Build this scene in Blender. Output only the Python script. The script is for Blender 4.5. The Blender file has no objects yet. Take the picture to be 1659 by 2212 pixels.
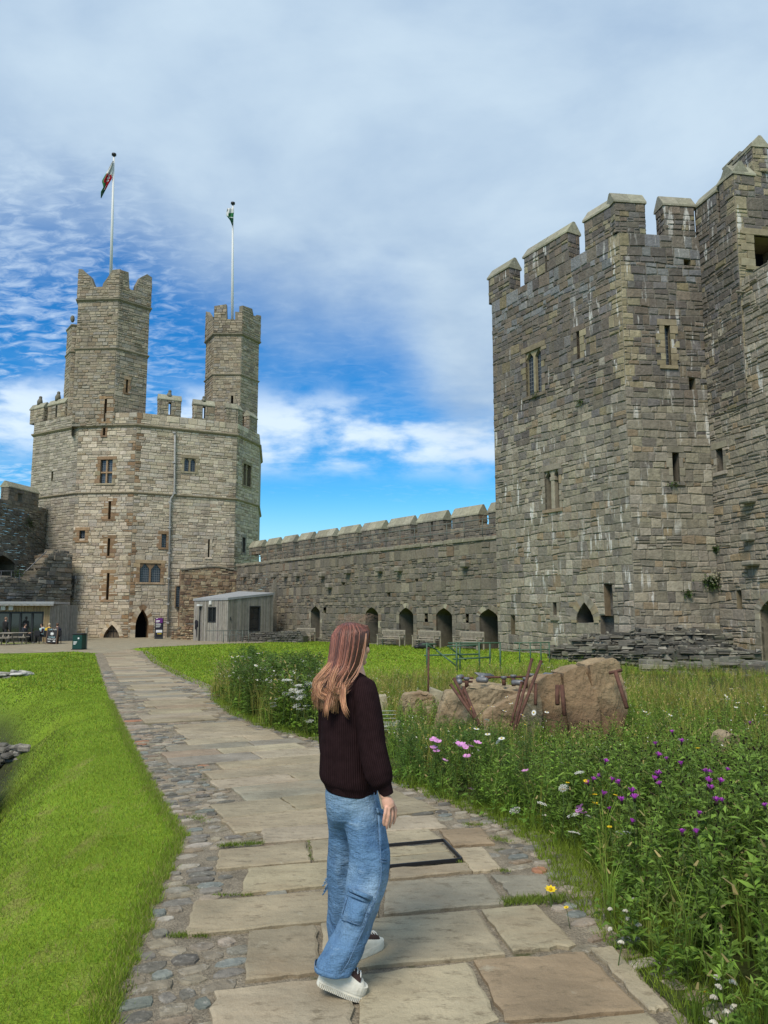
import bpy, math, random
import numpy as np
from mathutils import Vector, Matrix
from math import radians as R, sin, cos, pi, sqrt

SC = bpy.context.scene
COL = SC.collection
RNG = np.random.default_rng(7)
random.seed(7)

# ---------------------------------------------------------------- camera
CAM = Vector((0.0, 0.0, 1.70)); PITCH = R(7.3); FPX = 1660.0
cam = bpy.data.cameras.new('camera'); camo = bpy.data.objects.new('camera', cam); COL.objects.link(camo)
camo.location = CAM; camo.rotation_euler = (pi/2 + PITCH, 0, 0)
cam.sensor_fit = 'HORIZONTAL'; cam.sensor_width = 36.0; cam.lens = 36.0*FPX/1659.0
cam.clip_start = 0.05; cam.clip_end = 3000
SC.camera = camo

# ---------------------------------------------------------------- sky and sun
SUN_EL, SUN_AZ = R(50), R(206)          # azimuth clockwise from +Y : light comes from behind the camera, slightly left
w = bpy.data.worlds.new('World'); SC.world = w; w.use_nodes = True
nt = w.node_tree; nt.nodes.clear()
def wn(t, **k):
    n = nt.nodes.new(t)
    for a, b in k.items(): setattr(n, a, b)
    return n
def wl(a, b): nt.links.new(a, b)
def wm(op, a, b=None, c=None, clamp=False):
    n = wn('ShaderNodeMath', operation=op); n.use_clamp = clamp
    for i, x in enumerate((a, b, c)):
        if x is None: continue
        if isinstance(x, (int, float)): n.inputs[i].default_value = x
        else: wl(x, n.inputs[i])
    return n.outputs[0]
def wss(x, lo, hi):
    n = wn('ShaderNodeMapRange', interpolation_type='SMOOTHSTEP')
    wl(x, n.inputs[0]); n.inputs[1].default_value = lo; n.inputs[2].default_value = hi
    return n.outputs[0]
def wmix(f, a, b):
    n = wn('ShaderNodeMix', data_type='RGBA')
    if isinstance(f, (int, float)): n.inputs[0].default_value = f
    else: wl(f, n.inputs[0])
    for i, x in ((6, a), (7, b)):
        if isinstance(x, tuple): n.inputs[i].default_value = (*x, 1)
        else: wl(x, n.inputs[i])
    return n.outputs[2]
SKY_STRENGTH = 0.10
out = wn('ShaderNodeOutputWorld'); bg = wn('ShaderNodeBackground'); bg.inputs[1].default_value = SKY_STRENGTH
wl(bg.outputs[0], out.inputs[0])
sky = wn('ShaderNodeTexSky'); sky.sky_type = 'NISHITA'; sky.sun_disc = False
sky.sun_elevation = SUN_EL; sky.sun_rotation = SUN_AZ; sky.air_density = 1.0; sky.dust_density = 0.3; sky.ozone_density = 2.0
hs = wn('ShaderNodeHueSaturation'); hs.inputs['Saturation'].default_value = 1.42; hs.inputs['Value'].default_value = 1.0
wl(sky.outputs[0], hs.inputs['Color'])
tc = wn('ShaderNodeTexCoord'); sep = wn('ShaderNodeSeparateXYZ'); wl(tc.outputs['Generated'], sep.inputs[0])
dx, dy, dz = sep.outputs
el = wm('MULTIPLY', wm('ARCSINE', dz), 180/pi)
az = wm('MULTIPLY', wm('ARCTAN2', dx, dy), 180/pi)
den = wm('ADD', wm('MAXIMUM', dz, 0.0), 0.22)
cmb = wn('ShaderNodeCombineXYZ'); wl(wm('DIVIDE', dx, den), cmb.inputs[0]); wl(wm('DIVIDE', dy, den), cmb.inputs[1])
def wnoise(scale, detail=5.0, rough=0.55, sc=(1, 1, 1), rot=0.0, loc=(0, 0, 0), dist=0.0, src=None):
    m = wn('ShaderNodeMapping'); wl(src or cmb.outputs[0], m.inputs[0])
    m.inputs['Scale'].default_value = sc; m.inputs['Rotation'].default_value = (0, 0, rot); m.inputs['Location'].default_value = loc
    n = wn('ShaderNodeTexNoise'); n.inputs['Scale'].default_value = scale; n.inputs['Detail'].default_value = detail
    n.inputs['Roughness'].default_value = rough; n.inputs['Distortion'].default_value = dist
    wl(m.outputs[0], n.inputs[0]); return n.outputs[0]
nA = wnoise(1.5, 5, 0.5, loc=(3.1, 1.7, 0), dist=0.1)
nB = wnoise(4.2, 6, 0.55, loc=(0.3, 5.0, 0), dist=0.15)
nC = wnoise(19.0, 5, 0.60, sc=(1, 2.0, 1), rot=-0.75, loc=(2, 0, 0), dist=0.6)
nD = wnoise(1.15, 3, 0.45, loc=(7.3, 2.2, 0))
nE = wnoise(2.3, 6, 0.55, sc=(1, 1.3, 1), rot=.35, loc=(1.3, 8.2, 0), dist=.3)
# cloud deck: its lower edge falls from left to right
edge = wm('SUBTRACT', 27.0, wm('MULTIPLY', wss(az, -22.0, -5.0), 6.0))
edge = wm('SUBTRACT', edge, wm('MULTIPLY', wss(az, 0.0, 7.0), 7.0))
q = wm('ADD', wm('SUBTRACT', el, edge), wm('MULTIPLY', wm('SUBTRACT', nA, 0.5), 12.0))
q = wm('ADD', q, wm('MULTIPLY', wm('SUBTRACT', nB, 0.5), 7.0))
deck = wss(q, -6.0, 6.0)
# wisps under the deck
lf = wm('SUBTRACT', 1.0, wss(az, -21.0, -9.0))
wis = wss(wm('ADD', wm('MULTIPLY', nC, 0.60), wm('MULTIPLY', nA, 0.40)), 0.43, 0.67)
wis = wm('MULTIPLY', wis, wm('ADD', 0.10, wm('MULTIPLY', lf, 0.46)))
bank = wm('MULTIPLY', wss(el, 9.0, 12.0), wm('SUBTRACT', 1.0, wss(el, 14.0, 17.5)))
bank = wm('MULTIPLY', wm('MULTIPLY', bank, 0.92), wss(wm('ADD', nB, wm('MULTIPLY', nE, 0.8)), 0.74, 1.04))
low = wm('MULTIPLY', wm('SUBTRACT', 1.0, wss(el, 0.0, 9.5)), 0.62)
thin = wm('MAXIMUM', wm('MAXIMUM', wis, bank), low)
tone = wss(wm('ADD', wm('ADD', wm('MULTIPLY', nD, 0.42), wm('MULTIPLY', nE, 0.36)), wm('MULTIPLY', nB, 0.22)), 0.35, 0.64)
k = 1.0/SKY_STRENGTH
ccol = wmix(tone, tuple(k*x for x in (0.28, 0.395, 0.55)), tuple(k*x for x in (0.47, 0.585, 0.69)))
white = tuple(k*x for x in (0.62, 0.73, 0.84))
gn = wn('ShaderNodeGamma'); gn.inputs[1].default_value = 1.0; wl(hs.outputs[0], gn.inputs[0])
tint = wn('ShaderNodeMix', data_type='RGBA', blend_type='MULTIPLY'); tint.inputs[0].default_value = 1.0; wl(gn.outputs[0], tint.inputs[6]); tint.inputs[7].default_value = (0.48, 1.0, 1.18, 1)
c1 = wmix(thin, tint.outputs[2], white)
c2 = wmix(deck, c1, ccol)
wl(c2, bg.inputs[0])

sun = bpy.data.lights.new('sun', 'SUN'); sun.energy = 2.7; sun.angle = R(24); sun.color = (1.0, 0.92, 0.79)
suno = bpy.data.objects.new('sun', sun); COL.objects.link(suno)
sd = Vector((sin(SUN_AZ)*cos(SUN_EL), cos(SUN_AZ)*cos(SUN_EL), sin(SUN_EL)))
suno.rotation_euler = (-sd).to_track_quat('-Z', 'Y').to_euler(); suno.location = sd*200
SC.view_settings.view_transform = 'Standard'; SC.view_settings.look = 'None'
SC.view_settings.exposure = 0.38; SC.view_settings.gamma = 1.0
SC.cycles.max_bounces = 5; SC.cycles.diffuse_bounces = 3; SC.cycles.glossy_bounces = 2; SC.cycles.transparent_max_bounces = 4
SC.cycles.caustics_reflective = False; SC.cycles.caustics_refractive = False

# ---------------------------------------------------------------- helpers: sight lines, tagging, meshes
def ray(px, py):
    xc = (px-829.5)/FPX; yc = (1106-py)/FPX
    return np.array([xc, cos(PITCH)-yc*sin(PITCH), sin(PITCH)+yc*cos(PITCH)])
def at(px, py, Y):
    d = ray(px, py); return np.array(CAM) + d*(Y/d[1])
def gz(x, y):
    """height of the ground away from the ditch"""
    return -0.010*max(y-4.0, 0.0) if y < 70 else -0.66
def ground(px, py):
    d = ray(px, py); t = 1.7/max(-d[2], 1e-4)
    for _ in range(30):
        p = np.array(CAM)+d*t; t = (gz(p[0], p[1])-1.7)/d[2]
    return np.array(CAM)+d*t
def wall_uz(px, py, P, Q):
    """sight line met with the vertical plane through P and Q: distance along PQ, height"""
    d = ray(px, py); P = np.array(P[:2], float); Q = np.array(Q[:2], float); U = (Q-P)/np.linalg.norm(Q-P)
    n = np.array([U[1], -U[0]]); t = np.dot(P, n)/np.dot(d[:2], n)
    p = d[:2]*t; return float(np.dot(p-P, U)), float(1.7+d[2]*t)

def props(o, label=None, cat=None, group=None, kind=None):
    if label: o['label'] = label
    if cat: o['category'] = cat
    if group: o['group'] = group
    if kind: o['kind'] = kind
    return o
def empty(name, loc, label, cat, group=None, rz=0.0):
    o = bpy.data.objects.new(name, None); COL.objects.link(o); o.location = loc; o.rotation_euler = (0, 0, rz)
    o.empty_display_size = 0.2
    bpy.context.view_layer.update()
    return props(o, label, cat, group)
def copy_tree(o, parent=None, loc=None, rz=None, label=None):
    c = o.copy(); COL.objects.link(c)
    if parent is not None: c.parent = parent
    if loc is not None: c.location = loc
    if rz is not None: c.rotation_euler = (0, 0, rz)
    if label: c['label'] = label
    for ch in o.children: copy_tree(ch, c)
    return c

class MB:
    """collects faces with a colour each, then links them as one mesh object"""
    def __init__(s): s.v = []; s.f = []; s.c = []; s.m = []; s.n = 0; s.sm = []
    def add(s, vs, fs, col=(0.5, 0.5, 0.5), mat=0, smooth=False):
        b = s.n; s.v.extend([tuple(map(float, x)) for x in vs]); s.n += len(vs)
        for i, f in enumerate(fs):
            s.f.append(tuple(b+j for j in f)); s.c.append(col[i] if isinstance(col, list) else col); s.m.append(mat); s.sm.append(smooth)
    def box(s, lo, hi, col=(0.5, 0.5, 0.5), mat=0, bev=0.0, M=None):
        x0, y0, z0 = lo; x1, y1, z1 = hi
        if bev <= 0:
            vs = [(x, y, z) for z in (z0, z1) for y in (y0, y1) for x in (x0, x1)]
            fs = [(0, 2, 3, 1), (4, 5, 7, 6), (0, 1, 5, 4), (2, 6, 7, 3), (0, 4, 6, 2), (1, 3, 7, 5)]
        else:
            b = min(bev, (x1-x0)*.45, (y1-y0)*.45, (z1-z0)*.45)
            vs = []; fs = []
            # three slabs sharing corner chamfers
            cx = [(x0, x0+b), (x1, x1-b)]; cy = [(y0, y0+b), (y1, y1-b)]; cz = [(z0, z0+b), (z1, z1-b)]
            idx = {}
            for i in (0, 1):
                for j in (0, 1):
                    for l in (0, 1):
                        for a in (0, 1, 2):
                            p = (cx[i][0 if a == 0 else 1], cy[j][0 if a == 1 else 1], cz[l][0 if a == 2 else 1])
                            idx[i, j, l, a] = len(vs); vs.append(p)
            def q(*k): fs.append(tuple(idx[t] for t in k))
            for i in (0, 1):
                o = [(0, 0), (0, 1), (1, 1), (1, 0)]
                o = o if i == 0 else o[::-1]
                q(*[(i, j, l, 0) for j, l in o])
            for j in (0, 1):
                o = [(0, 0), (1, 0), (1, 1), (0, 1)]
                o = o if j == 0 else o[::-1]
                q(*[(i, j, l, 1) for i, l in o])
            for l in (0, 1):
                o = [(0, 0), (0, 1), (1, 1), (1, 0)]
                o = o if l == 0 else o[::-1]
                q(*[(i, j, l, 2) for i, j in o])
            for i in (0, 1):
                for j in (0, 1):
                    q((i, j, 0, 0), (i, j, 1, 0), (i, j, 1, 1), (i, j, 0, 1))
                for l in (0, 1):
                    q((i, 0, l, 0), (i, 1, l, 0), (i, 1, l, 2), (i, 0, l, 2))
            for j in (0, 1):
                for l in (0, 1):
                    q((0, j, l, 1), (1, j, l, 1), (1, j, l, 2), (0, j, l, 2))
            for i in (0, 1):
                for j in (0, 1):
                    for l in (0, 1): q((i, j, l, 0), (i, j, l, 1), (i, j, l, 2))
        if M is not None: vs = [tuple(M @ Vector(p)) for p in vs]
        s.add(vs, fs, col, mat)
    def tube(s, pts, rad, n=8, col=(0.5, 0.5, 0.5), mat=0, caps=True, smooth=True, flat=None):
        pts = [np.array(p, float) for p in pts]
        if isinstance(rad, (int, float)): rad = [rad]*len(pts)
        rings = []; ref = None
        for i, p in enumerate(pts):
            t = pts[min(i+1, len(pts)-1)]-pts[max(i-1, 0)]; t = t/(np.linalg.norm(t)+1e-9)
            if ref is None:
                ref = np.array([0, 0, 1.0]) if abs(t[2]) < 0.9 else np.array([1.0, 0, 0])
            a = np.cross(t, ref); a /= np.linalg.norm(a)+1e-9; b = np.cross(a, t); ref = b
            rings.append([p+rad[i]*(cos(2*pi*j/n)*a+sin(2*pi*j/n)*b) for j in range(n)])
        s.loft(rings, col, mat, caps, smooth)
    def loft(s, rings, col=(0.5, 0.5, 0.5), mat=0, caps=True, smooth=True, closed=True):
        n = len(rings[0]); vs = [p for r in rings for p in r]; fs = []
        for i in range(len(rings)-1):
            for j in range(n if closed else n-1):
                a = i*n+j; b = i*n+(j+1) % n; fs.append((a, b, b+n, a+n))
        if caps and closed:
            fs.append(tuple(range(n))[::-1]); fs.append(tuple((len(rings)-1)*n+j for j in range(n)))
        s.add(vs, fs, col, mat, smooth)
    def ball(s, c, r, n=10, m=7, col=(0.5, 0.5, 0.5), mat=0, M=None):
        if isinstance(r, (int, float)): r = (r, r, r)
        rings = []
        for i in range(m):
            t = -pi/2+pi*(i+0.5)/m if False else -pi/2+pi*i/(m-1)
            cr = max(cos(t), 0.02)
            rings.append([(c[0]+r[0]*cr*cos(2*pi*j/n), c[1]+r[1]*cr*sin(2*pi*j/n), c[2]+r[2]*sin(t)) for j in range(n)])
        if M is not None: rings = [[tuple(M @ Vector(p)) for p in rr] for rr in rings]
        s.loft(rings, col, mat, True, True)
    def prism(s, poly, off, col=(0.5, 0.5, 0.5), mat=0):
        """poly: 3-D points, counter-clockwise seen from +off"""
        n = len(poly); off = np.array(off, float); vs = [np.array(p, float) for p in poly]+[np.array(p, float)+off for p in poly]
        fs = [tuple(range(n))[::-1], tuple(range(n, 2*n))]+[(j, (j+1) % n, n+(j+1) % n, n+j) for j in range(n)]
        s.add(vs, fs, col, mat)
    def build(s, name, mats, parent=None, local=False):
        me = bpy.data.meshes.new(name); me.from_pydata(s.v, [], s.f)
        mats = mats if isinstance(mats, (list, tuple)) else [mats]
        for m in mats: me.materials.append(m)
        me.polygons.foreach_set('material_index', s.m); me.polygons.foreach_set('use_smooth', s.sm)
        ca = me.color_attributes.new('Col', 'FLOAT_COLOR', 'CORNER')
        lt = np.empty(len(me.polygons), np.int32); me.polygons.foreach_get('loop_total', lt)
        c = np.ones((len(s.c), 4), np.float32); c[:, :3] = np.array(s.c, np.float32).reshape(-1, 3)
        ca.data.foreach_set('color', np.repeat(c, lt, axis=0).ravel())
        me.update()
        o = bpy.data.objects.new(name, me); COL.objects.link(o)
        if parent is not None:
            o.parent = parent
            if not local: o.matrix_parent_inverse = parent.matrix_world.inverted()
        return o

def fast_mesh(name, V, F, C, mat, parent=None, smooth=False):
    """numpy mesh: V (n,3), F (m,k), C (m,3) colour per face"""
    me = bpy.data.meshes.new(name); m, kk = F.shape
    me.vertices.add(len(V)); me.vertices.foreach_set('co', np.asarray(V, np.float32).ravel())
    me.loops.add(m*kk); me.loops.foreach_set('vertex_index', np.asarray(F, np.int32).ravel())
    me.polygons.add(m); me.polygons.foreach_set('loop_start', np.arange(0, m*kk, kk, dtype=np.int32))
    me.polygons.foreach_set('loop_total', np.full(m, kk, np.int32))
    if smooth: me.polygons.foreach_set('use_smooth', np.ones(m, bool))
    me.update(calc_edges=True)
    ca = me.color_attributes.new('Col', 'BYTE_COLOR', 'CORNER')
    c = np.ones((m, 4), np.float32); c[:, :3] = np.clip(C, 0, 1)**(1/2.2)
    ca.data.foreach_set('color_srgb', np.repeat(c, kk, axis=0).ravel())
    me.materials.append(mat)
    o = bpy.data.objects.new(name, me); COL.objects.link(o)
    if parent is not None: o.parent = parent; o.matrix_parent_inverse = parent.matrix_world.inverted()
    return o

# ---------------------------------------------------------------- materials
def mat(name, base=(0.5, 0.5, 0.5), rough=0.9, attr=False, vary=0.0, vscale=3.0, bump=0.0, bscale=20.0, spec=0.3, metal=0.0,
        trans=0.0, hook=None, vdetail=4.0, bdist=0.02):
    m = bpy.data.materials.new(name); m.use_nodes = True; t = m.node_tree; t.nodes.clear()
    N = lambda ty, **k: [n := t.nodes.new(ty), [setattr(n, a, b) for a, b in k.items()]][0]
    o = N('ShaderNodeOutputMaterial'); p = N('ShaderNodeBsdfPrincipled')
    p.inputs['Roughness'].default_value = rough; p.inputs['Metallic'].default_value = metal
    p.inputs['Specular IOR Level'].default_value = spec
    t.links.new(p.outputs[0], o.inputs[0])
    if attr:
        a = N('ShaderNodeAttribute'); a.attribute_name = 'Col'; c = a.outputs[0]
    else:
        a = N('ShaderNodeRGB'); a.outputs[0].default_value = (*base, 1); c = a.outputs[0]
    geo = N('ShaderNodeNewGeometry'); pos = geo.outputs['Position']
    def noise(scale, detail=4.0, rgh=0.55, sc=(1, 1, 1), loc=(0, 0, 0)):
        mp = N('ShaderNodeMapping'); t.links.new(pos, mp.inputs[0]); mp.inputs['Scale'].default_value = sc; mp.inputs['Location'].default_value = loc
        n = N('ShaderNodeTexNoise'); n.inputs['Scale'].default_value = scale; n.inputs['Detail'].default_value = detail
        n.inputs['Roughness'].default_value = rgh; t.links.new(mp.outputs[0], n.inputs[0]); return n.outputs[0]
    def mrange(x, a0, a1, b0=0.0, b1=1.0, smooth=False):
        n = N('ShaderNodeMapRange')
        if smooth: n.interpolation_type = 'SMOOTHSTEP'
        t.links.new(x, n.inputs[0])
        for i, q in enumerate((a0, a1, b0, b1)): n.inputs[i+1].default_value = q
        return n.outputs[0]
    def mix(f, a, b, mode='MIX'):
        n = N('ShaderNodeMix', data_type='RGBA', blend_type=mode)
        for i, x in ((0, f), (6, a), (7, b)):
            if isinstance(x, (int, float)): n.inputs[i].default_value = x
            elif isinstance(x, tuple): n.inputs[i].default_value = (*x, 1)
            else: t.links.new(x, n.inputs[i])
        return n.outputs[2]
    def math_(op, a, b=0.0):
        n = N('ShaderNodeMath', operation=op)
        for i, x in enumerate((a, b)):
            if isinstance(x, (int, float)): n.inputs[i].default_value = x
            else: t.links.new(x, n.inputs[i])
        return n.outputs[0]
    def scale_c(c, f):
        n = N('ShaderNodeVectorMath', operation='SCALE'); t.links.new(c, n.inputs[0])
        if isinstance(f, (int, float)): n.inputs['Scale'].default_value = f
        else: t.links.new(f, n.inputs['Scale'])
        return n.outputs[0]
    if vary > 0: c = scale_c(c, mrange(noise(vscale, vdetail), 0.25, 0.75, 1-vary, 1+vary))
    H = dict(t=t, N=N, p=p, o=o, pos=pos, noise=noise, mrange=mrange, mix=mix, math=math_, scale=scale_c)
    if hook: c = hook(c, H)
    t.links.new(c, p.inputs['Base Color'])
    if bump > 0:
        b = N('ShaderNodeBump'); b.inputs['Strength'].default_value = bump; b.inputs['Distance'].default_value = bdist
        t.links.new(H.get('height') or noise(bscale, 6, 0.6), b.inputs['Height']); t.links.new(b.outputs[0], p.inputs['Normal'])
    if trans > 0:
        tr = N('ShaderNodeBsdfTranslucent'); t.links.new(c, tr.inputs[0]); ms = N('ShaderNodeMixShader'); ms.inputs[0].default_value = trans
        t.links.new(p.outputs[0], ms.inputs[1]); t.links.new(tr.outputs[0], ms.inputs[2]); t.links.new(ms.outputs[0], o.inputs[0])
    return m

def stone_hook(white=0.0, dark=0.25, lichen=0.0):
    def h(c, H):
        # weathering with a shape of its own: dark run-off streaks, pale lime runs, lichen spots
        s = H['mrange'](H['noise'](1.0, 4, 0.6, sc=(0.9, 0.9, 0.16)), 0.52, 0.72, 0.0, dark)
        c = H['mix'](s, c, (0.055, 0.052, 0.05))
        if white > 0:
            a = H['mrange'](H['noise'](1.0, 3, 0.6, sc=(3.6, 3.6, 0.55), loc=(4, 2, 1)), 0.595, 0.65)
            b = H['mrange'](H['noise'](0.33, 3, 0.5, loc=(9, 4, 3)), 0.44, 0.58)
            c = H['mix'](H['math']('MULTIPLY', H['math']('MULTIPLY', a, b), white), c, (0.62, 0.60, 0.56))
        if lichen > 0:
            l = H['mrange'](H['noise'](4.0, 5, 0.7, loc=(1, 8, 3)), 0.60, 0.66)
            c = H['mix'](H['math']('MULTIPLY', l, lichen), c, (0.46, 0.45, 0.36))
        return c
    return h
M_STONE = mat('castle_stone', attr=True, vary=0.22, vscale=7.0, bump=0.7, bscale=9.0, bdist=0.05, spec=0.15, hook=stone_hook(0.0, 0.35))
M_STONE_R = mat('grey_castle_stone', attr=True, vary=0.24, vscale=6.0, bump=0.8, bscale=8.0, bdist=0.06, spec=0.15, hook=stone_hook(0.72, 0.32))
M_COPING = mat('coping_stone', attr=True, vary=0.25, vscale=5.0, bump=0.5, bscale=10, bdist=0.03, spec=0.15, hook=stone_hook(0.0, 0.2, 0.55))
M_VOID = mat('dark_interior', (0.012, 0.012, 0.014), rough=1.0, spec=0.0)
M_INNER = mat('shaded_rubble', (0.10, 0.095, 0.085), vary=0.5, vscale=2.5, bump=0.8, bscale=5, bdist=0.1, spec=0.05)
def lead_hook(c, H):
    b = H['N']('ShaderNodeTexBrick'); b.offset = 0.0
    uv = H['N']('ShaderNodeUVMap'); H['t'].links.new(uv.outputs[0], b.inputs[0])
    b.inputs['Scale'].default_value = 1.0; b.inputs['Brick Width'].default_value = 0.16; b.inputs['Row Height'].default_value = 0.2
    b.inputs['Mortar Size'].default_value = 0.014; b.inputs['Color1'].default_value = (0.02, 0.026, 0.035, 1)
    b.inputs['Color2'].default_value = (0.035, 0.045, 0.06, 1); b.inputs['Mortar'].default_value = (0.16, 0.17, 0.18, 1)
    return b.outputs[0]
M_LEAD = mat('leaded_glass', rough=0.25, spec=0.5, hook=lead_hook)
M_DRESS = mat('dressed_stone', attr=True, vary=0.25, vscale=4.0, bump=0.4, bscale=12, bdist=0.03, spec=0.15, hook=stone_hook(0.0, 0.2))
# ================================================================ masonry
def n1(x, s=0.0):
    return (sin(x*1.7+s*12.9)+0.6*sin(x*4.1+s*7.3+1.3)+0.35*sin(x*9.7+s*3.1+2.1))/1.95
def shade(c, rng, a=0.16):
    k = 1+rng.uniform(-a, a); return (c[0]*k, c[1]*k*(1+rng.uniform(-.02, .02)), c[2]*k*(1+rng.uniform(-.04, .04)))
def pick(pal, rng):
    wts = np.array([p[1] for p in pal]); i = rng.choice(len(pal), p=wts/wts.sum()); return pal[i][0]
PAL_EAGLE = [((.40, .345, .245), 6), ((.36, .31, .22), 5), ((.44, .385, .285), 4), ((.31, .26, .18), 3), ((.24, .18, .115), 1.2), ((.33, .30, .24), 3), ((.20, .165, .12), .8)]
PAL_EAGLE_G = [((.30, .275, .225), 6), ((.34, .31, .255), 4), ((.26, .24, .20), 4), ((.22, .195, .155), 2)]
PAL_BROWN = [((.22, .145, .085), 4), ((.26, .18, .11), 3), ((.17, .115, .075), 3), ((.33, .26, .17), 2)]
PAL_TURRET = [((.30, .255, .18), 5), ((.26, .22, .155), 4), ((.34, .295, .215), 3), ((.22, .165, .105), 2), ((.25, .235, .20), 3), ((.17, .14, .105), 1)]
PAL_GREY = [((.20, .185, .155), 5), ((.235, .215, .18), 5), ((.17, .16, .14), 4), ((.27, .25, .205), 3), ((.22, .175, .13), 2), ((.145, .14, .13), 2), ((.19, .19, .185), 2)]
PAL_RTOP = [((.175, .155, .13), 5), ((.145, .13, .115), 5), ((.20, .165, .13), 4), ((.17, .165, .165), 4), ((.13, .12, .115), 3), ((.24, .205, .13), 1.2)]
PAL_RLOW = [((.285, .26, .205), 5), ((.25, .23, .185), 5), ((.21, .195, .165), 4), ((.33, .30, .24), 3), ((.27, .21, .14), 1.5), ((.17, .16, .145), 2), ((.36, .335, .28), 1.5)]
PAL_OCHRE = [((.285, .25, .17), 4), ((.25, .215, .145), 3), ((.32, .285, .20), 2)]
PAL_CURT = [((.185, .17, .14), 5), ((.215, .195, .155), 5), ((.155, .145, .125), 4), ((.25, .225, .175), 3), ((.20, .15, .105), 1.5), ((.12, .115, .105), 2)]

def lift(P, k, calm=.35):
    m = sum(np.array(c)*w_ for c, w_ in P)/sum(w_ for c, w_ in P); return [(tuple((np.array(c)*(1-calm)+m*calm)*k*np.array((1.02, .98, .94))), w_) for c, w_ in P]
PAL_EAGLE, PAL_EAGLE_G, PAL_TURRET, PAL_BROWN = [(tuple(np.array(c)*np.array((.98, 1.0, 1.09))), w_) for c, w_ in lift(PAL_EAGLE, 1.2)], lift(PAL_EAGLE_G, 1.12), [(tuple(np.array(c)*np.array((.98, 1.0, 1.06))), w_) for c, w_ in lift(PAL_TURRET, 1.08)], lift(PAL_BROWN, 1.1)
PAL_RTOP, PAL_RLOW, PAL_CURT, PAL_OCHRE = lift(PAL_RTOP, .88, .2), lift(PAL_RLOW, .90, .2), lift(PAL_CURT, .88, .2), lift(PAL_OCHRE, .92)
class Wall:
    def __init__(s, P, Q):
        s.P = np.array([P[0], P[1], 0.0]); Qv = np.array([Q[0], Q[1], 0.0]); s.L = float(np.linalg.norm(Qv-s.P)); s.U = (Qv-s.P)/s.L
        s.N = np.array([s.U[1], -s.U[0], 0.0]); s.Q = Qv; s.open = []
    def pt(s, u, z, d=0.0):
        p = s.P+s.U*u+s.N*d; return (p[0], p[1], z)
    def uz(s, px, py): return wall_uz(px, py, s.P, s.Q)
    def box(s, x0, x1, y0, y1):
        """pixel box -> u0,u1,z0,z1 on this wall"""
        xm, ym = (x0+x1)/2, (y0+y1)/2
        ua = s.uz(x0, ym)[0]; ub = s.uz(x1, ym)[0]; za = s.uz(xm, y1)[1]; zb = s.uz(xm, y0)[1]
        return ua, ub, za, zb

def arch_half(o, z):
    hw = (o['u1']-o['u0'])/2
    if o.get('spring') is None or z <= o['spring']: return hw
    t = (z-o['spring'])/(o['z1']-o['spring']); e = o.get('pw', 1.7)
    return hw*max(0.0, 1-t**e)

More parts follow.
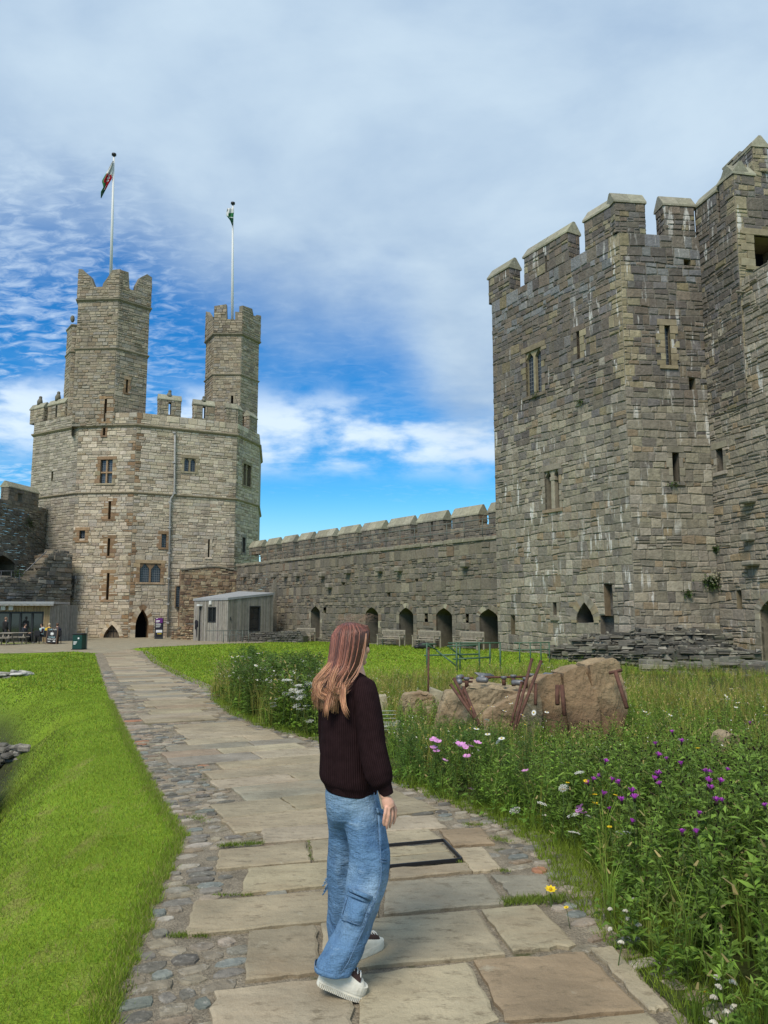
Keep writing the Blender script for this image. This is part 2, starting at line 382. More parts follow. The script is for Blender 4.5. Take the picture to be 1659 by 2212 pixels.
def masonry(mb, W, z0, z1, pal, h=(.17, .33), w=(.28, .72), prot=(.012, .05), gap=.02, wander=.03, seed=1, top=None, u0=0.0, u1=None, split=.2, mortar=(.20, .185, .15), bot=None, cham=.03):
    rng = np.random.default_rng(seed); u1 = W.L if u1 is None else u1
    zs = [z0]
    while zs[-1] < z1-h[0]*1.4: zs.append(zs[-1]+rng.uniform(*h))
    zs[-1] = z1 if len(zs) > 1 else zs[-1]
    if zs[-1] != z1: zs.append(z1)
    zs = np.array(zs)
    req = sorted({r for o in W.open for r in (o['z0'], o['z1']) if z0 < r < z1})
    for r in req:
        i = int(np.argmin(abs(zs[1:-1]-r)))+1 if len(zs) > 2 else 0
        if i: zs[i] = r
    zs = np.unique(zs)
    def bz(i, u):
        if i == 0 or i == len(zs)-1 or wander == 0: return zs[i]
        return zs[i]+wander*n1(u*0.9, i*1.37+seed)
    for i in range(len(zs)-1):
        za, zb = zs[i], zs[i+1]; zm = (za+zb)/2
        if zb-za < 0.03: continue
        cuts = []
        for o in W.open:
            if o['z0'] < zm < o['z1']:
                hw = arch_half(o, za+.03); c = (o['u0']+o['u1'])/2
                if hw > .02: cuts.append((c-hw, c+hw))
        segs = []; a = u0
        for ca, cb in sorted(cuts):
            if ca > a+.02: segs.append((a, min(ca, u1)))
            a = max(a, cb)
        if a < u1-.02: segs.append((a, u1))
        for sa, sb in segs:
            if sb-sa < .03: continue
            us = [sa]
            f = (zb-za)/((h[0]+h[1])/2)
            first = rng.uniform(.4, 1.0)
            while True:
                st = rng.uniform(*w)*(0.7+0.3*f)*(first if len(us) == 1 else 1); first = 1
                if us[-1]+st > sb-w[0]*.7: break
                us.append(us[-1]+st)
            us.append(sb)
            for j in range(len(us)-1):
                ua, ub = us[j], us[j+1]; um = (ua+ub)/2
                cells = [(0.0, 1.0)]
                if zb-za > .19 and rng.random() < split: k = rng.uniform(.38, .62); cells = [(0, k), (k, 1)]
                for ka, kb in cells:
                    def cz(u, kk): return bz(i, u)*(1-kk)+bz(i+1, u)*kk
                    c = [(ua, cz(ua, ka)), (ub, cz(ub, ka)), (ub, cz(ub, kb)), (ua, cz(ua, kb))]
                    if bot is not None and bot(um) > c[2][1]: continue
                    if top is not None:
                        t = min(top(ua+.02), top(ub-.02), top(um))
                        if t < c[0][1]+.06: continue
                        c = [(u, min(z, t)) for u, z in c]
                    g = gap*rng.uniform(.3, .9); p = rng.uniform(*prot); ch = cham*rng.uniform(.7, 1.4)
                    hgt = c[3][1]-c[0][1]; ch = min(ch, (ub-ua)*.3, hgt*.3); g = min(g, (ub-ua)*.2, hgt*.2)
                    sg = [(1, 1), (-1, 1), (-1, -1), (1, -1)]
                    jj = lambda: rng.uniform(-.4, .4)*g
                    oc = [(u+sx*g+jj(), z+sz*g+jj()) for (u, z), (sx, sz) in zip(c, sg)]
                    ic = [(u+sx*ch*rng.uniform(.4, 1.5), z+sz*ch*rng.uniform(.4, 1.5)) for (u, z), (sx, sz) in zip(oc, sg)]
                    vs = [W.pt(u, z, 0) for u, z in c]+[W.pt(u, z, .004) for u, z in oc]+[W.pt(u, z, p*rng.uniform(.75, 1.25)) for u, z in ic]
                    pl = pal(um, (c[0][1]+c[2][1])/2, rng) if callable(pal) else pal
                    col = shade(pick(pl, rng), rng)
                    mb.add(vs, [(0, 1, 2, 3), (8, 9, 10, 11), (4, 5, 9, 8), (5, 6, 10, 9), (6, 7, 11, 10), (7, 4, 8, 11)], [mortar]+[col]*5)

def profile(o):
    if o.get('spring') is None: return [(o['u0'], o['z0']), (o['u1'], o['z0']), (o['u1'], o['z1']), (o['u0'], o['z1'])]
    c = (o['u0']+o['u1'])/2; n = 7; pts = [(o['u0'], o['z0']), (o['u1'], o['z0'])]
    for i in range(n+1):
        z = o['spring']+(o['z1']-o['spring'])*i/n; pts.append((c+arch_half(o, z), z))
    for i in range(n-1, -1, -1):
        z = o['spring']+(o['z1']-o['spring'])*i/n; pts.append((c-arch_half(o, z), z))
    return pts
def wbox(mb, W, ua, ub, za, zb, da, db, col, mat=0, bev=.012):
    M = Matrix((( W.U[0], -W.N[0], 0, W.P[0]), (W.U[1], -W.N[1], 0, W.P[1]), (0, 0, 1, 0), (0, 0, 0, 1)))
    mb.box((ua, -db, za), (ub, -da, zb), col, mat, bev, M)

def opening(W, px, name, kind='slit', parent=None, depth=.55, sw=.0, pal=PAL_OCHRE, lights=1, transom=False, spring=None, pw=1.7, back='void', sill=True, lintel=True, label=None, seed=3, prot=.065, heads=False):
    """cut an opening (pixel box of the photograph) in wall W and build it as a part of parent"""
    ua, ub, za, zb = W.box(*px)
    o = dict(u0=ua, u1=ub, z0=za, z1=zb, spring=(za+(zb-za)*spring) if spring else None, pw=pw)
    W.open.append(o); rng = np.random.default_rng(seed+int(px[0]*7+px[2]))
    mb = MB(); pr = profile(o); n = len(pr); ic = shade(pick(pal, rng), rng)
    fr = [W.pt(u, z, .012) for u, z in pr]; bk = [W.pt(u, z, -depth) for u, z in pr]
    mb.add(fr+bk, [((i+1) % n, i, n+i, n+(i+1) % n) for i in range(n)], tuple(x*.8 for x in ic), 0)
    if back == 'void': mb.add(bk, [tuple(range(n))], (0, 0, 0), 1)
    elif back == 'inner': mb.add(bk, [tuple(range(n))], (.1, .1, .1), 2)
    if sw > 0:
        if o['spring'] is None:
            z = za; k = 0
            while z < zb-.05:
                hh = min(rng.uniform(.24, .42), zb-z); hh = zb-z if zb-z-hh < .15 else hh
                for sgn in (-1, 1):
                    ww = sw*((1.25, .75)[(k+(sgn > 0)) % 2])*rng.uniform(.85, 1.15); e = (ua-ww, ua) if sgn < 0 else (ub, ub+ww)
                    wbox(mb, W, e[0], e[1], z+.006, z+hh-.006, -.1, prot*rng.uniform(.8, 1.1), shade(pick(pal, rng), rng))
                z += hh; k += 1
            if lintel: wbox(mb, W, ua-sw, ub+sw, zb, zb+.28, -.1, prot*1.1, shade(pick(pal, rng), rng))
            if sill: wbox(mb, W, ua-sw*.9, ub+sw*.9, za-.16, za, -.1, prot*1.5, shade(pick(pal, rng), rng))
        else:
            c = (ua+ub)/2
            def outp(u, z):
                if z <= o['spring']+1e-6: return (u+sw*(1 if u > c else -1), z)
                t = (z-o['spring'])/(zb-o['spring']); a = (1-t)*0.0+t*pi/2*.75
                return (u+sw*cos(a)*(1 if u >= c else -1)*(0 if abs(u-c) < 1e-6 else 1), z+sw*sin(a)*1.1)
            seq = [p for p in pr[2:]]
            for i in range(len(seq)-1):
                a, b = seq[i], seq[i+1]; A, B = outp(*a), outp(*b); q = [a, A, B, b]
                q = [W.pt(u, z, -.1) for u, z in q]
                mb.prism(q[::-1] if False else q, W.N*(.1+prot*rng.uniform(.85, 1.1)), shade(pick(pal, rng), rng))
            z = za
            while z < o['spring']-.02:
                hh = min(rng.uniform(.3, .5), o['spring']-z)
                if o['spring']-z-hh < .18: hh = o['spring']-z
                for e in ((ua-sw*rng.uniform(.8, 1.2), ua), (ub, ub+sw*rng.uniform(.8, 1.2))):
                    wbox(mb, W, e[0], e[1], z+.005, z+hh-.005, -.1, prot, shade(pick(pal, rng), rng))
                z += hh
    if kind == 'glazed':
        for k in range(1, lights):
            u = ua+(ub-ua)*k/lights; wbox(mb, W, u-.07, u+.07, za, zb, -.24, -.02, ic)
        if transom: zt = za+(zb-za)*.46; wbox(mb, W, ua, ub, zt-.07, zt+.07, -.24, -.03, ic)
    if kind == 'twin':
        u = (ua+ub)/2; wbox(mb, W, u-.12, u+.12, za, zb, -.3, .0, ic, 0, .03)
        wbox(mb, W, u-.17, u+.17, zb-.5, zb-.3, -.3, .02, ic, 0, .03)
    if heads:
        L = max(lights, 2 if kind == 'twin' else 1)
        for k in range(L):
            a = ua+(ub-ua)*k/L+.06*(k > 0); b = ua+(ub-ua)*(k+1)/L-.06*(k < L-1); hh = (b-a)*.62; m_ = (a+b)/2
            for tri in (((a, zb-hh), (m_, zb), (a, zb)), ((b, zb-hh), (b, zb), (m_, zb))):
                mb.prism([W.pt(u, z, -.2) for u, z in tri], W.N*.17, ic)
    ob = mb.build(name, [M_DRESS, M_VOID, M_INNER], parent)
    if label: ob['label'] = label
    if kind in ('glazed', 'twinglazed'):
        pane(W, ua, ub, za, zb, -.2, ob)
    return o, ob
def pane(W, ua, ub, za, zb, d, parent, material=None):
    me = bpy.data.meshes.new('pane'); me.from_pydata([W.pt(ua, za, d), W.pt(ub, za, d), W.pt(ub, zb, d), W.pt(ua, zb, d),
        W.pt(ua, za, d-.03), W.pt(ub, za, d-.03), W.pt(ub, zb, d-.03), W.pt(ua, zb, d-.03)], [], [(0, 1, 2, 3), (7, 6, 5, 4), (0, 4, 5, 1), (1, 5, 6, 2), (2, 6, 7, 3), (3, 7, 4, 0)])
    uvl = me.uv_layers.new(name='UVMap'); q = [(0, 0), (ub-ua, 0), (ub-ua, zb-za), (0, zb-za)]
    for l in me.loops: uvl.data[l.index].uv = q[l.vertex_index % 4]
    me.materials.append(material or M_LEAD); o = bpy.data.objects.new('pane', me); COL.objects.link(o)
    o.parent = parent; o.matrix_parent_inverse = parent.matrix_world.inverted(); return o

def band(mb, pts, z0, z1, o0, o1, col, closed=False):
    """moulded course that follows a polyline of wall corners"""
    pts = [np.array([p[0], p[1]], float) for p in pts]; n = len(pts); offs = []
    for i in range(n):
        ns = []
        for a, b in ((i-1, i), (i, i+1)):
            if not closed and (a < 0 or b >= n): continue
            u = pts[b % n]-pts[a % n]; u /= np.linalg.norm(u); ns.append(np.array([u[1], -u[0]]))
        m = sum(ns); m /= np.linalg.norm(m); offs.append(m/max(np.dot(m, ns[0]), .4))
    for i in range(n if closed else n-1):
        a, b = i, (i+1) % n
        def q(k, o, z): p = pts[k]+offs[k]*o; return (p[0], p[1], z)
        prof = [(-.1, z0), (o0, z0), (o1, (z0+z1)/2), (o1, z1-.04), (o1*.5, z1), (-.1, z1)]
        vs = [q(a, o, z) for o, z in prof]+[q(b, o, z) for o, z in prof]; m = len(prof)
        mb.add(vs, [(j, m+j, m+(j+1) % m, (j+1) % m) for j in range(m)], col)

def parapet(mb, W, z0, prof, thick, pal, seed, stone=dict(), mat=0):
    """crenellated or broken parapet: outline prof [(u,z)...] along the wall, given thickness, stone faced"""
    us = [p[0] for p in prof]; zs = [p[1] for p in prof]
    poly = [(us[0], z0), (us[-1], z0)]+[(u, z) for u, z in prof[::-1]]
    mb.prism([W.pt(u, z, -thick) for u, z in poly], W.N*(thick), (.2, .175, .13), mat)
    top = lambda u: float(np.interp(u, us, zs))-.01
    masonry(mb, W, z0, max(zs), pal, seed=seed, top=top, u0=us[0], u1=us[-1], **stone)
    # wall behind, seen through the gaps
def merlon_at(W, ua, ub, z0, z1, zr, thick, parent, pal, mt, seed, setback=0.0, slit=None, end=(True, True), h=(.18, .3), gable=True):
    """one merlon with its gabled coping, as part of parent"""
    mb = MB()
    if slit:
        hole = dict(u0=slit[0], u1=slit[1], z0=slit[2], z1=slit[3], spring=None)
    def face(P, Q, sd, holes=()):
        w = Wall(P, Q); w.open = list(holes); masonry(mb, w, z0, z1, pal, h=h, w=(.25, .55), seed=seed+sd, split=.1, mortar=(.15, .14, .115))
    f = -setback; b = -setback-thick
    A, B, C, D = (W.pt(ua, 0, f), W.pt(ub, 0, f), W.pt(ub, 0, b), W.pt(ua, 0, b))
    hs = [dict(u0=slit[0]-ua, u1=slit[1]-ua, z0=slit[2], z1=slit[3], spring=None)] if slit else []
    face(A, B, 0, hs); face(B, C, 1); face(D, A, 2)
    hb = [dict(u0=ub-slit[1], u1=ub-slit[0], z0=slit[2], z1=slit[3], spring=None)] if slit else []
    face(C, D, 3, hb)
    if slit:
        s0, s1, sz0, sz1 = slit; pr = [(s0, sz0), (s1, sz0), (s1, sz1), (s0, sz1)]
        fr = [W.pt(u, z, f) for u, z in pr]; bk = [W.pt(u, z, b) for u, z in pr]
        mb.add(fr+bk, [((i+1) % 4, i, 4+i, 4+(i+1) % 4) for i in range(4)], (.16, .14, .11))
    o = mb.build('merlon', [mt], parent)
    cb = MB(); rng = np.random.default_rng(seed+91); n = max(2, int((ub-ua)/.65)); ov = .07
    for k in range(n):
        a = ua-ov+(ub-ua+2*ov)*k/n; c = ua-ov+(ub-ua+2*ov)*(k+1)/n-.008
        pro = [(f+ov, z1), (f+ov, z1+.09), ((f+b)/2+.06, zr), ((f+b)/2-.06, zr), (b-ov, z1+.09), (b-ov, z1)]
        vs = [W.pt(a, z, d) for d, z in pro]+[W.pt(c, z, d) for d, z in pro]; m = len(pro)
        cb.add(vs, [(j, m+j, m+(j+1) % m, (j+1) % m) for j in range(m)]+[tuple(range(m)), tuple(range(2*m-1, m-1, -1))], shade((.27, .255, .19), rng, .2))
    cb.build('coping', [M_COPING], o)
    return o

def P2(px, Y, py=1325):
    p = at(px, py, Y); return (p[0], p[1])

# ================================================================ the far tower with two turrets
Zs = dict(base=-1.2)
eagle = empty('castle_tower', (*P2(250, 72), -0.7), 'tall buff stone tower with two turrets and a flag flying above each', 'tower')
E = [P2(69, 70, 1000), P2(166, 66.5, 1000), P2(292, 66, 1000), P2(511, 70, 1000), P2(559.5, 74.6, 1000), (-13.5, 83), (-20, 88), (-29, 88), (-35, 80)]
def ez(py, i=2, px=293): return at(px, py, E[i][1])[2]
z_str2 = at(293, 918, 66)[2]; z_str1 = at(293, 1064, 66)[2]; z_sill = at(340, 897, 67)[2]; z_mer = at(366, 872, 68)[2]; z_mtop = at(366, 855, 68)[2]
EW = [Wall(E[i], E[(i+1) % len(E)]) for i in range(len(E))]
F0, F1, F2, F3 = EW[:4]
def op(W, x0, x1, y0, y1, name, **k): return opening(W, (x0, x1, y0, y1), name, parent=k.pop('parent', eagle), **k)
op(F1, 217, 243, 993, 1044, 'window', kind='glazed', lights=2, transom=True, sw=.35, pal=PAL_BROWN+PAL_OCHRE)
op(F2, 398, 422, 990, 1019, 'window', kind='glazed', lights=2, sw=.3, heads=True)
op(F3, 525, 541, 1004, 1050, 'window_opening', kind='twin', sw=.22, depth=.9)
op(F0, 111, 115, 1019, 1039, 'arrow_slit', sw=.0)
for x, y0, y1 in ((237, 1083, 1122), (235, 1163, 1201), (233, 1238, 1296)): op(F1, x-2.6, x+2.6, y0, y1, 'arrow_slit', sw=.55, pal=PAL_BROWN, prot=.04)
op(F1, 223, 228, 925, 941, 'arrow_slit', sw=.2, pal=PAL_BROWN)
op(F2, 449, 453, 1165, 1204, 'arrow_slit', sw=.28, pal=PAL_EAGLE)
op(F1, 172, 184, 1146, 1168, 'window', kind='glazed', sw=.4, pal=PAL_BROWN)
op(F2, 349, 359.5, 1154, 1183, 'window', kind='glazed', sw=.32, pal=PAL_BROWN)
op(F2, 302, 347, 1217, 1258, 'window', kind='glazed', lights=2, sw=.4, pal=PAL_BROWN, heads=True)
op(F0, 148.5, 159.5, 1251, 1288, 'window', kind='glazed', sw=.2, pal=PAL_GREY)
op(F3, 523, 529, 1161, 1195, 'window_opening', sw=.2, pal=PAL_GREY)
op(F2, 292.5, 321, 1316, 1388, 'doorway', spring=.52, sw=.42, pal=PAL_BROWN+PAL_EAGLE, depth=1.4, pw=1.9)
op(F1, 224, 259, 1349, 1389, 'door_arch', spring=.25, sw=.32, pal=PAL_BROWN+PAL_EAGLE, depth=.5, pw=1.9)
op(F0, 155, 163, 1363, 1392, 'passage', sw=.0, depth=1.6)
def pal_e(quoins=(), red=()):
    def f(u, z, rng):
        for q, wd, P in quoins:
            if abs(u-q) < wd*(0.65+.35*((z*2.1) % 1 > .5)): return P
        return PAL_EAGLE
    return f
mb = MB()
masonry(mb, F0, -1.2, z_sill, lambda u, z, r: PAL_EAGLE_G, seed=11, h=(.2, .36), w=(.4, .85))
masonry(mb, F1, -1.2, z_sill, pal_e(((F1.L, .55, PAL_BROWN+PAL_TURRET), (0, .35, PAL_TURRET))), seed=12, h=(.22, .36), w=(.35, .85), prot=(.012, .06))
masonry(mb, F2, -1.2, z_sill, pal_e(((0, .4, PAL_BROWN+PAL_TURRET), (F2.L, .35, PAL_TURRET))), seed=13, h=(.22, .36), w=(.35, .9), prot=(.012, .06))
masonry(mb, F3, -1.2, z_sill, pal_e(((0, .3, PAL_TURRET),)), seed=14, h=(.22, .36), w=(.4, .85))
for W in EW[4:]: mb.add([W.pt(0, -1.2), W.pt(W.L, -1.2), W.pt(W.L, z_sill), W.pt(0, z_sill)], [(0, 1, 2, 3)], (.30, .265, .2))
mb.add([(x, y, z_sill-.02) for x, y in E], [tuple(range(len(E)))[::-1] if False else tuple(range(len(E)))], (.2, .19, .17))
mb.build('wall', [M_STONE], eagle)
mb = MB(); band(mb, E, z_str2-.16, z_str2+.12, .05, .2, (.25, .21, .145), True); mb.build('string_course', [M_DRESS], eagle)
mb = MB(); band(mb, E, z_str1-.12, z_str1+.1, .05, .17, (.27, .225, .155), True); mb.build('string_course', [M_DRESS], eagle)
def mer(W, x0, x1, yt=None, slit=False, sd=0, parent=eagle, pal=PAL_TURRET, mt=M_STONE, zt=None, zr=None, z0=None, th=.6):
    ua = W.uz(x0, 880)[0]; ub = W.uz(x1, 880)[0]; zt = zt or z_mer; m_ = (ua+ub)/2; zz = z0 if z0 is not None else z_sill
    return merlon_at(W, ua, ub, zz, zt, zr or zt+.55, th, parent, pal, mt, 40+sd, slit=(m_-.12, m_+.12, zz+.1, zz+1.25) if slit else None)
mer(F0, 66, 95, sd=1); mer(F0, 104, 141, sd=2, slit=True)
mer(F2, 343, 391, sd=3, slit=True, zt=z_mer+.1); mer(F2, 419, 463, sd=4, slit=True); mer(F2, 489, 511, sd=5); mer(F3, 514, 524, sd=6); mer(F3, 540, 556, sd=7)
# stone figures on the copings
for px, py, W in ((80, 866, F0), (119, 856, F0), (367, 853, F2), (441, 866, F2)):
    u, z = W.uz(px, py); mb = MB(); c = W.pt(u, z, -.3)
    mb.tube([(c[0], c[1], z_mer+.45), (c[0], c[1], z+.0), (c[0]+.03, c[1], z+.16), (c[0]+.06, c[1], z+.3)], [.24, .26, .2, .14], 7, (.16, .15, .12))
    mb.ball((c[0]+.05, c[1], z+.38), .16, 7, 6, (.15, .14, .115)); mb.build('carved_finial', [M_DRESS], eagle)
# great turret
T1 = [P2(166.5, 66.25, 700), P2(254, 66.03, 700), P2(322, 68.2, 700), (-23.8, 72.2), (-25.8, 74), (-29.0, 72.3)]
z1s = at(254, 646, 66)[2]; z1m = at(254, 752, 66)[2]; z1sill = at(215, 627, 66)[2]
tur = MB(); TW = [Wall(T1[i], T1[(i+1) % 6]) for i in range(6)]
tp = bpy.data.objects.new('turret', None); COL.objects.link(tp); tp.parent = eagle; tp.matrix_parent_inverse = eagle.matrix_world.inverted()
opening(TW[1], (271.5, 276.5, 820, 849), 'arrow_slit', parent=tp, sw=.22, pal=PAL_BROWN)
opening(TW[0], (225.5, 230.5, 862, 911), 'arrow_slit', parent=tp, sw=.5, pal=PAL_BROWN, prot=.04)
for i, W in enumerate(TW):
    if i < 2: masonry(tur, W, z_sill-1.2, z1sill, PAL_TURRET, seed=60+i, h=(.2, .36), w=(.3, .8), prot=(.012, .07))
    else: tur.add([W.pt(0, 17), W.pt(W.L, 17), W.pt(W.L, z1sill), W.pt(0, z1sill)], [(0, 1, 2, 3)], (.27, .23, .165))
tur.add([(x, y, z1sill-.3) for x, y in T1], [tuple(range(6))], (.2, .19, .17))
tur.build('turret_wall', [M_STONE], tp)
mb = MB(); band(mb, T1, z1s-.2, z1s+.1, .03, .2, (.2, .175, .125), True); mb.build('turret_band', [M_DRESS], tp); mb = MB(); band(mb, T1, z1m-.14, z1m+.08, .03, .14, (.22, .19, .135), True); mb.build('turret_band', [M_DRESS], tp)
def offp(pts, o):
    c = np.mean(np.array(pts), axis=0); return [tuple(c+(np.array(p)-c)*(1+o/np.linalg.norm(np.array(p)-c))) for p in pts]
T1o = offp(T1, .14); mb = MB()
def pxprof(W, pts): return [W.uz(x, y) for x, y in pts]
w = Wall(T1o[0], T1o[1]); pr = pxprof(w, [(163, 581), (179, 582), (185, 588), (196, 597), (203, 616), (205, 620), (221, 619), (223, 612), (236, 594), (243, 583), (256, 581)])
pr[0] = (0, pr[0][1]); pr[-1] = (w.L, pr[-1][1]); parapet(mb, w, z1s+.1, pr, .55, PAL_TURRET, 71)
w = Wall(T1o[1], T1o[2]); pr = pxprof(w, [(256, 581), (278, 588), (280, 623), (284, 626), (293, 628), (295, 616), (304, 599), (310, 596), (318, 592), (328, 599)])
pr[0] = (0, pr[0][1]); pr[-1] = (w.L, pr[-1][1]); parapet(mb, w, z1s+.1, pr, .55, PAL_TURRET, 72)
for i in range(2, 6):
    w = Wall(T1o[i], T1o[(i+1) % 6]); L = w.L; zt = z1sill; zh = zt+1.7
    parapet(mb, w, z1s+.1, [(0, zh), (L*.3, zh), (L*.32, zt), (L*.65, zt), (L*.67, zh), (L, zh)], .55, PAL_TURRET, 72+i)
mb.build('turret_parapet', [M_STONE], tp)
# little stair turret behind the great one
T3 = [P2(143, 69.0, 760), P2(153, 67.6, 760), P2(173, 67.8, 760), (-27.6, 71), (-30.2, 71.5)]
t3 = MB(); zt3 = at(150, 706, 68)[2]; z3s = at(150, 763, 68)[2]
for i in range(5):
    W = Wall(T3[i], T3[(i+1) % 5])
    if i < 2: masonry(t3, W, z_sill-1, zt3, PAL_TURRET, seed=80+i, h=(.2, .34), w=(.3, .7))
    else: t3.add([W.pt(0, 17), W.pt(W.L, 17), W.pt(W.L, zt3), W.pt(0, zt3)], [(0, 1, 2, 3)], (.27, .23, .165))
T3c = offp(T3, .08); t3.add([(x, y, zt3) for x, y in T3c]+[(*np.mean(np.array(T3c), axis=0), zt3+.6)], [(i, (i+1) % 5, 5) for i in range(5)], (.2, .18, .13))
band(t3, T3, z3s-.12, z3s+.08, .02, .12, (.2, .175, .125), True); band(t3, T3, zt3-.15, zt3+.1, .02, .12, (.2, .175, .125), True)
t3.ball((*T3[1], zt3+.6), (.2, .2, .35), 7, 6, (.16, .15, .12)); t3.build('stair_turret', [M_STONE], eagle)
# slender turret
tq = bpy.data.objects.new('turret', None); COL.objects.link(tq); tq.parent = eagle; tq.matrix_parent_inverse = eagle.matrix_world.inverted()
hc = (P2(502, 74.6, 760)[0], 74.6); hr = 2.66
T2 = [(hc[0]+hr*cos(a), hc[1]+hr*sin(a)) for a in [pi+i*pi/3 for i in range(6)]]
TW2 = [Wall(T2[i], T2[(i+1) % 6]) for i in range(6)]
z2s = at(495, 722, 72.3)[2]; z2m = at(495, 809, 72.3)[2]; z2sill = at(500, 690, 72.3)[2]
opening(TW2[1], (499, 504, 855, 877), 'arrow_slit', parent=tq, sw=.2, pal=PAL_TURRET)
tur = MB()
for i, W in enumerate(TW2):
    if i < 3: masonry(tur, W, z_sill-1, z2sill, PAL_TURRET, seed=90+i, h=(.2, .34), w=(.3, .75))
    else: tur.add([W.pt(0, 17), W.pt(W.L, 17), W.pt(W.L, z2sill), W.pt(0, z2sill)], [(0, 1, 2, 3)], (.27, .23, .165))
tur.add([(x, y, z2sill-.3) for x, y in T2], [tuple(range(6))], (.2, .19, .17)); tur.build('turret_wall', [M_STONE], tq)
mb = MB(); band(mb, T2, z2s-.2, z2s+.1, .03, .2, (.2, .175, .125), True); mb.build('turret_band', [M_DRESS], tq); mb = MB(); band(mb, T2, z2m-.14, z2m+.08, .03, .13, (.22, .19, .135), True); mb.build('turret_band', [M_DRESS], tq)
T2o = offp(T2, .14); mb = MB()
for i, pts in enumerate(([(438, 680), (450, 681), (451, 690), (462, 690)], [(462, 661), (489, 657), (490, 689), (508, 690), (508, 673), (517, 674), (519, 662), (526, 661)], [(527, 661), (545, 667), (548, 682), (553, 682), (563, 684)])):
    w = Wall(T2o[i], T2o[i+1]); pr = pxprof(w, pts); pr[0] = (0, pr[0][1]); pr[-1] = (w.L, pr[-1][1]); parapet(mb, w, z2s+.1, pr, .45, PAL_TURRET, 101+i)
for i in range(3, 6):
    w = Wall(T2o[i], T2o[(i+1) % 6]); L = w.L; zt = z2sill; zh = zt+1.3
    parapet(mb, w, z2s+.1, [(0, zh), (L*.3, zh), (L*.32, zt), (L*.65, zt), (L*.67, zh), (L, zh)], .45, PAL_TURRET, 101+i)
mb.build('turret_parapet', [M_STONE], tq)
# plank door of the low arch and the half-open gate in the tall one
M_OAK = mat('old_oak', (.12, .095, .07), vary=.35, vscale=8, bump=.4, bscale=30)
M_IRON = mat('black_iron', (.02, .02, .022), rough=.6)
o = F1.open[-1]; mb = MB()
for k in range(6):
    a = o['u0']+(o['u1']-o['u0'])*k/6; b = o['u0']+(o['u1']-o['u0'])*(k+1)/6-.02
    wbox(mb, F1, a, b, o['z0'], o['spring']+(o['z1']-o['spring'])*(.35, .7, .93, .93, .7, .35)[k], -.42, -.36, (.1, .08, .06))
for zz in (.25, .6): wbox(mb, F1, o['u0'], o['u1'], o['z0']+(o['z1']-o['z0'])*zz, o['z0']+(o['z1']-o['z0'])*zz+.06, -.36, -.33, (.02, .02, .02), 1)
wbox(mb, F1, (o['u0']+o['u1'])/2-.03, (o['u0']+o['u1'])/2+.03, o['z0'], o['z1']-.1, -.36, -.33, (.02, .02, .02), 1)
mb.build('plank_door', [M_OAK, M_IRON], eagle)
# down pipe on the front of the tower
M_PIPE = mat('weathered_lead_pipe', (.27, .265, .25), rough=.6, vary=.2)
mb = MB(); 
def on(W, px, py, d): u, z = W.uz(px, py); return W.pt(u, z, d)
mb.tube([on(F2, 377, 934, .18), on(F2, 376, 1066, .18), on(F2, 368, 1078, .2), on(F2, 367, 1085, .2), on(F2, 361, 1386, .2)], .085, 8, (.3, .3, .28))
for py in (936, 1000, 1066, 1085, 1140, 1195, 1250, 1305, 1345): 
    c = on(F2, 376 if py < 1070 else 367-(py-1085)*.02, py, .18); mb.box((c[0]-.13, c[1]-.13, c[2]-.07), (c[0]+.13, c[1]+.13, c[2]+.07), (.3, .3, .28))
mb.build('drainpipe', [M_PIPE], eagle)
# forebuilding of red rubble in front of the right face
W = Wall(np.array(F2.pt(F2.uz(385, 1325)[0], 0, .5))[:2], np.array(F2.pt(F2.uz(513, 1325)[0], 0, .5))[:2])
annex = empty('rubble_forebuilding', (*W.pt(W.L/2, 0)[:2], -.7), 'low patch of red brown rubble walling built against the foot of the far tower', 'wall')
opening(W, (376+4, 389, 1266, 1311), 'window', kind='glazed', parent=annex, sw=.0, pal=PAL_BROWN)
mb = MB(); topu = lambda u: float(np.interp(u, [0, W.L*.5, W.L*.62, W.L], [zz0, zz1, zz1, zz0]))
zz0 = W.uz(390, 1232)[1]; zz1 = W.uz(455, 1225)[1]
PAL_RED = [((.24, .16, .10), 4), ((.30, .22, .14), 4), ((.19, .125, .085), 3), ((.36, .29, .19), 3)]
masonry(mb, W, -1.2, zz1, PAL_RED, h=(.16, .34), w=(.25, .6), prot=(.01, .07), seed=33, top=topu)
us = np.linspace(0, W.L, 12)
for a, b in zip(us[:-1], us[1:]):
    vs = [W.pt(a, topu(a), .1), W.pt(b, topu(b), .1), W.pt(b, topu(b)+.12, .1), W.pt(a, topu(a)+.12, .1)]; mb.prism(vs, -W.N*.7, shade((.2, .18, .14), RNG))
for u in (0, W.L): mb.add([W.pt(u, -1.2, 0), W.pt(u, -1.2, -.6), W.pt(u, zz0, -.6), W.pt(u, zz0, 0)], [(0, 1, 2, 3)], (.22, .15, .1))
mb.build('wall_face', [M_STONE], annex)

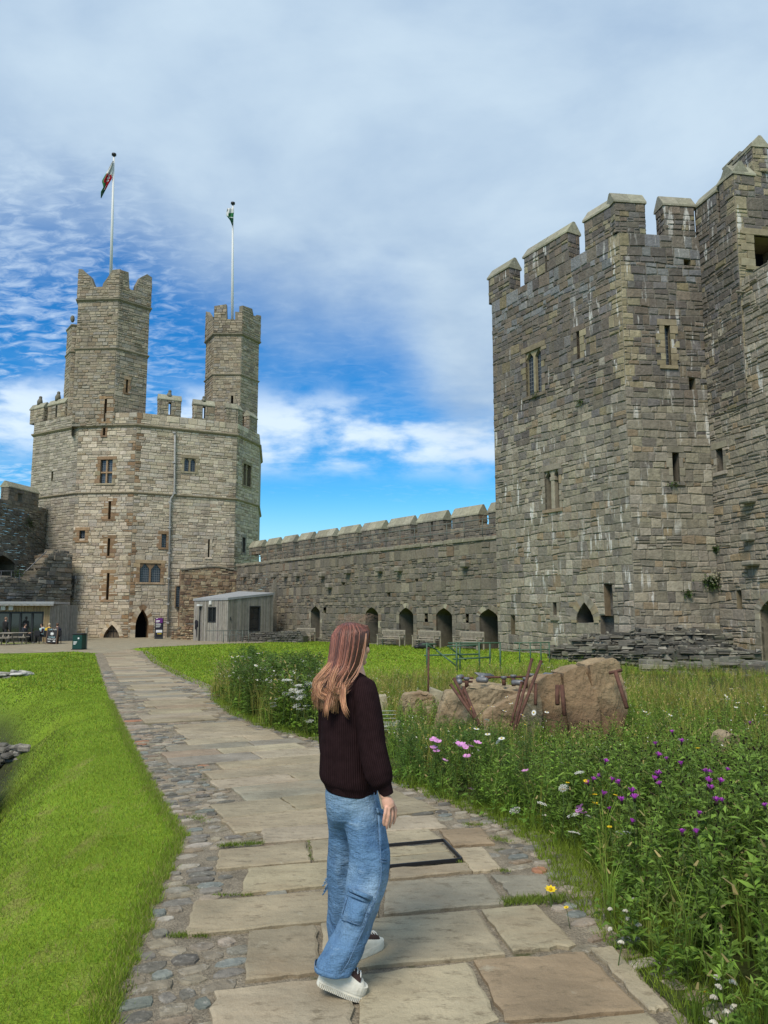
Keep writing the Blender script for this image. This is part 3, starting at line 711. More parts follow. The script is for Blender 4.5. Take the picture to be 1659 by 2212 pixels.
# ================================================================ curtain wall
CW0, CW1 = P2(509, 67.5), P2(1092, 40.6)
CW = Wall(CW0, CW1)
curt = empty('curtain_wall', (*CW.pt(CW.L/2, 0)[:2], -.5), 'long grey curtain wall with arched recesses and a row of gabled merlons between the towers', 'wall')
zwalk = CW.uz(1060, 1160)[1]
for x0, x1, y0, y1 in ((672, 692, 1309, 1378), (790, 818, 1311, 1392), (863, 894, 1312, 1396), (943, 978, 1313, 1400), (1037, 1077, 1315, 1405)):
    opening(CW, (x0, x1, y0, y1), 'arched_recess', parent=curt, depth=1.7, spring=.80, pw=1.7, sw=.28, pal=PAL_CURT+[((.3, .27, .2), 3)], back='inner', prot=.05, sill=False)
opening(CW, (590, 597, 1312, 1380), 'doorway', parent=curt, depth=1.5)
for px, py in ((702, 1322), (846, 1330), (921, 1332), (1010, 1336), (840, 1285), (742, 1262), (868, 1262), (900, 1255), (1021, 1178)):
    opening(CW, (px-3.5, px+3.5, py-4, py+4), 'putlog_hole', parent=curt, depth=.35)
mb = MB()
masonry(mb, CW, -1.0, zwalk, PAL_CURT, seed=21, h=(.22, .4), w=(.25, .62), prot=(.008, .075), wander=.05, split=.15)
mb.add([CW.pt(0, zwalk, 0), CW.pt(CW.L, zwalk, 0), CW.pt(CW.L, zwalk, -2.6), CW.pt(0, zwalk, -2.6)], [(0, 1, 2, 3)], (.2, .19, .16))
mb.build('wall_face', [M_STONE], curt)
mb = MB(); rng = np.random.default_rng(5); u = 0
while u < CW.L-.3:
    l = rng.uniform(.5, 1.1); wbox(mb, CW, u, min(u+l-.02, CW.L), zwalk-.14, zwalk+.07+rng.uniform(-.03, .03), -.6, .1+rng.uniform(-.03, .04), shade((.22, .2, .15), rng), 0, .02); u += l
mb.build('walkway_edge', [M_COPING], curt)
# corbels
mb = MB()
for px, py in ((531, 1243), (556, 1245), (596, 1243), (620, 1242), (646, 1241), (700, 1241), (755, 1234), (824, 1230), (866, 1229), (1009, 1219), (715, 1265)):
    u, z = CW.uz(px, py); wbox(mb, CW, u-.22, u+.22, z-.2, z+.15, -.1, .42, shade((.2, .18, .145), rng), 0, .07)
mb.build('corbels', [M_DRESS], curt)
# buttress-like scar beside the hut
mb = MB(); ua, z_ = CW.uz(585, 1320); ub, _ = CW.uz(600, 1320); ut, zt_ = CW.uz(597, 1246)
mb.add([CW.pt(ua, -.8, .0), CW.pt(ub, -.8, .0), CW.pt(ub, -.8, .7), CW.pt(ua, -.8, .7), CW.pt(ut-.1, zt_, 0), CW.pt(ut+.15, zt_, 0), CW.pt(ut+.1, zt_-.3, .25), CW.pt(ut-.1, zt_-.3, .25)],
       [(3, 2, 6, 7), (2, 1, 5, 6), (0, 3, 7, 4), (7, 6, 5, 4)], (.17, .155, .125)); mb.build('buttress', [M_STONE], curt)
PWL = Wall(CW.pt(0, 0, -2.3)[:2], CW.pt(CW.L, 0, -2.3)[:2])
zcs = PWL.uz(1048, 1133)[1]; zme = PWL.uz(1030, 1112)[1]; zmr = PWL.uz(1030, 1089)[1]
mb = MB(); masonry(mb, PWL, zwalk-.1, zcs, PAL_CURT, seed=22, h=(.17, .3), w=(.25, .6), prot=(.01, .06))
mb.add([PWL.pt(0, zcs, 0), PWL.pt(PWL.L, zcs, 0), PWL.pt(PWL.L, zcs, -.7), PWL.pt(0, zcs, -.7)], [(0, 1, 2, 3)], (.24, .22, .16))
mb.add([PWL.pt(0, -1, -.7), PWL.pt(PWL.L, -1, -.7), PWL.pt(PWL.L, zcs, -.7), PWL.pt(0, zcs, -.7)], [(3, 2, 1, 0)], (.2, .18, .14))
mb.build('parapet', [M_STONE], curt)
for i, (a, b) in enumerate(((1500, 1600), (1285, 1480), (1082, 1270), (912, 1075), (755, 905), (620, 750), (487, 615), (387, 485), (290, 383), (198, 285), (100, 195))):
    xa, xb = .3689*a+500.7+2, .3689*b+500.7-3.5
    ua = PWL.uz(xa, 1150)[0]; ub = PWL.uz(xb, 1150)[0]; m_ = (ua+ub)/2; ub -= .35
    merlon_at(PWL, ua, ub, zcs, zme, zmr, .7, curt, PAL_CURT, M_STONE, 200+i, slit=(m_-.1, m_+.1, zcs-.0+.02, zcs+.75) if i in (2,) else None)
# handrail of the wall walk
M_RAIL = mat('grey_green_steel', (.10, .115, .10), rough=.5)
hr_ = empty('handrail', (*CW.pt(CW.L/2, 0, -.35)[:2], zwalk), 'thin metal handrail along the walk on top of the curtain wall', 'handrail')
for i in range(22):
    mb = MB(); u = .5+i*(CW.L-1)/21; p = CW.pt(u, zwalk+.05, -.35); mb.tube([p, (p[0], p[1], zwalk+1.1)], .025, 6); mb.build('post', [M_RAIL], hr_)
for hh in (.58, 1.1):
    mb = MB(); mb.tube([CW.pt(.2, zwalk+hh, -.35), CW.pt(CW.L-.2, zwalk+hh, -.35)], .026, 6); mb.build('rail', [M_RAIL], hr_)

# ================================================================ the near tower on the right
A, B, C, D = P2(1075, 40), P2(1371, 32.15), P2(1555, 32.6), P2(1642, 30.25)
Ew = (D[0]+7, D[1]+1.2)
WA, WB, WC, WD = Wall(A, B), Wall(B, C), Wall(C, D), Wall(D, Ew)
near = empty('castle_tower', (9.5, 35.5, -.4), 'broad grey stone tower streaked with white lime beside the wildflower bed', 'tower')
def opn(W, x0, x1, y0, y1, name, **k): return opening(W, (x0, x1, y0, y1), name, parent=near, **k)
opn(WA, 1137, 1171, 756, 853, 'window', kind='glazed', lights=2, sw=.3, heads=True, pal=PAL_RTOP+PAL_OCHRE)
opn(WA, 1247, 1254, 716, 777, 'arrow_slit', sw=.3, pal=PAL_RTOP+PAL_OCHRE)
opn(WA, 1178, 1209, 1016, 1100, 'window_opening', kind='twin', sw=.2, pal=PAL_RLOW, depth=1.2, heads=True)
opn(WA, 1246, 1284, 1301, 1346, 'arched_window', spring=.15, pw=1.7, sw=.36, pal=PAL_OCHRE+PAL_RLOW, depth=1.2)
opn(WA, 1104, 1113, 1329, 1372, 'doorway', depth=1.2)
opn(WA, 1196, 1204, 1301, 1333, 'arrow_slit', sw=.2, pal=PAL_RLOW)
opn(WA, 1306, 1324, 1262, 1330, 'broken_recess', depth=.35, back='inner', pal=PAL_RLOW); opn(WA, 1298, 1327, 1330, 1372, 'broken_recess', depth=.28, back='inner', pal=PAL_RLOW)
opn(WB, 1436, 1448, 704, 790, 'window', kind='glazed', sw=.32, pal=PAL_OCHRE)
opn(WB, 1477, 1492, 560, 573, 'putlog_hole', depth=.5)
opn(WB, 1488, 1502, 816, 842, 'putlog_hole', depth=.5)
opn(WB, 1452, 1467, 978, 1041, 'arrow_slit', sw=.22, pal=PAL_RLOW, depth=.9)
zA = WA.uz(1240, 556)[1]     # crenel sill on the left face
zE = WA.uz(1058, 603)[1]; zRg = WA.uz(1112, 558)[1]
def pal_r(W, qa=None, qb=None):
    zsplit = WA.uz(1150, 900)[1]
    def f(u, z, rng):
        q = (qa and u < .35+.3*((z*1.9) % 1 > .5)) or (qb and u > W.L-.35-.3*((z*1.9+.5) % 1 > .5))
        if q: return PAL_OCHRE if z > zsplit else PAL_RLOW
        k = (z-zsplit)/3.0+rng.normal()*.35+.5*n1(u*.6+z*.3)
        if z > zA-2.2 and rng.random() < .35: return [((.185, .185, .185), 1), ((.215, .21, .205), 1)]
        return PAL_RTOP if k > 0 else PAL_RLOW
    return f
mb = MB()
masonry(mb, WA, -1.0, zA, pal_r(WA, qb=True), h=(.24, .45), w=(.24, .62), prot=(.008, .055), wander=.06, seed=51, split=.16)
masonry(mb, WB, -1.0, zA, pal_r(WB, qa=True), h=(.24, .46), w=(.25, .7), prot=(.008, .055), wander=.05, seed=52, split=.14)
zturE = WC.uz(1589, 372)[1]
masonry(mb, WC, 10.0, zA, PAL_RTOP, h=(.18, .36), w=(.25, .7), prot=(.012, .06), wander=.05, seed=53)
bk = [(D[0]+7, D[1]+1.2), (D[0]+8, 42), (A[0]+4, 47), A]
for a, b in zip(bk[:-1], bk[1:]): W = Wall(a, b); mb.add([W.pt(0, -1), W.pt(W.L, -1), W.pt(W.L, zA), W.pt(0, zA)], [(0, 1, 2, 3)], (.2, .185, .155))
mb.add([(x, y, zA-.01) for x, y in [A, B, C, D]+bk[:-1]], [tuple(range(7))], (.2, .19, .17))
mb.build('wall', [M_STONE_R], near)
def mr(W, x0, x1, y, sd, zt=zE, zr=None, z0=None, slit=None, th=.75):
    ua = W.uz(x0, y)[0]; ub = W.uz(x1, y)[0]
    if slit: a = W.uz(slit[0], slit[2])[0]; b = W.uz(slit[1], slit[2])[0]; slit = (a, b, W.uz(x0, slit[3])[1] if False else zA+.02, W.uz((slit[0]+slit[1])/2, slit[2])[1])
    return merlon_at(W, ua, ub, zA if z0 is None else z0, zt, zr or zt+.62, th, near, PAL_RTOP+[((.24, .21, .14), 4)], M_STONE_R, 300+sd, slit=slit)
mr(WA, 1055, 1100, 590, 1); mr(WA, 1132, 1228, 555, 2, slit=(1177, 1181, 552, 600)); mr(WA, 1262, 1327, 480, 3)
mr(WB, 1328, 1393, 455, 4); mr(WB, 1434, 1499, 455, 5)
mr(WC, 1499, 1548, 430, 6)
# stair turret at the right edge, its window and the taller turret behind
mb = MB(); zD = zturE
Tt = [WC.pt(WC.uz(1554, 420)[0], 0)[:2], D, Ew]
w1, w2 = Wall(Tt[0], Tt[1]), Wall(Tt[1], Tt[2])
opening(w2, (1629, 1700, 512, 580), 'window_opening', parent=near, depth=1.5, sw=.5, pal=PAL_OCHRE)
pq = lambda W: (lambda u, z, r: PAL_OCHRE if u < .4+.25*((z*1.8) % 1 > .5) else PAL_RTOP)
masonry(mb, w1, zA-.5, zD, lambda u, z, r: PAL_OCHRE if u > w1.L-.4 else PAL_RTOP, h=(.25, .4), w=(.3, .7), seed=55)
z2sl = w2.uz(1640, 428)[1]
masonry(mb, w2, 11.0, z2sl, pq(w2), h=(.25, .42), w=(.35, .8), seed=56)
mb.build('stair_turret', [M_STONE_R], near)
merlon_at(w2, 0.0, w2.uz(1629, 390)[0], z2sl, zD, zD+.62, .8, near, PAL_RTOP+PAL_OCHRE, M_STONE_R, 320)
merlon_at(Wall(Tt[0], D), 0.0, w1.L, z2sl, zD, zD+.62, .7, near, PAL_RTOP+PAL_OCHRE, M_STONE_R, 321)
mb = MB()
G = [P2(1622, 36.5), P2(1690, 34.2), P2(1800, 35)]
g1, g2 = Wall(G[0], G[1]), Wall(G[1], G[2])
zg = g1.uz(1600, 330)[1]
for i, W in enumerate((g1, g2)): masonry(mb, W, 14.0, W.uz(1640, 345)[1] if i == 1 else zg, PAL_RTOP+PAL_OCHRE, h=(.25, .42), w=(.35, .8), seed=57+i)
mb.add([g1.pt(0, 14), (G[0][0]+2, G[0][1]+4, 14), (G[0][0]+2, G[0][1]+4, zg), g1.pt(0, zg)], [(3, 2, 1, 0)], (.2, .18, .14))
mb.build('upper_turret', [M_STONE_R], near)
merlon_at(g1, g1.L*.35, g1.L, zg-1.5, g1.uz(1625, 303)[1]-.3, g1.uz(1625, 290)[1], .8, near, PAL_RTOP+PAL_OCHRE, M_STONE_R, 330)
merlon_at(g1, 0, g1.L*.33, zg-.6, zg, zg+.5, .8, near, PAL_RTOP+PAL_OCHRE, M_STONE_R, 331)

# wall running from the tower towards the viewer at the right edge
dirv = np.array(D)-np.array(C); dirv /= np.linalg.norm(dirv); Fp = (C[0]+dirv[0]*9+.3, C[1]+dirv[1]*9)
WR = Wall(C, Fp)
side = empty('castle_wall', (*WR.pt(4, 0)[:2], -.3), 'light grey coursed wall at the right edge running towards the viewer', 'wall')
opening(WR, (1549, 1564, 969, 1019), 'arrow_slit', parent=side, sw=.25, pal=PAL_RLOW, depth=.8)
opening(WR, (1592, 1603, 1275, 1315), 'broken_recess', parent=side, depth=.6, back='inner')
opening(WR, (1646, 1690, 1296, 1440), 'doorway', parent=side, depth=1.5, spring=.8, sw=.3, pal=PAL_RLOW)
topR = lambda u: float(np.interp(u, [0, 1.6, 2.4, 3.0, 9], [WR.uz(1552, 690)[1], WR.uz(1562, 640)[1], WR.uz(1600, 605)[1], WR.uz(1659, 566)[1], WR.uz(1659, 560)[1]+.3]))
mb = MB()
PAL_SIDE = lift([((.30, .265, .21), 5), ((.26, .235, .19), 5), ((.22, .20, .165), 4), ((.34, .31, .25), 3), ((.30, .23, .15), 1.5)], .92, .2)
masonry(mb, WR, -1.0, topR(9), PAL_SIDE, h=(.19, .36), w=(.26, .7), prot=(.012, .07), wander=.05, seed=58, split=.25, top=topR)
mb.prism([WR.pt(0, -1, -1.5), WR.pt(WR.L, -1, -1.5), WR.pt(WR.L, 13, -1.5), WR.pt(0, 13, -1.5)], -WR.N*.3, (.22, .2, .16))
mb.build('wall_face', [M_STONE_R], side)
mb = MB()
for px, py, ww, hh in ((1623, 1083, .5, .2), (1624, 1160, .35, .35), (1630, 1217, .55, .22), (1607, 632, .1, .1)):
    u, z = WR.uz(px, py); wbox(mb, WR, u-ww*.6, u+ww*.6, z-hh/2, z+hh/2, -.1, .4, (.22, .2, .16), 0, .06)
mb.build('projecting_stone', [M_DRESS], side)

# ================================================================ wall at the left edge beside the far tower
Lp0, Lp1 = (-34.6, 44.0), P2(112, 69.2, 1100)
LW = Wall(Lp0, Lp1)
left = empty('castle_wall', (*LW.pt(LW.L*.7, 0)[:2], -.5), 'dark weathered wall with a pierced merlon and an arched recess left of the far tower', 'wall')
zlm = LW.uz(60, 1062)[1]; zlc = LW.uz(0, 1072)[1]-.2
opening(LW, (-25, 31, 1199, 1245), 'arched_recess', parent=left, depth=1.8, spring=.6, sw=.3, pal=PAL_CURT, back='inner', pw=1.5)
mb = MB(); masonry(mb, LW, -1.2, zlc, PAL_CURT, seed=61, h=(.18, .34), w=(.3, .7), prot=(.01, .1), wander=.05)
mb.add([LW.pt(0, zlc, 0), LW.pt(LW.L, zlc, 0), LW.pt(LW.L, zlc, -1.5), LW.pt(0, zlc, -1.5)], [(0, 1, 2, 3)], (.2, .19, .16)); mb.build('wall_face', [M_STONE], left)
ua, ub = LW.uz(18, 1070)[0], LW.uz(84, 1070)[0]
merlon_at(LW, ua, ub, zlc, zlm, zlm+.55, .7, left, PAL_CURT, M_STONE, 401, slit=(ua+(ub-ua)*.3, ua+(ub-ua)*.45, zlc+.1, zlm-.3))
merlon_at(LW, ua-7, ua-1.9, zlc, zlm, zlm+.55, .7, left, PAL_CURT, M_STONE, 402)
# ruined stair block in front of it
R0, R1 = P2(-30, 58.5), P2(150, 65.4)
RW = Wall(R0, R1)
ruin = empty('ruined_stair_wall', (*RW.pt(RW.L*.6, 0)[:2], -.5), 'stepped ruin of a stair in front of the left wall, above the cafe roof', 'ruin')
rp = [RW.uz(x, y) for x, y in ((-30, 1248), (20, 1248), (45, 1256), (60, 1262), (80, 1250), (92, 1232), (100, 1222), (106, 1205), (116, 1196), (126, 1192), (148, 1196))]
mb = MB(); topx = lambda u: float(np.interp(u, [p[0] for p in rp], [p[1] for p in rp]))+.12*n1(u*3)
masonry(mb, RW, -1.2, max(p[1] for p in rp), PAL_CURT+PAL_GREY, seed=62, h=(.2, .42), w=(.35, .9), prot=(.01, .16), wander=.05, top=topx)
mb.prism([RW.pt(p[0], p[1]-.1, -.05) for p in rp[::-1]]+[RW.pt(rp[0][0], -1.2, -.05), RW.pt(rp[-1][0], -1.2, -.05)], -RW.N*1.1, (.12, .11, .09))
mb.build('wall_face', [M_STONE], ruin)
mb = MB(); rng = np.random.default_rng(8)
for _ in range(150):
    u = rng.uniform(0, rp[-1][0]); a, b, c = rng.uniform(.3, .9), rng.uniform(.3, .8), rng.uniform(.15, .35); wbox(mb, RW, u-a/2, u+a/2, topx(u)-.25+rng.normal(0, .1), topx(u)-.25+c+rng.normal(0, .1), -rng.uniform(0, 1.2)-b, -rng.uniform(0, .2)+.05, shade(pick(PAL_CURT, rng), rng, .3), 0, .05)
mb.build('broken_top', [M_STONE], ruin)
# ================================================================ ground
LIP = ([1.0, 2.0, 4.5, 8.0, 10.0, 13.0, 17.0, 22.0], [-1.75, -1.85, -2.25, -3.4, -4.0, -5.2, -7.3, -10.4])
def smooth(a, b, x):
    t = np.clip((x-a)/(b-a), 0, 1); return t*t*(3-2*t)
def terrain(x, y):
    x = np.asarray(x, float); y = np.asarray(y, float)
    z = -0.010*np.clip(y-4, 0, 62)
    lip = np.interp(y, *LIP); d = lip-x
    dep = 1.0*(1-smooth(15, 24, y))
    z = z-dep*smooth(0.0, 1.5, d)-0.14*dep*smooth(-.55, .6, d)
    gul = np.exp(-((y-13.4-(x+5)*.12)/.30)**2)*smooth(-4.9, -5.7, x)*(1-smooth(-11, -13, x)); z = z-.5*gul
    z = z+0.02*np.sin(x*1.3+y*.7)*np.sin(y*.9-x*.4)*smooth(3, 12, y)*smooth(.2, 1.2, -.40*y+.6-x)
    return z
def pmesh_grid(xs, ys, name, m, colf):
    X, Y = np.meshgrid(xs, ys); V = np.stack([X, Y, terrain(X, Y)], -1).reshape(-1, 3)
    nx = len(xs); i = np.arange((len(ys)-1)*(nx-1)); r, c = i//(nx-1), i % (nx-1); a = r*nx+c
    F = np.stack([a, a+1, a+nx+1, a+nx], -1); ce = V[F].mean(1)
    return fast_mesh(name, V, F, colf(ce), m, smooth=True)
def straw(x, y):
    """dry mowing streaks across the left bank and pale clippings along its lip"""
    s = np.zeros_like(x)
    for k, (ax, ay, bx, by, wd) in enumerate(STREAKS):
        ax, ay, bx, by = ax-(bx-ax)*.35, ay-(by-ay)*.35, bx+(bx-ax)*.35, by+(by-ay)*.35; dx, dy = bx-ax, by-ay; L = np.hypot(dx, dy); t = ((x-ax)*dx+(y-ay)*dy)/L**2; q = abs((x-ax)*dy-(y-ay)*dx)/L
        s = np.maximum(s, np.exp(-(q/(wd*.62))**2)*smooth(0, .25, t)*smooth(1, .75, t)*(.55+.35*np.sin(t*9+k)))
    return s
STREAKS = []
for (a, b, c, d, wd) in ((205, 1755, 330, 1700, .05), (290, 1790, 420, 1690+60, .05), (120, 1690, 190, 1640, .10), (60, 1720, 190, 1660, .09), (210, 1775, 250, 1740, .05), (300, 1745, 345, 1715, .05),
                         (60, 2080, 210, 2000, .06), (20, 2120, 150, 2060, .06), (90, 2165, 230, 2080, .05), (10, 1990, 80, 1950, .06), (130, 2200, 260, 2120, .05), (170, 1890, 250, 1850, .05),
                         (30, 1900, 70, 1800, .10), (70, 1800, 100, 1740, .10), (5, 2010, 45, 1930, .12), (70, 1580, 120, 1545, .1), (120, 1870, 230, 1790, .04)):
    A_, B_ = ground(a, b), ground(c, d); STREAKS.append((A_[0], A_[1], B_[0], B_[1], wd))
def lawn_hook(c, H):
    n = H['mrange'](H['noise'](60.0, 4, .7), .3, .7, .65, 1.35); return H['scale'](c, n)
M_LAWN = mat('mown_grass_ground', attr=True, vary=.25, vscale=.8, bump=.8, bscale=70, bdist=.03, spec=.05, hook=lawn_hook)
GREEN = np.array((.19, .28, .022)); STRAW = np.array((.30, .26, .085)); OLIVE = np.array((.12, .145, .03))
def lawn_col(P):
    x, y = P[:, 0], P[:, 1]; s = straw(x, y)*.55
    n = .5+.5*np.sin(x*1.1+np.sin(y*.8)*2)*np.sin(y*.35+x*.3)
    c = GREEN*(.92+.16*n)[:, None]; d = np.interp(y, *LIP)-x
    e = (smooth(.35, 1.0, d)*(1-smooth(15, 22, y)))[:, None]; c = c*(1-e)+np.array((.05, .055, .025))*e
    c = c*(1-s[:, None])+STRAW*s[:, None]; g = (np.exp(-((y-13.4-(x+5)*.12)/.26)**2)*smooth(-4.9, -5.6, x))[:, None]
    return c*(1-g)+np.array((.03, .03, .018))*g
xs = np.unique(np.concatenate([np.linspace(-160, -14, 12), np.linspace(-14, 3, 130), np.linspace(3, 24, 22), np.linspace(24, 160, 10)]))
ys = np.unique(np.concatenate([np.linspace(-40, 0, 8), np.linspace(0, 26, 190), np.linspace(26, 76, 26), np.linspace(76, 300, 8)]))
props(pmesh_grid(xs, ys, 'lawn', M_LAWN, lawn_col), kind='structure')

# ---------------------------------------------------------------- path
LEFT = [(200, 2290), (235, 2212), (270, 2099), (302, 2040), (344, 1925), (398, 1807), (374, 1772), (332, 1701), (290, 1619.5), (253, 1544), (226, 1478), (205, 1413)]
RIGHT = [(1530, 2260), (1459, 2178), (1402, 2125), (1337, 2056), (1289, 1995), (1219, 1929), (1180, 1868), (1141, 1820), (1062, 1775), (975, 1742), (845, 1690), (690, 1605), (560, 1570), (498, 1544), (450, 1505), (428, 1481), (377, 1459.6), (326, 1429), (299, 1399)]
Lw = [ground(*p)[:2] for p in LEFT]; Rw = [ground(*p)[:2] for p in RIGHT]
PATH_POLY = np.array(Lw+Rw[::-1])
def inside(poly, x, y):
    x = np.asarray(x); y = np.asarray(y); r = np.zeros(x.shape, bool); n = len(poly)
    for i in range(n):
        (x0, y0), (x1, y1) = poly[i], poly[(i+1) % n]
        with np.errstate(divide='ignore', invalid='ignore'):
            r ^= ((y0 > y) != (y1 > y)) & (x < (x1-x0)*(y-y0)/(y1-y0+1e-12)+x0)
    return r
def edge_x(pts, y):
    p = np.array(pts); o = np.argsort(p[:, 1]); return np.interp(y, p[o, 1], p[o, 0])
def grit_hook(c, H):
    n = H['mrange'](H['noise'](90, 3, .7), .35, .65, .7, 1.3); c = H['scale'](c, n)
    m = H['mrange'](H['noise'](3.5, 4, .6), .62, .7); return H['mix'](m, c, (.10, .10, .05))
M_GRIT = mat('pale_mortar_grit', (.23, .195, .145), vary=.35, vscale=6, bump=1.0, bscale=60, bdist=.02, spec=.05, hook=grit_hook)
mb = MB(); yy = np.unique(np.concatenate([np.linspace(2.2, 12, 60), np.linspace(12, 40, 40)]))
for a, b in zip(yy[:-1], yy[1:]):
    q = [(edge_x(Lw, a)-.03, a), (edge_x(Rw, a)+.35, a), (edge_x(Rw, b)+.35, b), (edge_x(Lw, b)-.03, b)]
    mb.add([(x, y, gz(x, y)+.006) for x, y in q], [(0, 1, 2, 3)])
props(mb.build('path', M_GRIT), kind='structure')
# paved forecourt in front of the far tower and cafe
def flag_hook(c, H):
    n = H['mrange'](H['noise'](1.8, 6, .65, sc=(1, 2.2, 1)), .3, .7, .80, 1.18); c = H['scale'](c, n)
    d = H['mrange'](H['noise'](9, 6, .75, sc=(1, 2.0, 1), loc=(3, 1, 0)), .53, .67); c = H['mix'](H['math']('MULTIPLY', d, .72), c, (.12, .095, .06)); l_ = H['mrange'](H['noise'](5, 6, .75, loc=(7, 2, 0)), .62, .70); c = H['mix'](H['math']('MULTIPLY', l_, .5), c, (.40, .36, .27))
    f = H['mrange'](H['noise'](140, 3, .7), .3, .7, .88, 1.12); c = H['scale'](c, f)
    b = H['mrange'](H['noise'](1.3, 4, .6, loc=(8, 8, 0)), .5, .7); return H['mix'](H['math']('MULTIPLY', b, .28), c, (.34, .235, .14))
M_FLAG = mat('sandstone_flag', attr=True, vary=.2, vscale=2.2, bump=.7, bscale=14, bdist=.02, spec=.18, rough=.8, hook=flag_hook)
FORE = [(-60, 1412), (0, 1412.5), (165, 1408), (206, 1412), (240, 1411), (297, 1400), (480, 1391), (560, 1389)]
fw = [ground(*p)[:2] for p in FORE]
mb = MB(); far = [(-6, 68), (-45, 72), (-45, 40)]
pts = fw+far; mb.add([(x, y, gz(x, y)+.010) for x, y in pts], [tuple(range(len(pts)))], (.27, .235, .165))
props(mb.build('paved_forecourt', M_FLAG), kind='structure')

PAL_FLAG = [((.30, .25, .17), 6), ((.275, .232, .16), 4), ((.325, .275, .19), 4), ((.285, .22, .15), 3), ((.235, .21, .16), 2)]
FLAGS = []           # world quads already laid
def flag(mb, q, rng, col=None, th=.022):
    q = [np.array(p[:2], float) for p in q]; c = sum(q)/4; ring = []; dist = c[1]
    n = 7 if dist < 8 else (4 if dist < 14 else 2)
    for i in range(4):
        a, b = q[i], q[(i+1) % 4]; e = (b-a); L = np.linalg.norm(e); nn = np.array([e[1], -e[0]])/max(L, 1e-6)
        for k in range(n):
            t = k/n; ring.append(a+e*t+nn*rng.normal(0, .007)*(1 if k else .2))
    ring = [c+(p-c)*(1-.0) for p in ring]
    if np.cross(q[1]-q[0], q[2]-q[1]) < 0: ring = ring[::-1]
    m = len(ring); ht = [th*rng.uniform(.8, 1.2) for _ in range(4)]; tl = rng.normal(0, .004, 2)
    def zt(p, h): return gz(*p)+.006+h+float(np.dot(p-c, tl))
    inn = [c+(p-c)*(1-.016/max(np.linalg.norm(p-c), .05)) for p in ring]
    vs = [(*p, gz(*p)+.002) for p in ring]+[(*p, zt(p, th*.7)) for p in ring]+[(*p, zt(p, th)) for p in inn]
    fs = [(j, (j+1) % m, m+(j+1) % m, m+j) for j in range(m)]+[(m+j, m+(j+1) % m, 2*m+(j+1) % m, 2*m+j) for j in range(m)]+[tuple(range(2*m, 3*m))]
    mb.add(vs, fs, col or shade(pick(PAL_FLAG, rng), rng, .10)); FLAGS.append(np.array(q))
mb = MB(); rng = np.random.default_rng(17)
Lc = lambda x, y: (.36887*x+222.5, .36887*y+1766.9)
Rc = lambda x, y: (.43595*x+778.9, .43595*y+1724.6)
near_flags = [
 [(462, 2150), (752, 2121), (765, 2300), (455, 2300)], [(770, 2119), (1008, 2090), (1078, 2212), (1120, 2300), (786, 2300)][:3]+[(786, 2300)],
 [(1023, 2084), (1262, 2066), (1392, 2193), (1090, 2217)], [Rc(1138, 766), Rc(1242, 757), Rc(1525, 1060), Rc(1432, 1074)],
 [(1105, 2228), (1400, 2202), (1520, 2300), (1140, 2300)],
 [(538, 2020), (681, 2006.7), (688, 2110), (531, 2128)], [(693, 2004), (1030, 1975), (1092, 2071), (700, 2108)], [(1040, 1973), (1158, 1962), (1245, 2051), (1108, 2064.6)],
 [(420, 1956), (812, 1921), (817, 1987), (405, 2029)], [(825, 1914), (1047, 1897), (1093, 1960), (830, 1984)], [(1060, 1897), (1182, 1899), (1197, 1942.6), (1110, 1945)],
 [(536, 1883), (828, 1859), (828, 1911), (519, 1940)], [(842, 1884), (1014, 1872), (1019, 1889), (842, 1906)], [(982, 1842), (1040.5, 1836), (1084, 1884), (1023, 1890)],
 [(473, 1842.5), (660, 1826), (671, 1868), (468, 1885)], [(668, 1824), (790, 1812), (797, 1856), (679, 1867)],
 [(800, 1806), (928, 1798), (957, 1820), (803, 1834)], [(949, 1798.7), (1040.5, 1794), (1069, 1829), (979, 1833.6)],
 [(564, 1798), (790, 1779), (795, 1808), (567, 1829)], [(797, 1777), (935, 1767), (965, 1794), (801, 1803)],
]
for q in near_flags: flag(mb, [ground(*p) for p in q], rng, (.26, .195, .125) if q[0] in ((1023, 2084), (949, 1798.7)) else None)
# the courses beyond, laid across the path
TH = R(25); e_ = np.array([cos(TH), sin(TH)]); d_ = np.array([-sin(TH), cos(TH)])
s = float(np.dot(ground(690, 1786)[:2], d_)); first = True
while s < 44:
    hgt = rng.uniform(.34, .62) if s < 20 else rng.uniform(.5, .8)
    sm = s+hgt/2
    # path limits on this course
    tt = np.linspace(-25, 12, 741); P = e_[None]*tt[:, None]+d_[None]*sm; ok = inside(PATH_POLY, P[:, 0], P[:, 1])
    if ok.any():
        ta, tb = tt[ok][0], tt[ok][-1]; yc = float(np.dot((ta+tb)/2*e_+sm*d_, (0, 1)))
        ta += rng.uniform(.25, .75) if yc < 20 else .35; tb -= rng.uniform(.05, .45)
        t = ta
        while t < tb-.25:
            L = rng.uniform(.65, 1.6); L = tb-t if tb-t-L < .4 else L
            g = .012
            q = [t*e_+s*d_, (t+L-g)*e_+s*d_, (t+L-g)*e_+(s+hgt-g)*d_, t*e_+(s+hgt-g)*d_]
            if rng.random() > .06: flag(mb, q, rng)
            t += L
    s += hgt
props(mb.build('flagstone_paving', M_FLAG), kind='structure')
FLAGS.append(np.array([ground(*p)[:2] for p in ((803, 1840), (957, 1826), (996, 1866), (803, 1884))]))
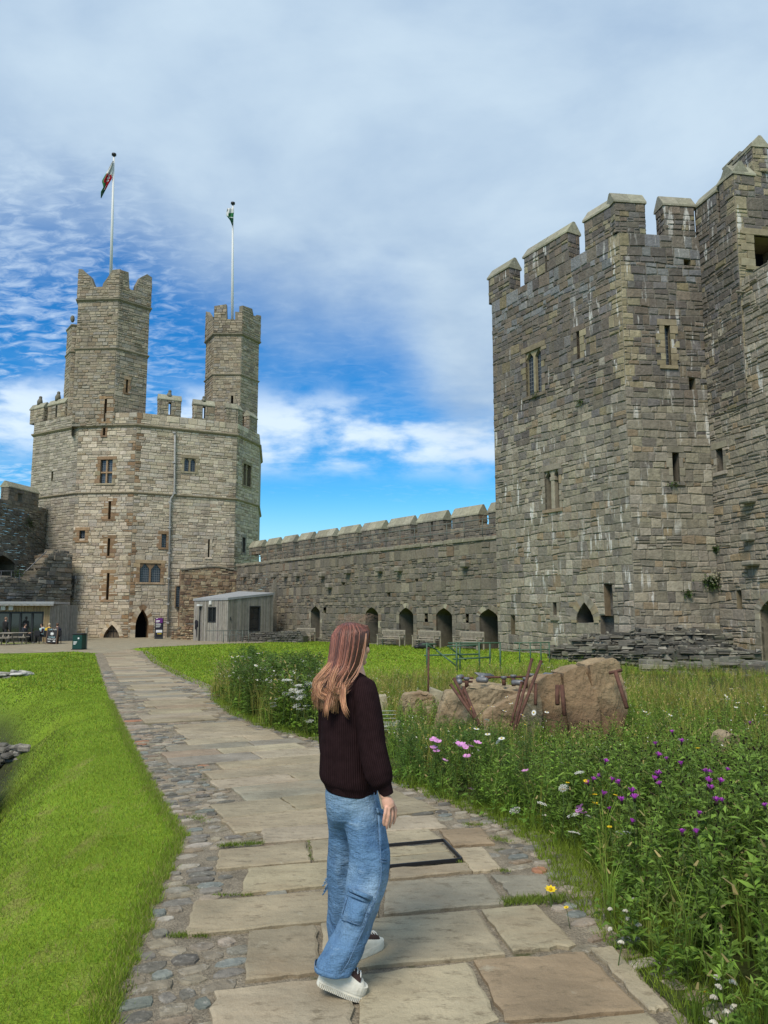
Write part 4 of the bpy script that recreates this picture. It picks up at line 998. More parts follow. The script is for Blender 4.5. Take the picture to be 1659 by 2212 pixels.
# cobbled margins
PAL_COB = [((.24, .205, .15), 5), ((.18, .165, .135), 4), ((.165, .175, .155), 1.5), ((.27, .225, .17), 2), ((.125, .115, .095), 3), ((.22, .17, .12), 2), ((.32, .28, .225), 1), ((.28, .14, .08), .2)]
def cob_hook(c, H):
    l = H['mrange'](H['noise'](18, 5, .7), .55, .66); c = H['mix'](H['math']('MULTIPLY', l, .5), c, (.40, .37, .32))
    d = H['mrange'](H['noise'](10, 5, .7, loc=(4, 4, 4)), .58, .68); return H['mix'](H['math']('MULTIPLY', d, .5), c, (.09, .085, .075))
M_COB = mat('cobble_stone', attr=True, vary=.3, vscale=14, bump=.8, bscale=30, bdist=.02, spec=.2, hook=cob_hook)
mb = MB(); rng = np.random.default_rng(23)
fc = np.array([f.mean(0) for f in FLAGS])
def near_flag(p, pad):
    for f, c in zip(FLAGS, fc):
        if abs(c[1]-p[1]) > 1.6 or abs(c[0]-p[0]) > 1.8: continue
        cc = f.mean(0); ff = cc+(f-cc)*(1+pad/np.maximum(np.linalg.norm(f-cc, axis=1), .1))[:, None]
        if inside(ff, np.array([p[0]]), np.array([p[1]]))[0]: return True
    return False
PATH_WIDE = np.array(Lw+[p+np.array([.18, 0]) for p in Rw[::-1]])
s = 2.0
while s < 26:
    dsy = rng.uniform(.075, .135)*(1 if s < 12 else 1.8); t = -24+rng.uniform(0, .2)
    ttop = 3.0
    row = []
    # only walk the part of the row that lies on the path
    tt = np.linspace(-14, 4, 361); P = e_[None]*tt[:, None]+d_[None]*(s+dsy/2); ok = inside(PATH_WIDE, P[:, 0], P[:, 1])
    if ok.any():
        t = tt[ok][0]
        while t < tt[ok][-1]:
            L = rng.uniform(.08, .24)*(1 if s < 12 else 1.8); c = (t+L/2)*e_+(s+dsy/2)*d_
            if inside(PATH_WIDE, np.array([c[0]]), np.array([c[1]]))[0] and not near_flag(c, .05) and rng.random() < .94:
                n = 8; a0 = rng.uniform(0, 1); ring = []; ex = rng.uniform(3, 6)
                for k in range(n):
                    a = 2*pi*(k+a0)/n; r = 1/max(abs(cos(a))**ex+abs(sin(a))**ex, .1)**(1/ex)
                    ring.append(c+(e_*cos(a)*r*L*.47+d_*sin(a)*r*dsy*.46)*rng.uniform(.78, 1.06))
                h1 = rng.uniform(.004, .016)
                vs = [(*p, gz(*p)+.003) for p in ring]+[(*(c+(p-c)*.93), gz(*p)+.006+h1*.75) for p in ring]+[(*(c+(p-c)*.74), gz(*p)+.006+h1+rng.uniform(-.003, .004)) for p in ring]
                mb.add(vs, [(j, (j+1) % n, n+(j+1) % n, n+j) for j in range(n)]+[(n+j, n+(j+1) % n, 2*n+(j+1) % n, 2*n+j) for j in range(n)]+[tuple(range(2*n, 3*n))], shade(pick(PAL_COB, rng), rng, .2), smooth=False)
            t += L
    s += dsy
props(mb.build('cobbled_margin', M_COB), kind='structure')
# inspection cover let into the path
cov = empty('drain_cover', (*ground(895, 1855)[:2], 0), 'black metal framed drain cover filled with two sandstone slabs in the path', 'drain cover')
q = [ground(*p)[:2] for p in ((803, 1840), (957, 1826), (996, 1866), (803, 1884))]
mb = MB(); M_BLK = mat('black_metal', (.018, .018, .02), rough=.45)
for i in range(4):
    a, b = np.array(q[i]), np.array(q[(i+1) % 4]); u = (b-a)/np.linalg.norm(b-a); n_ = np.array([u[1], -u[0]])
    mb.prism([(*(a-n_*.0), .004), (*(b), .004), (*(b-n_*.011), .004), (*(a-n_*.011), .004)][::-1] if False else [(*(a), .004), (*(b), .004), (*(b-n_*.011), .004), (*(a-n_*.011), .004)], (0, 0, .022), (.02, .02, .02))
mb.build('frame', M_BLK, cov)
mb = MB(); c = sum(map(np.array, q))/4; qi = [c+(np.array(p)-c)*.955 for p in q]; FS = list(FLAGS)
lm, rm = (qi[0]*.52+qi[3]*.48), (qi[1]*.52+qi[2]*.48); l2, r2 = (qi[0]*.48+qi[3]*.52), (qi[1]*.48+qi[2]*.52)
flag(mb, [qi[0], qi[1], rm, lm], rng, (.275, .235, .155), .018); flag(mb, [l2, r2, qi[2], qi[3]], rng, (.25, .22, .15), .018); mb.build('slab', M_FLAG, cov)

# ---------------------------------------------------------------- grass blades
M_BLADE = mat('grass_blade', attr=True, rough=.6, spec=.25, trans=.35)
def blades(N, x, y, h, wd, col, lean=.5, rng=RNG, z=None):
    a = rng.uniform(0, 2*pi, N); b = rng.uniform(0, 2*pi, N); l = rng.uniform(.1, 1, N)*lean*h
    z = terrain(x, y) if z is None else z
    p = np.stack([x, y, z-.004], 1); dx = np.stack([np.cos(a), np.sin(a), np.zeros(N)], 1)*(wd/2)[:, None] if np.ndim(wd) else np.stack([np.cos(a), np.sin(a), np.zeros(N)], 1)*wd/2
    tip = p+np.stack([np.cos(b)*l, np.sin(b)*l, h], 1)
    V = np.stack([p-dx, p+dx, tip], 1).reshape(-1, 3); F = np.arange(3*N).reshape(N, 3)
    return V, F, col
def stack(parts):
    Vs, Fs, Cs, n = [], [], [], 0
    for V, F, C in parts: Vs.append(V); Fs.append(F+n); Cs.append(C); n += len(V)
    return np.concatenate(Vs), np.concatenate(Fs), np.concatenate(Cs)
rng = np.random.default_rng(31)
MEADOW = np.array([(1.75, 1.2), (1.36, 3.0), (1.20, 3.77), (1.22, 4.4), (1.36, 5.0), (1.34, 5.6), (1.0, 6.5), (.78, 6.9), (.06, 8.15), (-.85, 10.65), (-1.9, 12.2), (-3.68, 16.8), (-4.0, 18.4), (-3.2, 20.3), (0, 21.5), (3.5, 22.8), (6, 23.6), (9, 23.2), (12.5, 22), (16, 20.5), (18, 10), (9, 1.2)])
CASTLE_FOOT = np.array([CW.pt(0, 0)[:2], CW.pt(CW.L, 0)[:2], A, B, C, Fp, (40, 20), (40, 90), (-60, 90)])
def lawn_blades(x0, x1, y0, y1, dens, h0, w0, straws=True):
    N = int((x1-x0)*(y1-y0)*dens); x = rng.uniform(x0, x1, N); y = rng.uniform(y0, y1, N)
    k = ~inside(PATH_POLY, x, y) & ~inside(MEADOW, x, y) & (x > -.62*y-1.2) & (x < .62*y+1) & ~inside(np.array(pts), x, y)
    k &= ~((x > edge_x(Rw, y)) & (y < 12)); k &= ~((abs(y-13.4-(x+5)*.12) < .22) & (x < -5.2)); d = np.interp(y, *LIP)-x; k &= (d < .8+rng.uniform(-.3, .3, N)) | (y > 22)
    x, y, d = x[k], y[k], d[k]; N = len(x); s = straw(x, y); n = .5+.5*np.sin(x*2.1+np.sin(y*1.8)*2)*np.sin(y*1.35+x*.6)
    pt = .5+.5*np.sin(x*5.3+2*np.sin(y*3.1))*np.sin(y*4.7+1.5*np.sin(x*2.3)); c = GREEN*rng.uniform(.55, 1.5, N)[:, None]*(.8+.25*n+.25*pt)[:, None]
    c[:, 0] *= rng.uniform(.75, 1.35, N)
    ds = (rng.random(N) < np.clip(s*.75+.03, 0, 1)); c[ds] = STRAW*rng.uniform(.6, 1.3, ds.sum())[:, None]
    ol = rng.random(N) < smooth(-.3, .5, d)*.5*(1-smooth(15, 22, y)); c[ol] = OLIVE*rng.uniform(.5, 1.3, ol.sum())[:, None]
    h = h0*rng.uniform(.5, 1.4, N)*(1-.35*s); w_ = w0*rng.uniform(.7, 1.4, N)
    return blades(N, x, y, h, w_, c, 1.1, rng)
parts = [lawn_blades(-4.0, -.9, 2.6, 6.2, 8500, .024, .004), lawn_blades(-6.5, -1.2, 6.2, 10.5, 4400, .024, .0055), lawn_blades(-11, -2.5, 10.5, 18, 1900, .027, .009),
         lawn_blades(-22, -5, 18, 37, 200, .04, .03), lawn_blades(-16, 12, 18, 30, 190, .045, .03), lawn_blades(4, 16, 17.5, 23, 160, .10, .025), lawn_blades(-16, 10, 30, 60, 55, .06, .06)]
# ragged fringe along the path edge
N = 26000; y = 2.6+13.4*rng.random(N)**1.5; x = edge_x(Lw, y)-np.abs(rng.normal(0, .06, N))+.03*np.sin(y*9)*np.sin(y*23+1)+.035*rng.random(N)
parts.append(blades(N, x, y, rng.uniform(.02, .06, N), np.full(N, .005), np.where(rng.random(N)[:, None] < .22, STRAW, GREEN)*rng.uniform(.7, 1.5, N)[:, None], 1.0, rng))
V, F, C_ = stack(parts)
props(fast_mesh('short_grass', V, F, C_, M_BLADE), 'short mown green grass of the castle lawn', None, kind='stuff')
# moss and grass in the joints, and the ragged turf strip on the right of the path
mo = []
def tuft(px0, px1, N, h, sd=.02):
    a, b = ground(*px0)[:2], ground(*px1)[:2]; t = rng.uniform(0, 1, N); P = a[None]*(1-t)[:, None]+b[None]*t[:, None]+rng.normal(0, sd, (N, 2))
    return blades(N, P[:, 0], P[:, 1], rng.uniform(.4, 1.2, N)*h, np.full(N, .005), GREEN*np.array((.9, .85, 1.3))*rng.uniform(.5, 1.3, N)[:, None], 1.2, rng, z=np.full(N, .012))
for a, b, N, h, sd in ((Lc(680, 188), Lc(930, 172), 900, .035, .025), (Lc(400, 705), Lc(620, 702), 500, .03, .02), (Lc(640, 470), Lc(870, 470), 300, .02, .012), (Rc(715, 535), Rc(1010, 512), 1600, .05, .04), (Rc(655, 215), Rc(730, 235), 300, .03, .04),
                       (Rc(520, 152), Rc(610, 152), 300, .03, .03), (Lc(1205, 160), Lc(1222, 275), 140, .02, .01), (Lc(500, 20), Lc(600, 40), 300, .03, .05), (Rc(695, 375), Rc(725, 380), 120, .03, .02), (Rc(480, 320), Rc(540, 370), 120, .02, .02), (Lc(150, 940), Lc(60, 1150), 300, .05, .03)):
    mo.append(tuft(a, b, int(N*.6), h*.75, sd*.7))
def strip(y0, y1, off0, off1, N, h):
    y = rng.uniform(y0, y1, N); x = edge_x(Rw, y)+rng.uniform(off0, off1, N)-.06*np.abs(np.sin(y*7)); return blades(N, x, y, rng.uniform(.3, 1.2, N)*h, np.full(N, .006), GREEN*np.array((1.0, .95, 1.0))*rng.uniform(.5, 1.4, N)[:, None], 1.0, rng)
mo += [strip(4.3, 7.2, .02, .55, 9000, .09), strip(2.6, 4.3, .0, .5, 6000, .06), strip(7.2, 16, .0, .3, 6000, .12)]
V, F, C_ = stack(mo); props(fast_mesh('joint_grass', V, F, C_, M_BLADE), 'grass and moss growing in the path joints and along its right edge', None, kind='stuff')
# ================================================================ wild flower meadow
M_LEAF = mat('meadow_leaf', attr=True, rough=.55, spec=.22, trans=.4)
def leafq(p, d, L, w, droop, up=None, rng=RNG):
    """one leaf as two quads folded at its middle: base p, horizontal-ish direction d"""
    d = d/np.linalg.norm(d); s = np.cross(d, (0, 0, 1.0)); s /= np.linalg.norm(s)+1e-9
    s = s*cos(.4)+np.array((0, 0, 1))*rng.uniform(-.4, .4)
    m = p+d*L*.5; t = p+d*L+np.array((0, 0, -droop*L)); b1 = p+d*L*.08
    return [b1, m-s*w/2, t, m+s*w/2]
class T:
    def __init__(s): s.V = []; s.F = []; s.C = []
    def q(s, pts, c):
        n = len(s.V); s.V += [np.array(p, float) for p in pts]; s.F.append((n, n+1, n+2, n+3)); s.C.append(c)
    def stem(s, a, b, w, c):
        a = np.array(a, float); b = np.array(b, float)
        for ax in (np.array((1, 0, 0)), np.array((0, 1, 0))): s.q([a-ax*w, a+ax*w, b+ax*w*.6, b-ax*w*.6], c)
    def dot(s, p, r, c):
        p = np.array(p, float); X, Y, Z = np.eye(3)*r
        for u, v in ((X, Y), (X, Z), (Y, Z)): s.q([p-u, p-v, p+u, p+v], c)
    def arr(s): return np.array(s.V), np.array(s.F), np.array(s.C)
def jit(c, rng, a=.25): return np.array(c)*rng.uniform(1-a, 1+a)
def knap(rng, H=.7, heads=True, nl=34, lw=.025, ll=.11, g=(.13, .215, .042)):
    t = T(); lean = rng.normal(0, .10, 2)
    ax = lambda k: np.array((lean[0]*k*k, lean[1]*k*k, H*k))
    for k in range(4): t.stem(ax(k/4), ax((k+1)/4), .0028, jit((.07, .10, .03), rng))
    for i in range(nl):
        k = rng.uniform(.05, .97); a = rng.uniform(0, 2*pi); d = np.array((cos(a), sin(a), rng.uniform(.1, .9)))
        t.q(leafq(ax(k), d, ll*rng.uniform(.6, 1.3)*(1.35-.75*k), lw*rng.uniform(.7, 1.4), rng.uniform(.0, .5), rng=rng), jit(g, rng, .4))
    for b in range(rng.integers(1, 4)):
        k = rng.uniform(.5, .85); a = rng.uniform(0, 2*pi); e = ax(k)+np.array((cos(a)*.07, sin(a)*.07, rng.uniform(.10, .24))); t.stem(ax(k), e, .0018, (.07, .10, .03))
        for j in range(3): d = rng.normal(0, 1, 3); d[2] = abs(d[2]); m = ax(k)*(1-j/3)+e*j/3; t.q(leafq(m, d, ll*.5, lw*.7, .2, rng=rng), jit(g, rng, .35))
        if heads: t.dot(e, .0085, (.022, .016, .012))
    if heads: t.dot(ax(1), .009, (.022, .016, .012))
    return t.arr()
def grassc(rng, H=.6, n=12, c=(.25, .255, .075), w=.004):
    t = T()
    for i in range(n):
        a = rng.uniform(0, 2*pi); h = H*rng.uniform(.5, 1.1); l = h*rng.uniform(.1, .6); b = np.array((rng.normal(0, .03), rng.normal(0, .03), 0)); d = np.array((cos(a), sin(a), 0)); s = np.array((-sin(a), cos(a), 0))*w
        m = b+d*l*.3+np.array((0, 0, h*.62)); e = b+d*l+np.array((0, 0, h)); cc = jit(c, rng, .35)
        t.q([b-s, b+s, m+s*.8, m-s*.8], cc); t.q([m-s*.8, m+s*.8, e+s*.2, e-s*.2], cc)
        if rng.random() < .4: t.q([e-s*2.2, e+s*2.2, e+d*.05+s+np.array((0, 0, .03)), e+d*.05-s+np.array((0, 0, .03))], jit((.28, .235, .12), rng))
    return t.arr()
def broad(rng, H=.3, n=12, g=(.10, .19, .03)):
    t = T()
    for i in range(n):
        a = rng.uniform(0, 2*pi); h = H*rng.uniform(.15, 1); d = np.array((cos(a), sin(a), .25)); p = np.array((cos(a), sin(a), 0))*rng.uniform(0, .12)+np.array((0, 0, h))
        t.q(leafq(p, d, rng.uniform(.06, .14), rng.uniform(.035, .075), rng.uniform(.1, .6), rng=rng), jit(g, rng, .35)); t.stem((0, 0, 0), p, .002, (.06, .09, .03))
    return t.arr()
def daisy(rng, H=.55, n=7, wh=(.72, .70, .62), r=.013):
    t = T()
    for i in range(n):
        e = np.array((rng.normal(0, .12), rng.normal(0, .12), H*rng.uniform(.7, 1.15))); t.stem((0, 0, .0), e, .0016, (.08, .11, .03))
        rr = r*rng.uniform(.7, 1.3); u = np.array((rr, 0, rng.normal(0, .3)*rr)); v = np.array((0, rr, rng.normal(0, .5)*rr-.0)); t.q([e-u, e-v, e+u, e+v], wh); u2, v2 = (u+v)*.72, (u-v)*.72
        e2 = e+np.array((0, 0, .002)); t.q([e2-u2, e2+v2, e2+u2, e2-v2], wh)
        for j in range(4): d = rng.normal(0, 1, 3); d[2] = .4; t.q(leafq(e*rng.uniform(.1, .9), d, .05, .01, .3, rng=rng), jit((.07, .13, .03), rng))
    return t.arr()
rng = np.random.default_rng(41)
TM = dict(knap=[knap(rng, rng.uniform(.55, .85)) for _ in range(10)], leafy=[knap(rng, rng.uniform(.45, .75), False, 46, .028, .115, (.13, .225, .038)) for _ in range(8)],
          grass=[grassc(rng, rng.uniform(.4, .75)) for _ in range(8)], green=[grassc(rng, rng.uniform(.25, .55), 14, (.125, .205, .034), .0055) for _ in range(6)],
          broad=[broad(rng, rng.uniform(.15, .35)) for _ in range(6)], daisy=[daisy(rng, rng.uniform(.45, .7)) for _ in range(6)],
          bush=[knap(rng, rng.uniform(.7, 1.0), False, 70, .026, .13, (.085, .15, .028)) for _ in range(5)],
          tiny=[daisy(rng, rng.uniform(.35, .6), 6, (.62, .52, .08), .009) for _ in range(4)])
def scatter(items):
    """items: list of (kind, x, y, scale, tint) -> one big quad mesh"""
    Vs, Fs, Cs, n = [], [], [], 0
    for kd, x, y, sc, tint in items:
        V, F, C = TM[kd][rng.integers(len(TM[kd]))]; a = rng.uniform(0, 2*pi); c, s = cos(a), sin(a)
        R_ = np.array(((c, -s, 0), (s, c, 0), (0, 0, 1)))*sc; W_ = V@R_.T; W_[:, 0] += x; W_[:, 1] += y; W_[:, 2] += gz(x, y)
        Vs.append(W_); Fs.append(F+n); Cs.append(C*tint if C.max() < .45 else np.where(C.max(1, keepdims=True) > .4, C, C*tint)); n += len(V)
    return np.concatenate(Vs), np.concatenate(Fs), np.concatenate(Cs)
def rnd_in(poly, dens, x0, x1, y0, y1):
    N = int((x1-x0)*(y1-y0)*dens); x = rng.uniform(x0, x1, N); y = rng.uniform(y0, y1, N)
    k = inside(poly, x, y) & (abs(x) < .60*y+1.6); return x[k], y[k]
ROCKS = []   # (x, y, r) kept clear, filled below
for px, py, r in ((905, 1530, .42), (945, 1522, .3), (985, 1556, .42), (1080, 1565, .85), (1105, 1570, .5), (1260, 1600, 1.05)):
    g_ = ground(px, py); ROCKS.append((g_[0], g_[1]+r*.5, r))
def clear(x, y): return all((x-a)**2+(y-b)**2 > (r*.8)**2 for a, b, r in ROCKS)
def edge_fade(x, y):
    """plants are lower close to the path"""
    d = x-edge_x(Rw, y)
    if y > 10 and x < -.08*y: return float(np.clip(1.05+d*.7, 1.05, 1.4))*(1 if y < 16 else .8)
    e = float(np.clip(.35+d*.9, .35, 1)) if 4.8 < y < 6.3 else float(np.clip(.55+d*.9, .55, 1)); h = float(np.interp(y, [5.5, 8.0, 10, 16, 24], [1.0, .74, .62, .66, .72]))
    if .4 < x < 3.9 and 7.6 < y < 11.6: h = min(h, .52 if x < 3.0 else .6)
    if x < 1.5 and 7 < y < 9.4: h = .74 if x < 1.1 else .58
    if x > 4.0 and y > 14: h = .5 if x > 5.5 else .7
    return e*h
items = []; sm = []
def zone(y0, y1, dens, x0, x1, mixf):
    x, y = rnd_in(MEADOW, dens, x0, x1, y0, y1)
    for a, b in zip(x, y):
        if not clear(a, b): continue
        kd, sc, tint = mixf(a, b)
        if kd: items.append((kd, a, b, sc, np.array(tint)))
def front(x, y):
    e = edge_fade(x, y); u = rng.random(); d = x-edge_x(Rw, y); t = rng.uniform(.75, 1.25); warm = np.array((1.35, 1.30, 1.05))*t
    if d < .25 and u < .35: return 'broad', .55, warm
    if u < .60: return 'knap', e*rng.uniform(.75, 1.1), warm
    if u < .80: return 'leafy', e*rng.uniform(.7, 1.05), warm
    if u < .91: return 'green', e, warm
    if u < .97: return 'grass', e*.9, warm*np.array((.8, .9, .8))
    return 'broad', .7, warm
def middle(x, y):
    e = edge_fade(x, y); u = rng.random(); t = rng.uniform(.8, 1.3); warm = np.array((1.38, 1.28, 1.0))*t
    if x < 1.8 and 7.0 < y < 9.6 and u < .6: return 'bush', e*.75, (1.1*t, 1.15*t, t)
    if u < .34: return 'knap', e*.9, warm
    if u < .62: return 'leafy', e*.9, warm*1.1
    if u < .80: return 'green', e*1.1, warm*1.15
    if u < .91: return 'grass', e, warm
    if u < .96: return 'daisy', e*.95, warm
    return 'tiny', e, warm
def back(x, y):
    e = edge_fade(x, y); u = rng.random(); t = rng.uniform(.8, 1.3); yel = np.array((1.3, 1.2, .85))*t
    f = -.9+.045*x+.0*y
    if x < -.8*(y/10) and y < 16.5:       # the dark clump on the left
        if u < .42: return 'bush', e*.8, (1.35*t, 1.3*t, 1.2*t)
        if u < .62: return 'leafy', e*.9, (1.2*t, 1.15*t, t)
        if u < .86: return 'grass', e*.95, yel*np.array((.9, .95, 1))
        return ('daisy' if u < .95 else 'broad'), e, yel
    if u < .50: return 'grass', e*rng.uniform(.8, 1.1), yel
    if u < .72: return 'green', e*1.2, yel*1.15
    if u < .84: return 'leafy', e*.75, yel
    if u < .95: return 'daisy', e*.8, yel
    return 'tiny', e*.8, yel
zone(1.6, 5.2, 100, 1.1, 5.0, front); zone(5.2, 8.2, 84, .0, 6.6, front)
zone(6.5, 12.5, 44, .2, 4.2, middle); zone(8.2, 12.5, 40, -2.0, 9.2, middle); zone(12.5, 17.5, 40, -4.2, 12, back); zone(10.2, 18.4, 26, -4.3, -.4, back); zone(17.5, 27.3, 20, -4.3, 15.5, back)
V, F, C_ = scatter(items)
print('meadow', len(items), len(F))
props(fast_mesh('wildflower_meadow', V, F, C_, M_LEAF), 'dense wildflower meadow of knapweed stems, grasses and small white flowers', None, kind='stuff')
mb = MB(); N = len(MEADOW)
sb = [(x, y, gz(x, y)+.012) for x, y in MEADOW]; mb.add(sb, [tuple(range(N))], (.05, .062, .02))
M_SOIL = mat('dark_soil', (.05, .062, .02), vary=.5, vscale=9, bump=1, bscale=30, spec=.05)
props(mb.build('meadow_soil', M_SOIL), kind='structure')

# ---------------------------------------------------------------- single flowers
M_PETAL = mat('petal', attr=True, rough=.6, trans=.25, spec=.2)
def flower_mesh(kind, rng):
    mb = MB(); H = .30
    top = (rng.normal(0, .02), rng.normal(0, .02), 0.0)
    mb.tube([(top[0]-rng.normal(0, .03), top[1]-rng.normal(0, .03), -H), (top[0]*.5, 0, -H*.4), (top[0], top[1], -.012)], .0022, 5, (.07, .11, .03))
    if kind == 'purple':
        mb.ball((top[0], top[1], -.006), (.0095, .0095, .011), 7, 5, (.03, .022, .015))
        for k in range(20):
            a = k*2.4; r = .012+.010*(k % 3)/2; b = np.array(top)+np.array((cos(a)*.004, sin(a)*.004, .004)); e = np.array(top)+np.array((cos(a)*r, sin(a)*r, .016+.012*rng.random())); s = np.array((-sin(a), cos(a), 0))*.0032
            mb.add([b-s*.6, b+s*.6, e+s, e-s], [(0, 1, 2, 3)], shade((.40, .06, .42), rng, .25))
    elif kind == 'yellow':
        for k in range(8):
            a = k*2*pi/8; e = np.array(top)+np.array((cos(a)*.019, sin(a)*.019, .006)); s = np.array((-sin(a), cos(a), 0))*.008; t0 = np.array(top)
            mb.add([t0, t0*.5+e*.5-s, e, t0*.5+e*.5+s], [(0, 1, 2, 3)], shade((.80, .58, .02), rng, .15))
        mb.ball((top[0], top[1], .004), (.006, .006, .005), 6, 4, (.55, .36, .02))
    elif kind == 'pink':
        for k in range(5):
            a = k*2*pi/5+.3; e = np.array(top)+np.array((cos(a)*.034, sin(a)*.034, .014)); s = np.array((-sin(a), cos(a), 0))*.017; t0 = np.array(top)
            mb.add([t0, t0*.4+e*.6-s, e-s*.6, e+s*.6, t0*.4+e*.6+s], [(0, 1, 2, 3, 4)], shade((.66, .30, .58), rng, .18))
        mb.ball((top[0], top[1], .008), (.004, .004, .008), 6, 4, (.7, .5, .6))
    elif kind == 'umbel':
        for k in range(46):
            a = k*2.4; r = .006*sqrt(k); p = (top[0]+cos(a)*r, top[1]+sin(a)*r, .012-r*r*3+rng.normal(0, .002))
            mb.ball(p, (.0055, .0055, .003), 5, 3, shade((.74, .73, .66), rng, .08))
            if k % 6 == 0: mb.tube([(top[0], top[1], -.03), p], .0011, 4, (.09, .13, .04))
    elif kind == 'daisy':
        for k in range(13):
            a = k*2*pi/13; e = np.array(top)+np.array((cos(a)*.024, sin(a)*.024, .001)); s = np.array((-sin(a), cos(a), 0))*.0048; t0 = np.array(top)
            mb.add([t0, t0*.4+e*.6-s, e, t0*.4+e*.6+s], [(0, 1, 2, 3)], (.78, .77, .72))
        mb.ball((top[0], top[1], .003), (.008, .008, .004), 7, 4, (.65, .45, .03))
    elif kind == 'clover':
        for k in range(16):
            a = k*2.4; r = .010; p = (top[0]+cos(a)*r*sqrt(k/16), top[1]+sin(a)*r*sqrt(k/16), .006*(1-k/16)); mb.ball(p, .0045, 5, 3, shade((.66, .62, .52), rng, .15))
    return mb.build({'purple': 'knapweed_flower', 'yellow': 'buttercup', 'pink': 'mallow_flower', 'umbel': 'umbel_flower', 'daisy': 'oxeye_daisy', 'clover': 'clover_flower'}[kind], M_PETAL)
FL = dict(purple=('purple knapweed flower standing above the green meadow leaves', 'flower', 'purple knapweed flowers in the meadow'),
          yellow=('small bright yellow flower on a thin stem in the meadow', 'flower', 'yellow flowers in the meadow'),
          pink=('pale pink mallow flower with open petals in the meadow', 'flower', 'pink mallow flowers in the meadow'),
          umbel=('flat white flower head of many tiny florets in the meadow', 'flower', 'white umbel flowers'),
          daisy=('white daisy with a yellow centre in the meadow', 'flower', 'white daisies in the meadow'),
          clover=('small round white clover flower low beside the path', 'flower', 'white clover flowers'))
def flowers(kind, pts, z, sc=1.0, jitter=.06, free=False):
    """each flower stands where its line of sight first comes low enough above the flower bed"""
    protos = []
    for i, (px, py) in enumerate(pts):
        d = ray(px, py); zz = z+rng.uniform(-jitter, jitter); p = None
        for Y in np.arange(2.4, 30, .05):
            q_ = np.array(CAM)+d*(Y/d[1])
            if q_[2]-gz(q_[0], q_[1]) < zz and (free or inside(MEADOW, np.array([q_[0]-.12]), np.array([q_[1]]))[0]): p = q_; break
        if p is None or p[2] < .02: continue
        if len(protos) < 3: o = flower_mesh(kind, rng); props(o, *FL[kind]); protos.append(o)
        else: o = protos[i % 3].copy(); COL.objects.link(o)
        o.location = p; o.rotation_euler = (rng.normal(0, .25)+.2, rng.normal(0, .2), rng.uniform(0, 6.3)); o.scale = (sc*rng.uniform(.8, 1.2),)*3
c6 = lambda L: [(.27565*x+1201.7, .27565*y+1446.5) for x, y in L]
c5 = lambda L: [(.27501*x+823.4, .27501*y+1557.7) for x, y in L]
cl = lambda L: [(.18108*x+422.8, .18108*y+1390.8) for x, y in L]
c4 = lambda L: [(.31857*x+834.5, .31857*y+1379.7) for x, y in L]
flowers('purple', c6([(905, 500), (793, 588), (992, 577), (812, 680), (850, 708), (995, 748), (1350, 795), (1198, 815), (1163, 812), (398, 733), (345, 833), (300, 875), (258, 898), (452, 875), (508, 893), (798, 908), (762, 857), (1190, 890), (1303, 890), (1185, 930), (604, 968), (623, 1025), (495, 1028), (352, 978), (425, 1097), (1240, 1040), (1293, 1040), (583, 1198), (1132, 1143), (1117, 1287), (978, 1285), (806, 823), (1525, 425), (1632, 1080)]), .72, .95)
flowers('purple', c6([(173, 1447), (108, 1532)])+[(1281, 1900), (1018, 1733)], .42, .9)
flowers('yellow', c6([(92, 887), (68, 945), (238, 850), (318, 983), (262, 990), (270, 1033), (297, 1053), (470, 985), (458, 1253), (172, 1558), (1122, 616)]), .62, 1.15)
flowers('yellow', [Rc(950, 485)], .10, 2.1, .0, True); flowers('yellow', [(1510, 2148), (1222, 1965)], .12, .9, .0, True)
flowers('umbel', c6([(215, 812), (190, 1297), (525, 1293), (175, 1145), (265, 1160), (45, 925)])+c5([(1225, 645), (1078, 728)]), .55, 1.05)
flowers('pink', c5([(413, 155), (420, 240), (405, 225), (430, 170), (630, 190), (610, 205), (675, 210), (690, 195), (680, 270), (672, 285), (508, 313), (778, 187)]), .66, 1.0)
flowers('pink', c5([(663, 530), (620, 605), (1140, 397), (722, 655)]), .36, 1.0); flowers('pink', c6([(222, 1065), (190, 1088), (218, 1130)]), .6, .95)
flowers('daisy', c5([(903, 148), (730, 60), (860, 95), (1110, 30)])+c4([(585, 465), (590, 490), (837, 388), (857, 437), (942, 533), (740, 685), (790, 487), (712, 463), (680, 447), (990, 510), (685, 558), (600, 600)]), .60, 1.2)
flowers('daisy', c4([(1095, 193), (1125, 218), (1080, 493), (1050, 170)])+c6([(720, 350), (870, 335), (890, 350), (700, 330), (1385, 150), (1335, 205), (1380, 240), (1395, 295), (1435, 258), (1580, 195), (1625, 355), (1640, 335), (1335, 230), (960, 555)]), .55, 1.3)
flowers('umbel', cl([(1065, 450), (1310, 465), (1260, 515), (1285, 570), (1230, 620), (1295, 620), (1160, 655), (1115, 600), (1340, 500), (1060, 612), (1215, 795), (1240, 570), (1270, 505)]), .98, 1.9, .06)
flowers('umbel', cl([(1380, 935), (1240, 1045), (995, 672), (1325, 750), (1210, 770), (950, 745), (895, 720)]), .75, 1.5, .05)
flowers('daisy', cl([(270, 250), (175, 350), (150, 440), (95, 350), (260, 290), (240, 315), (185, 325), (90, 300), (100, 405), (165, 420), (215, 300), (150, 370), (430, 160), (585, 145), (500, 150), (740, 115), (795, 105), (720, 260), (440, 375)]), 1.05, 1.5, .08)
cw = [Rc(*p) for p in ((1318, 512), (1312, 568), (1245, 568), (1357, 588), (1385, 598), (1338, 638), (1265, 660), (1253, 705), (895, 78))]+[(1530, 2120), (1562, 2135), (1565, 2155), (1595, 2185), (1518, 2190), (1605, 2130), (1580, 2188)]
flowers('clover', cw, .14, 1.3, .03, True)

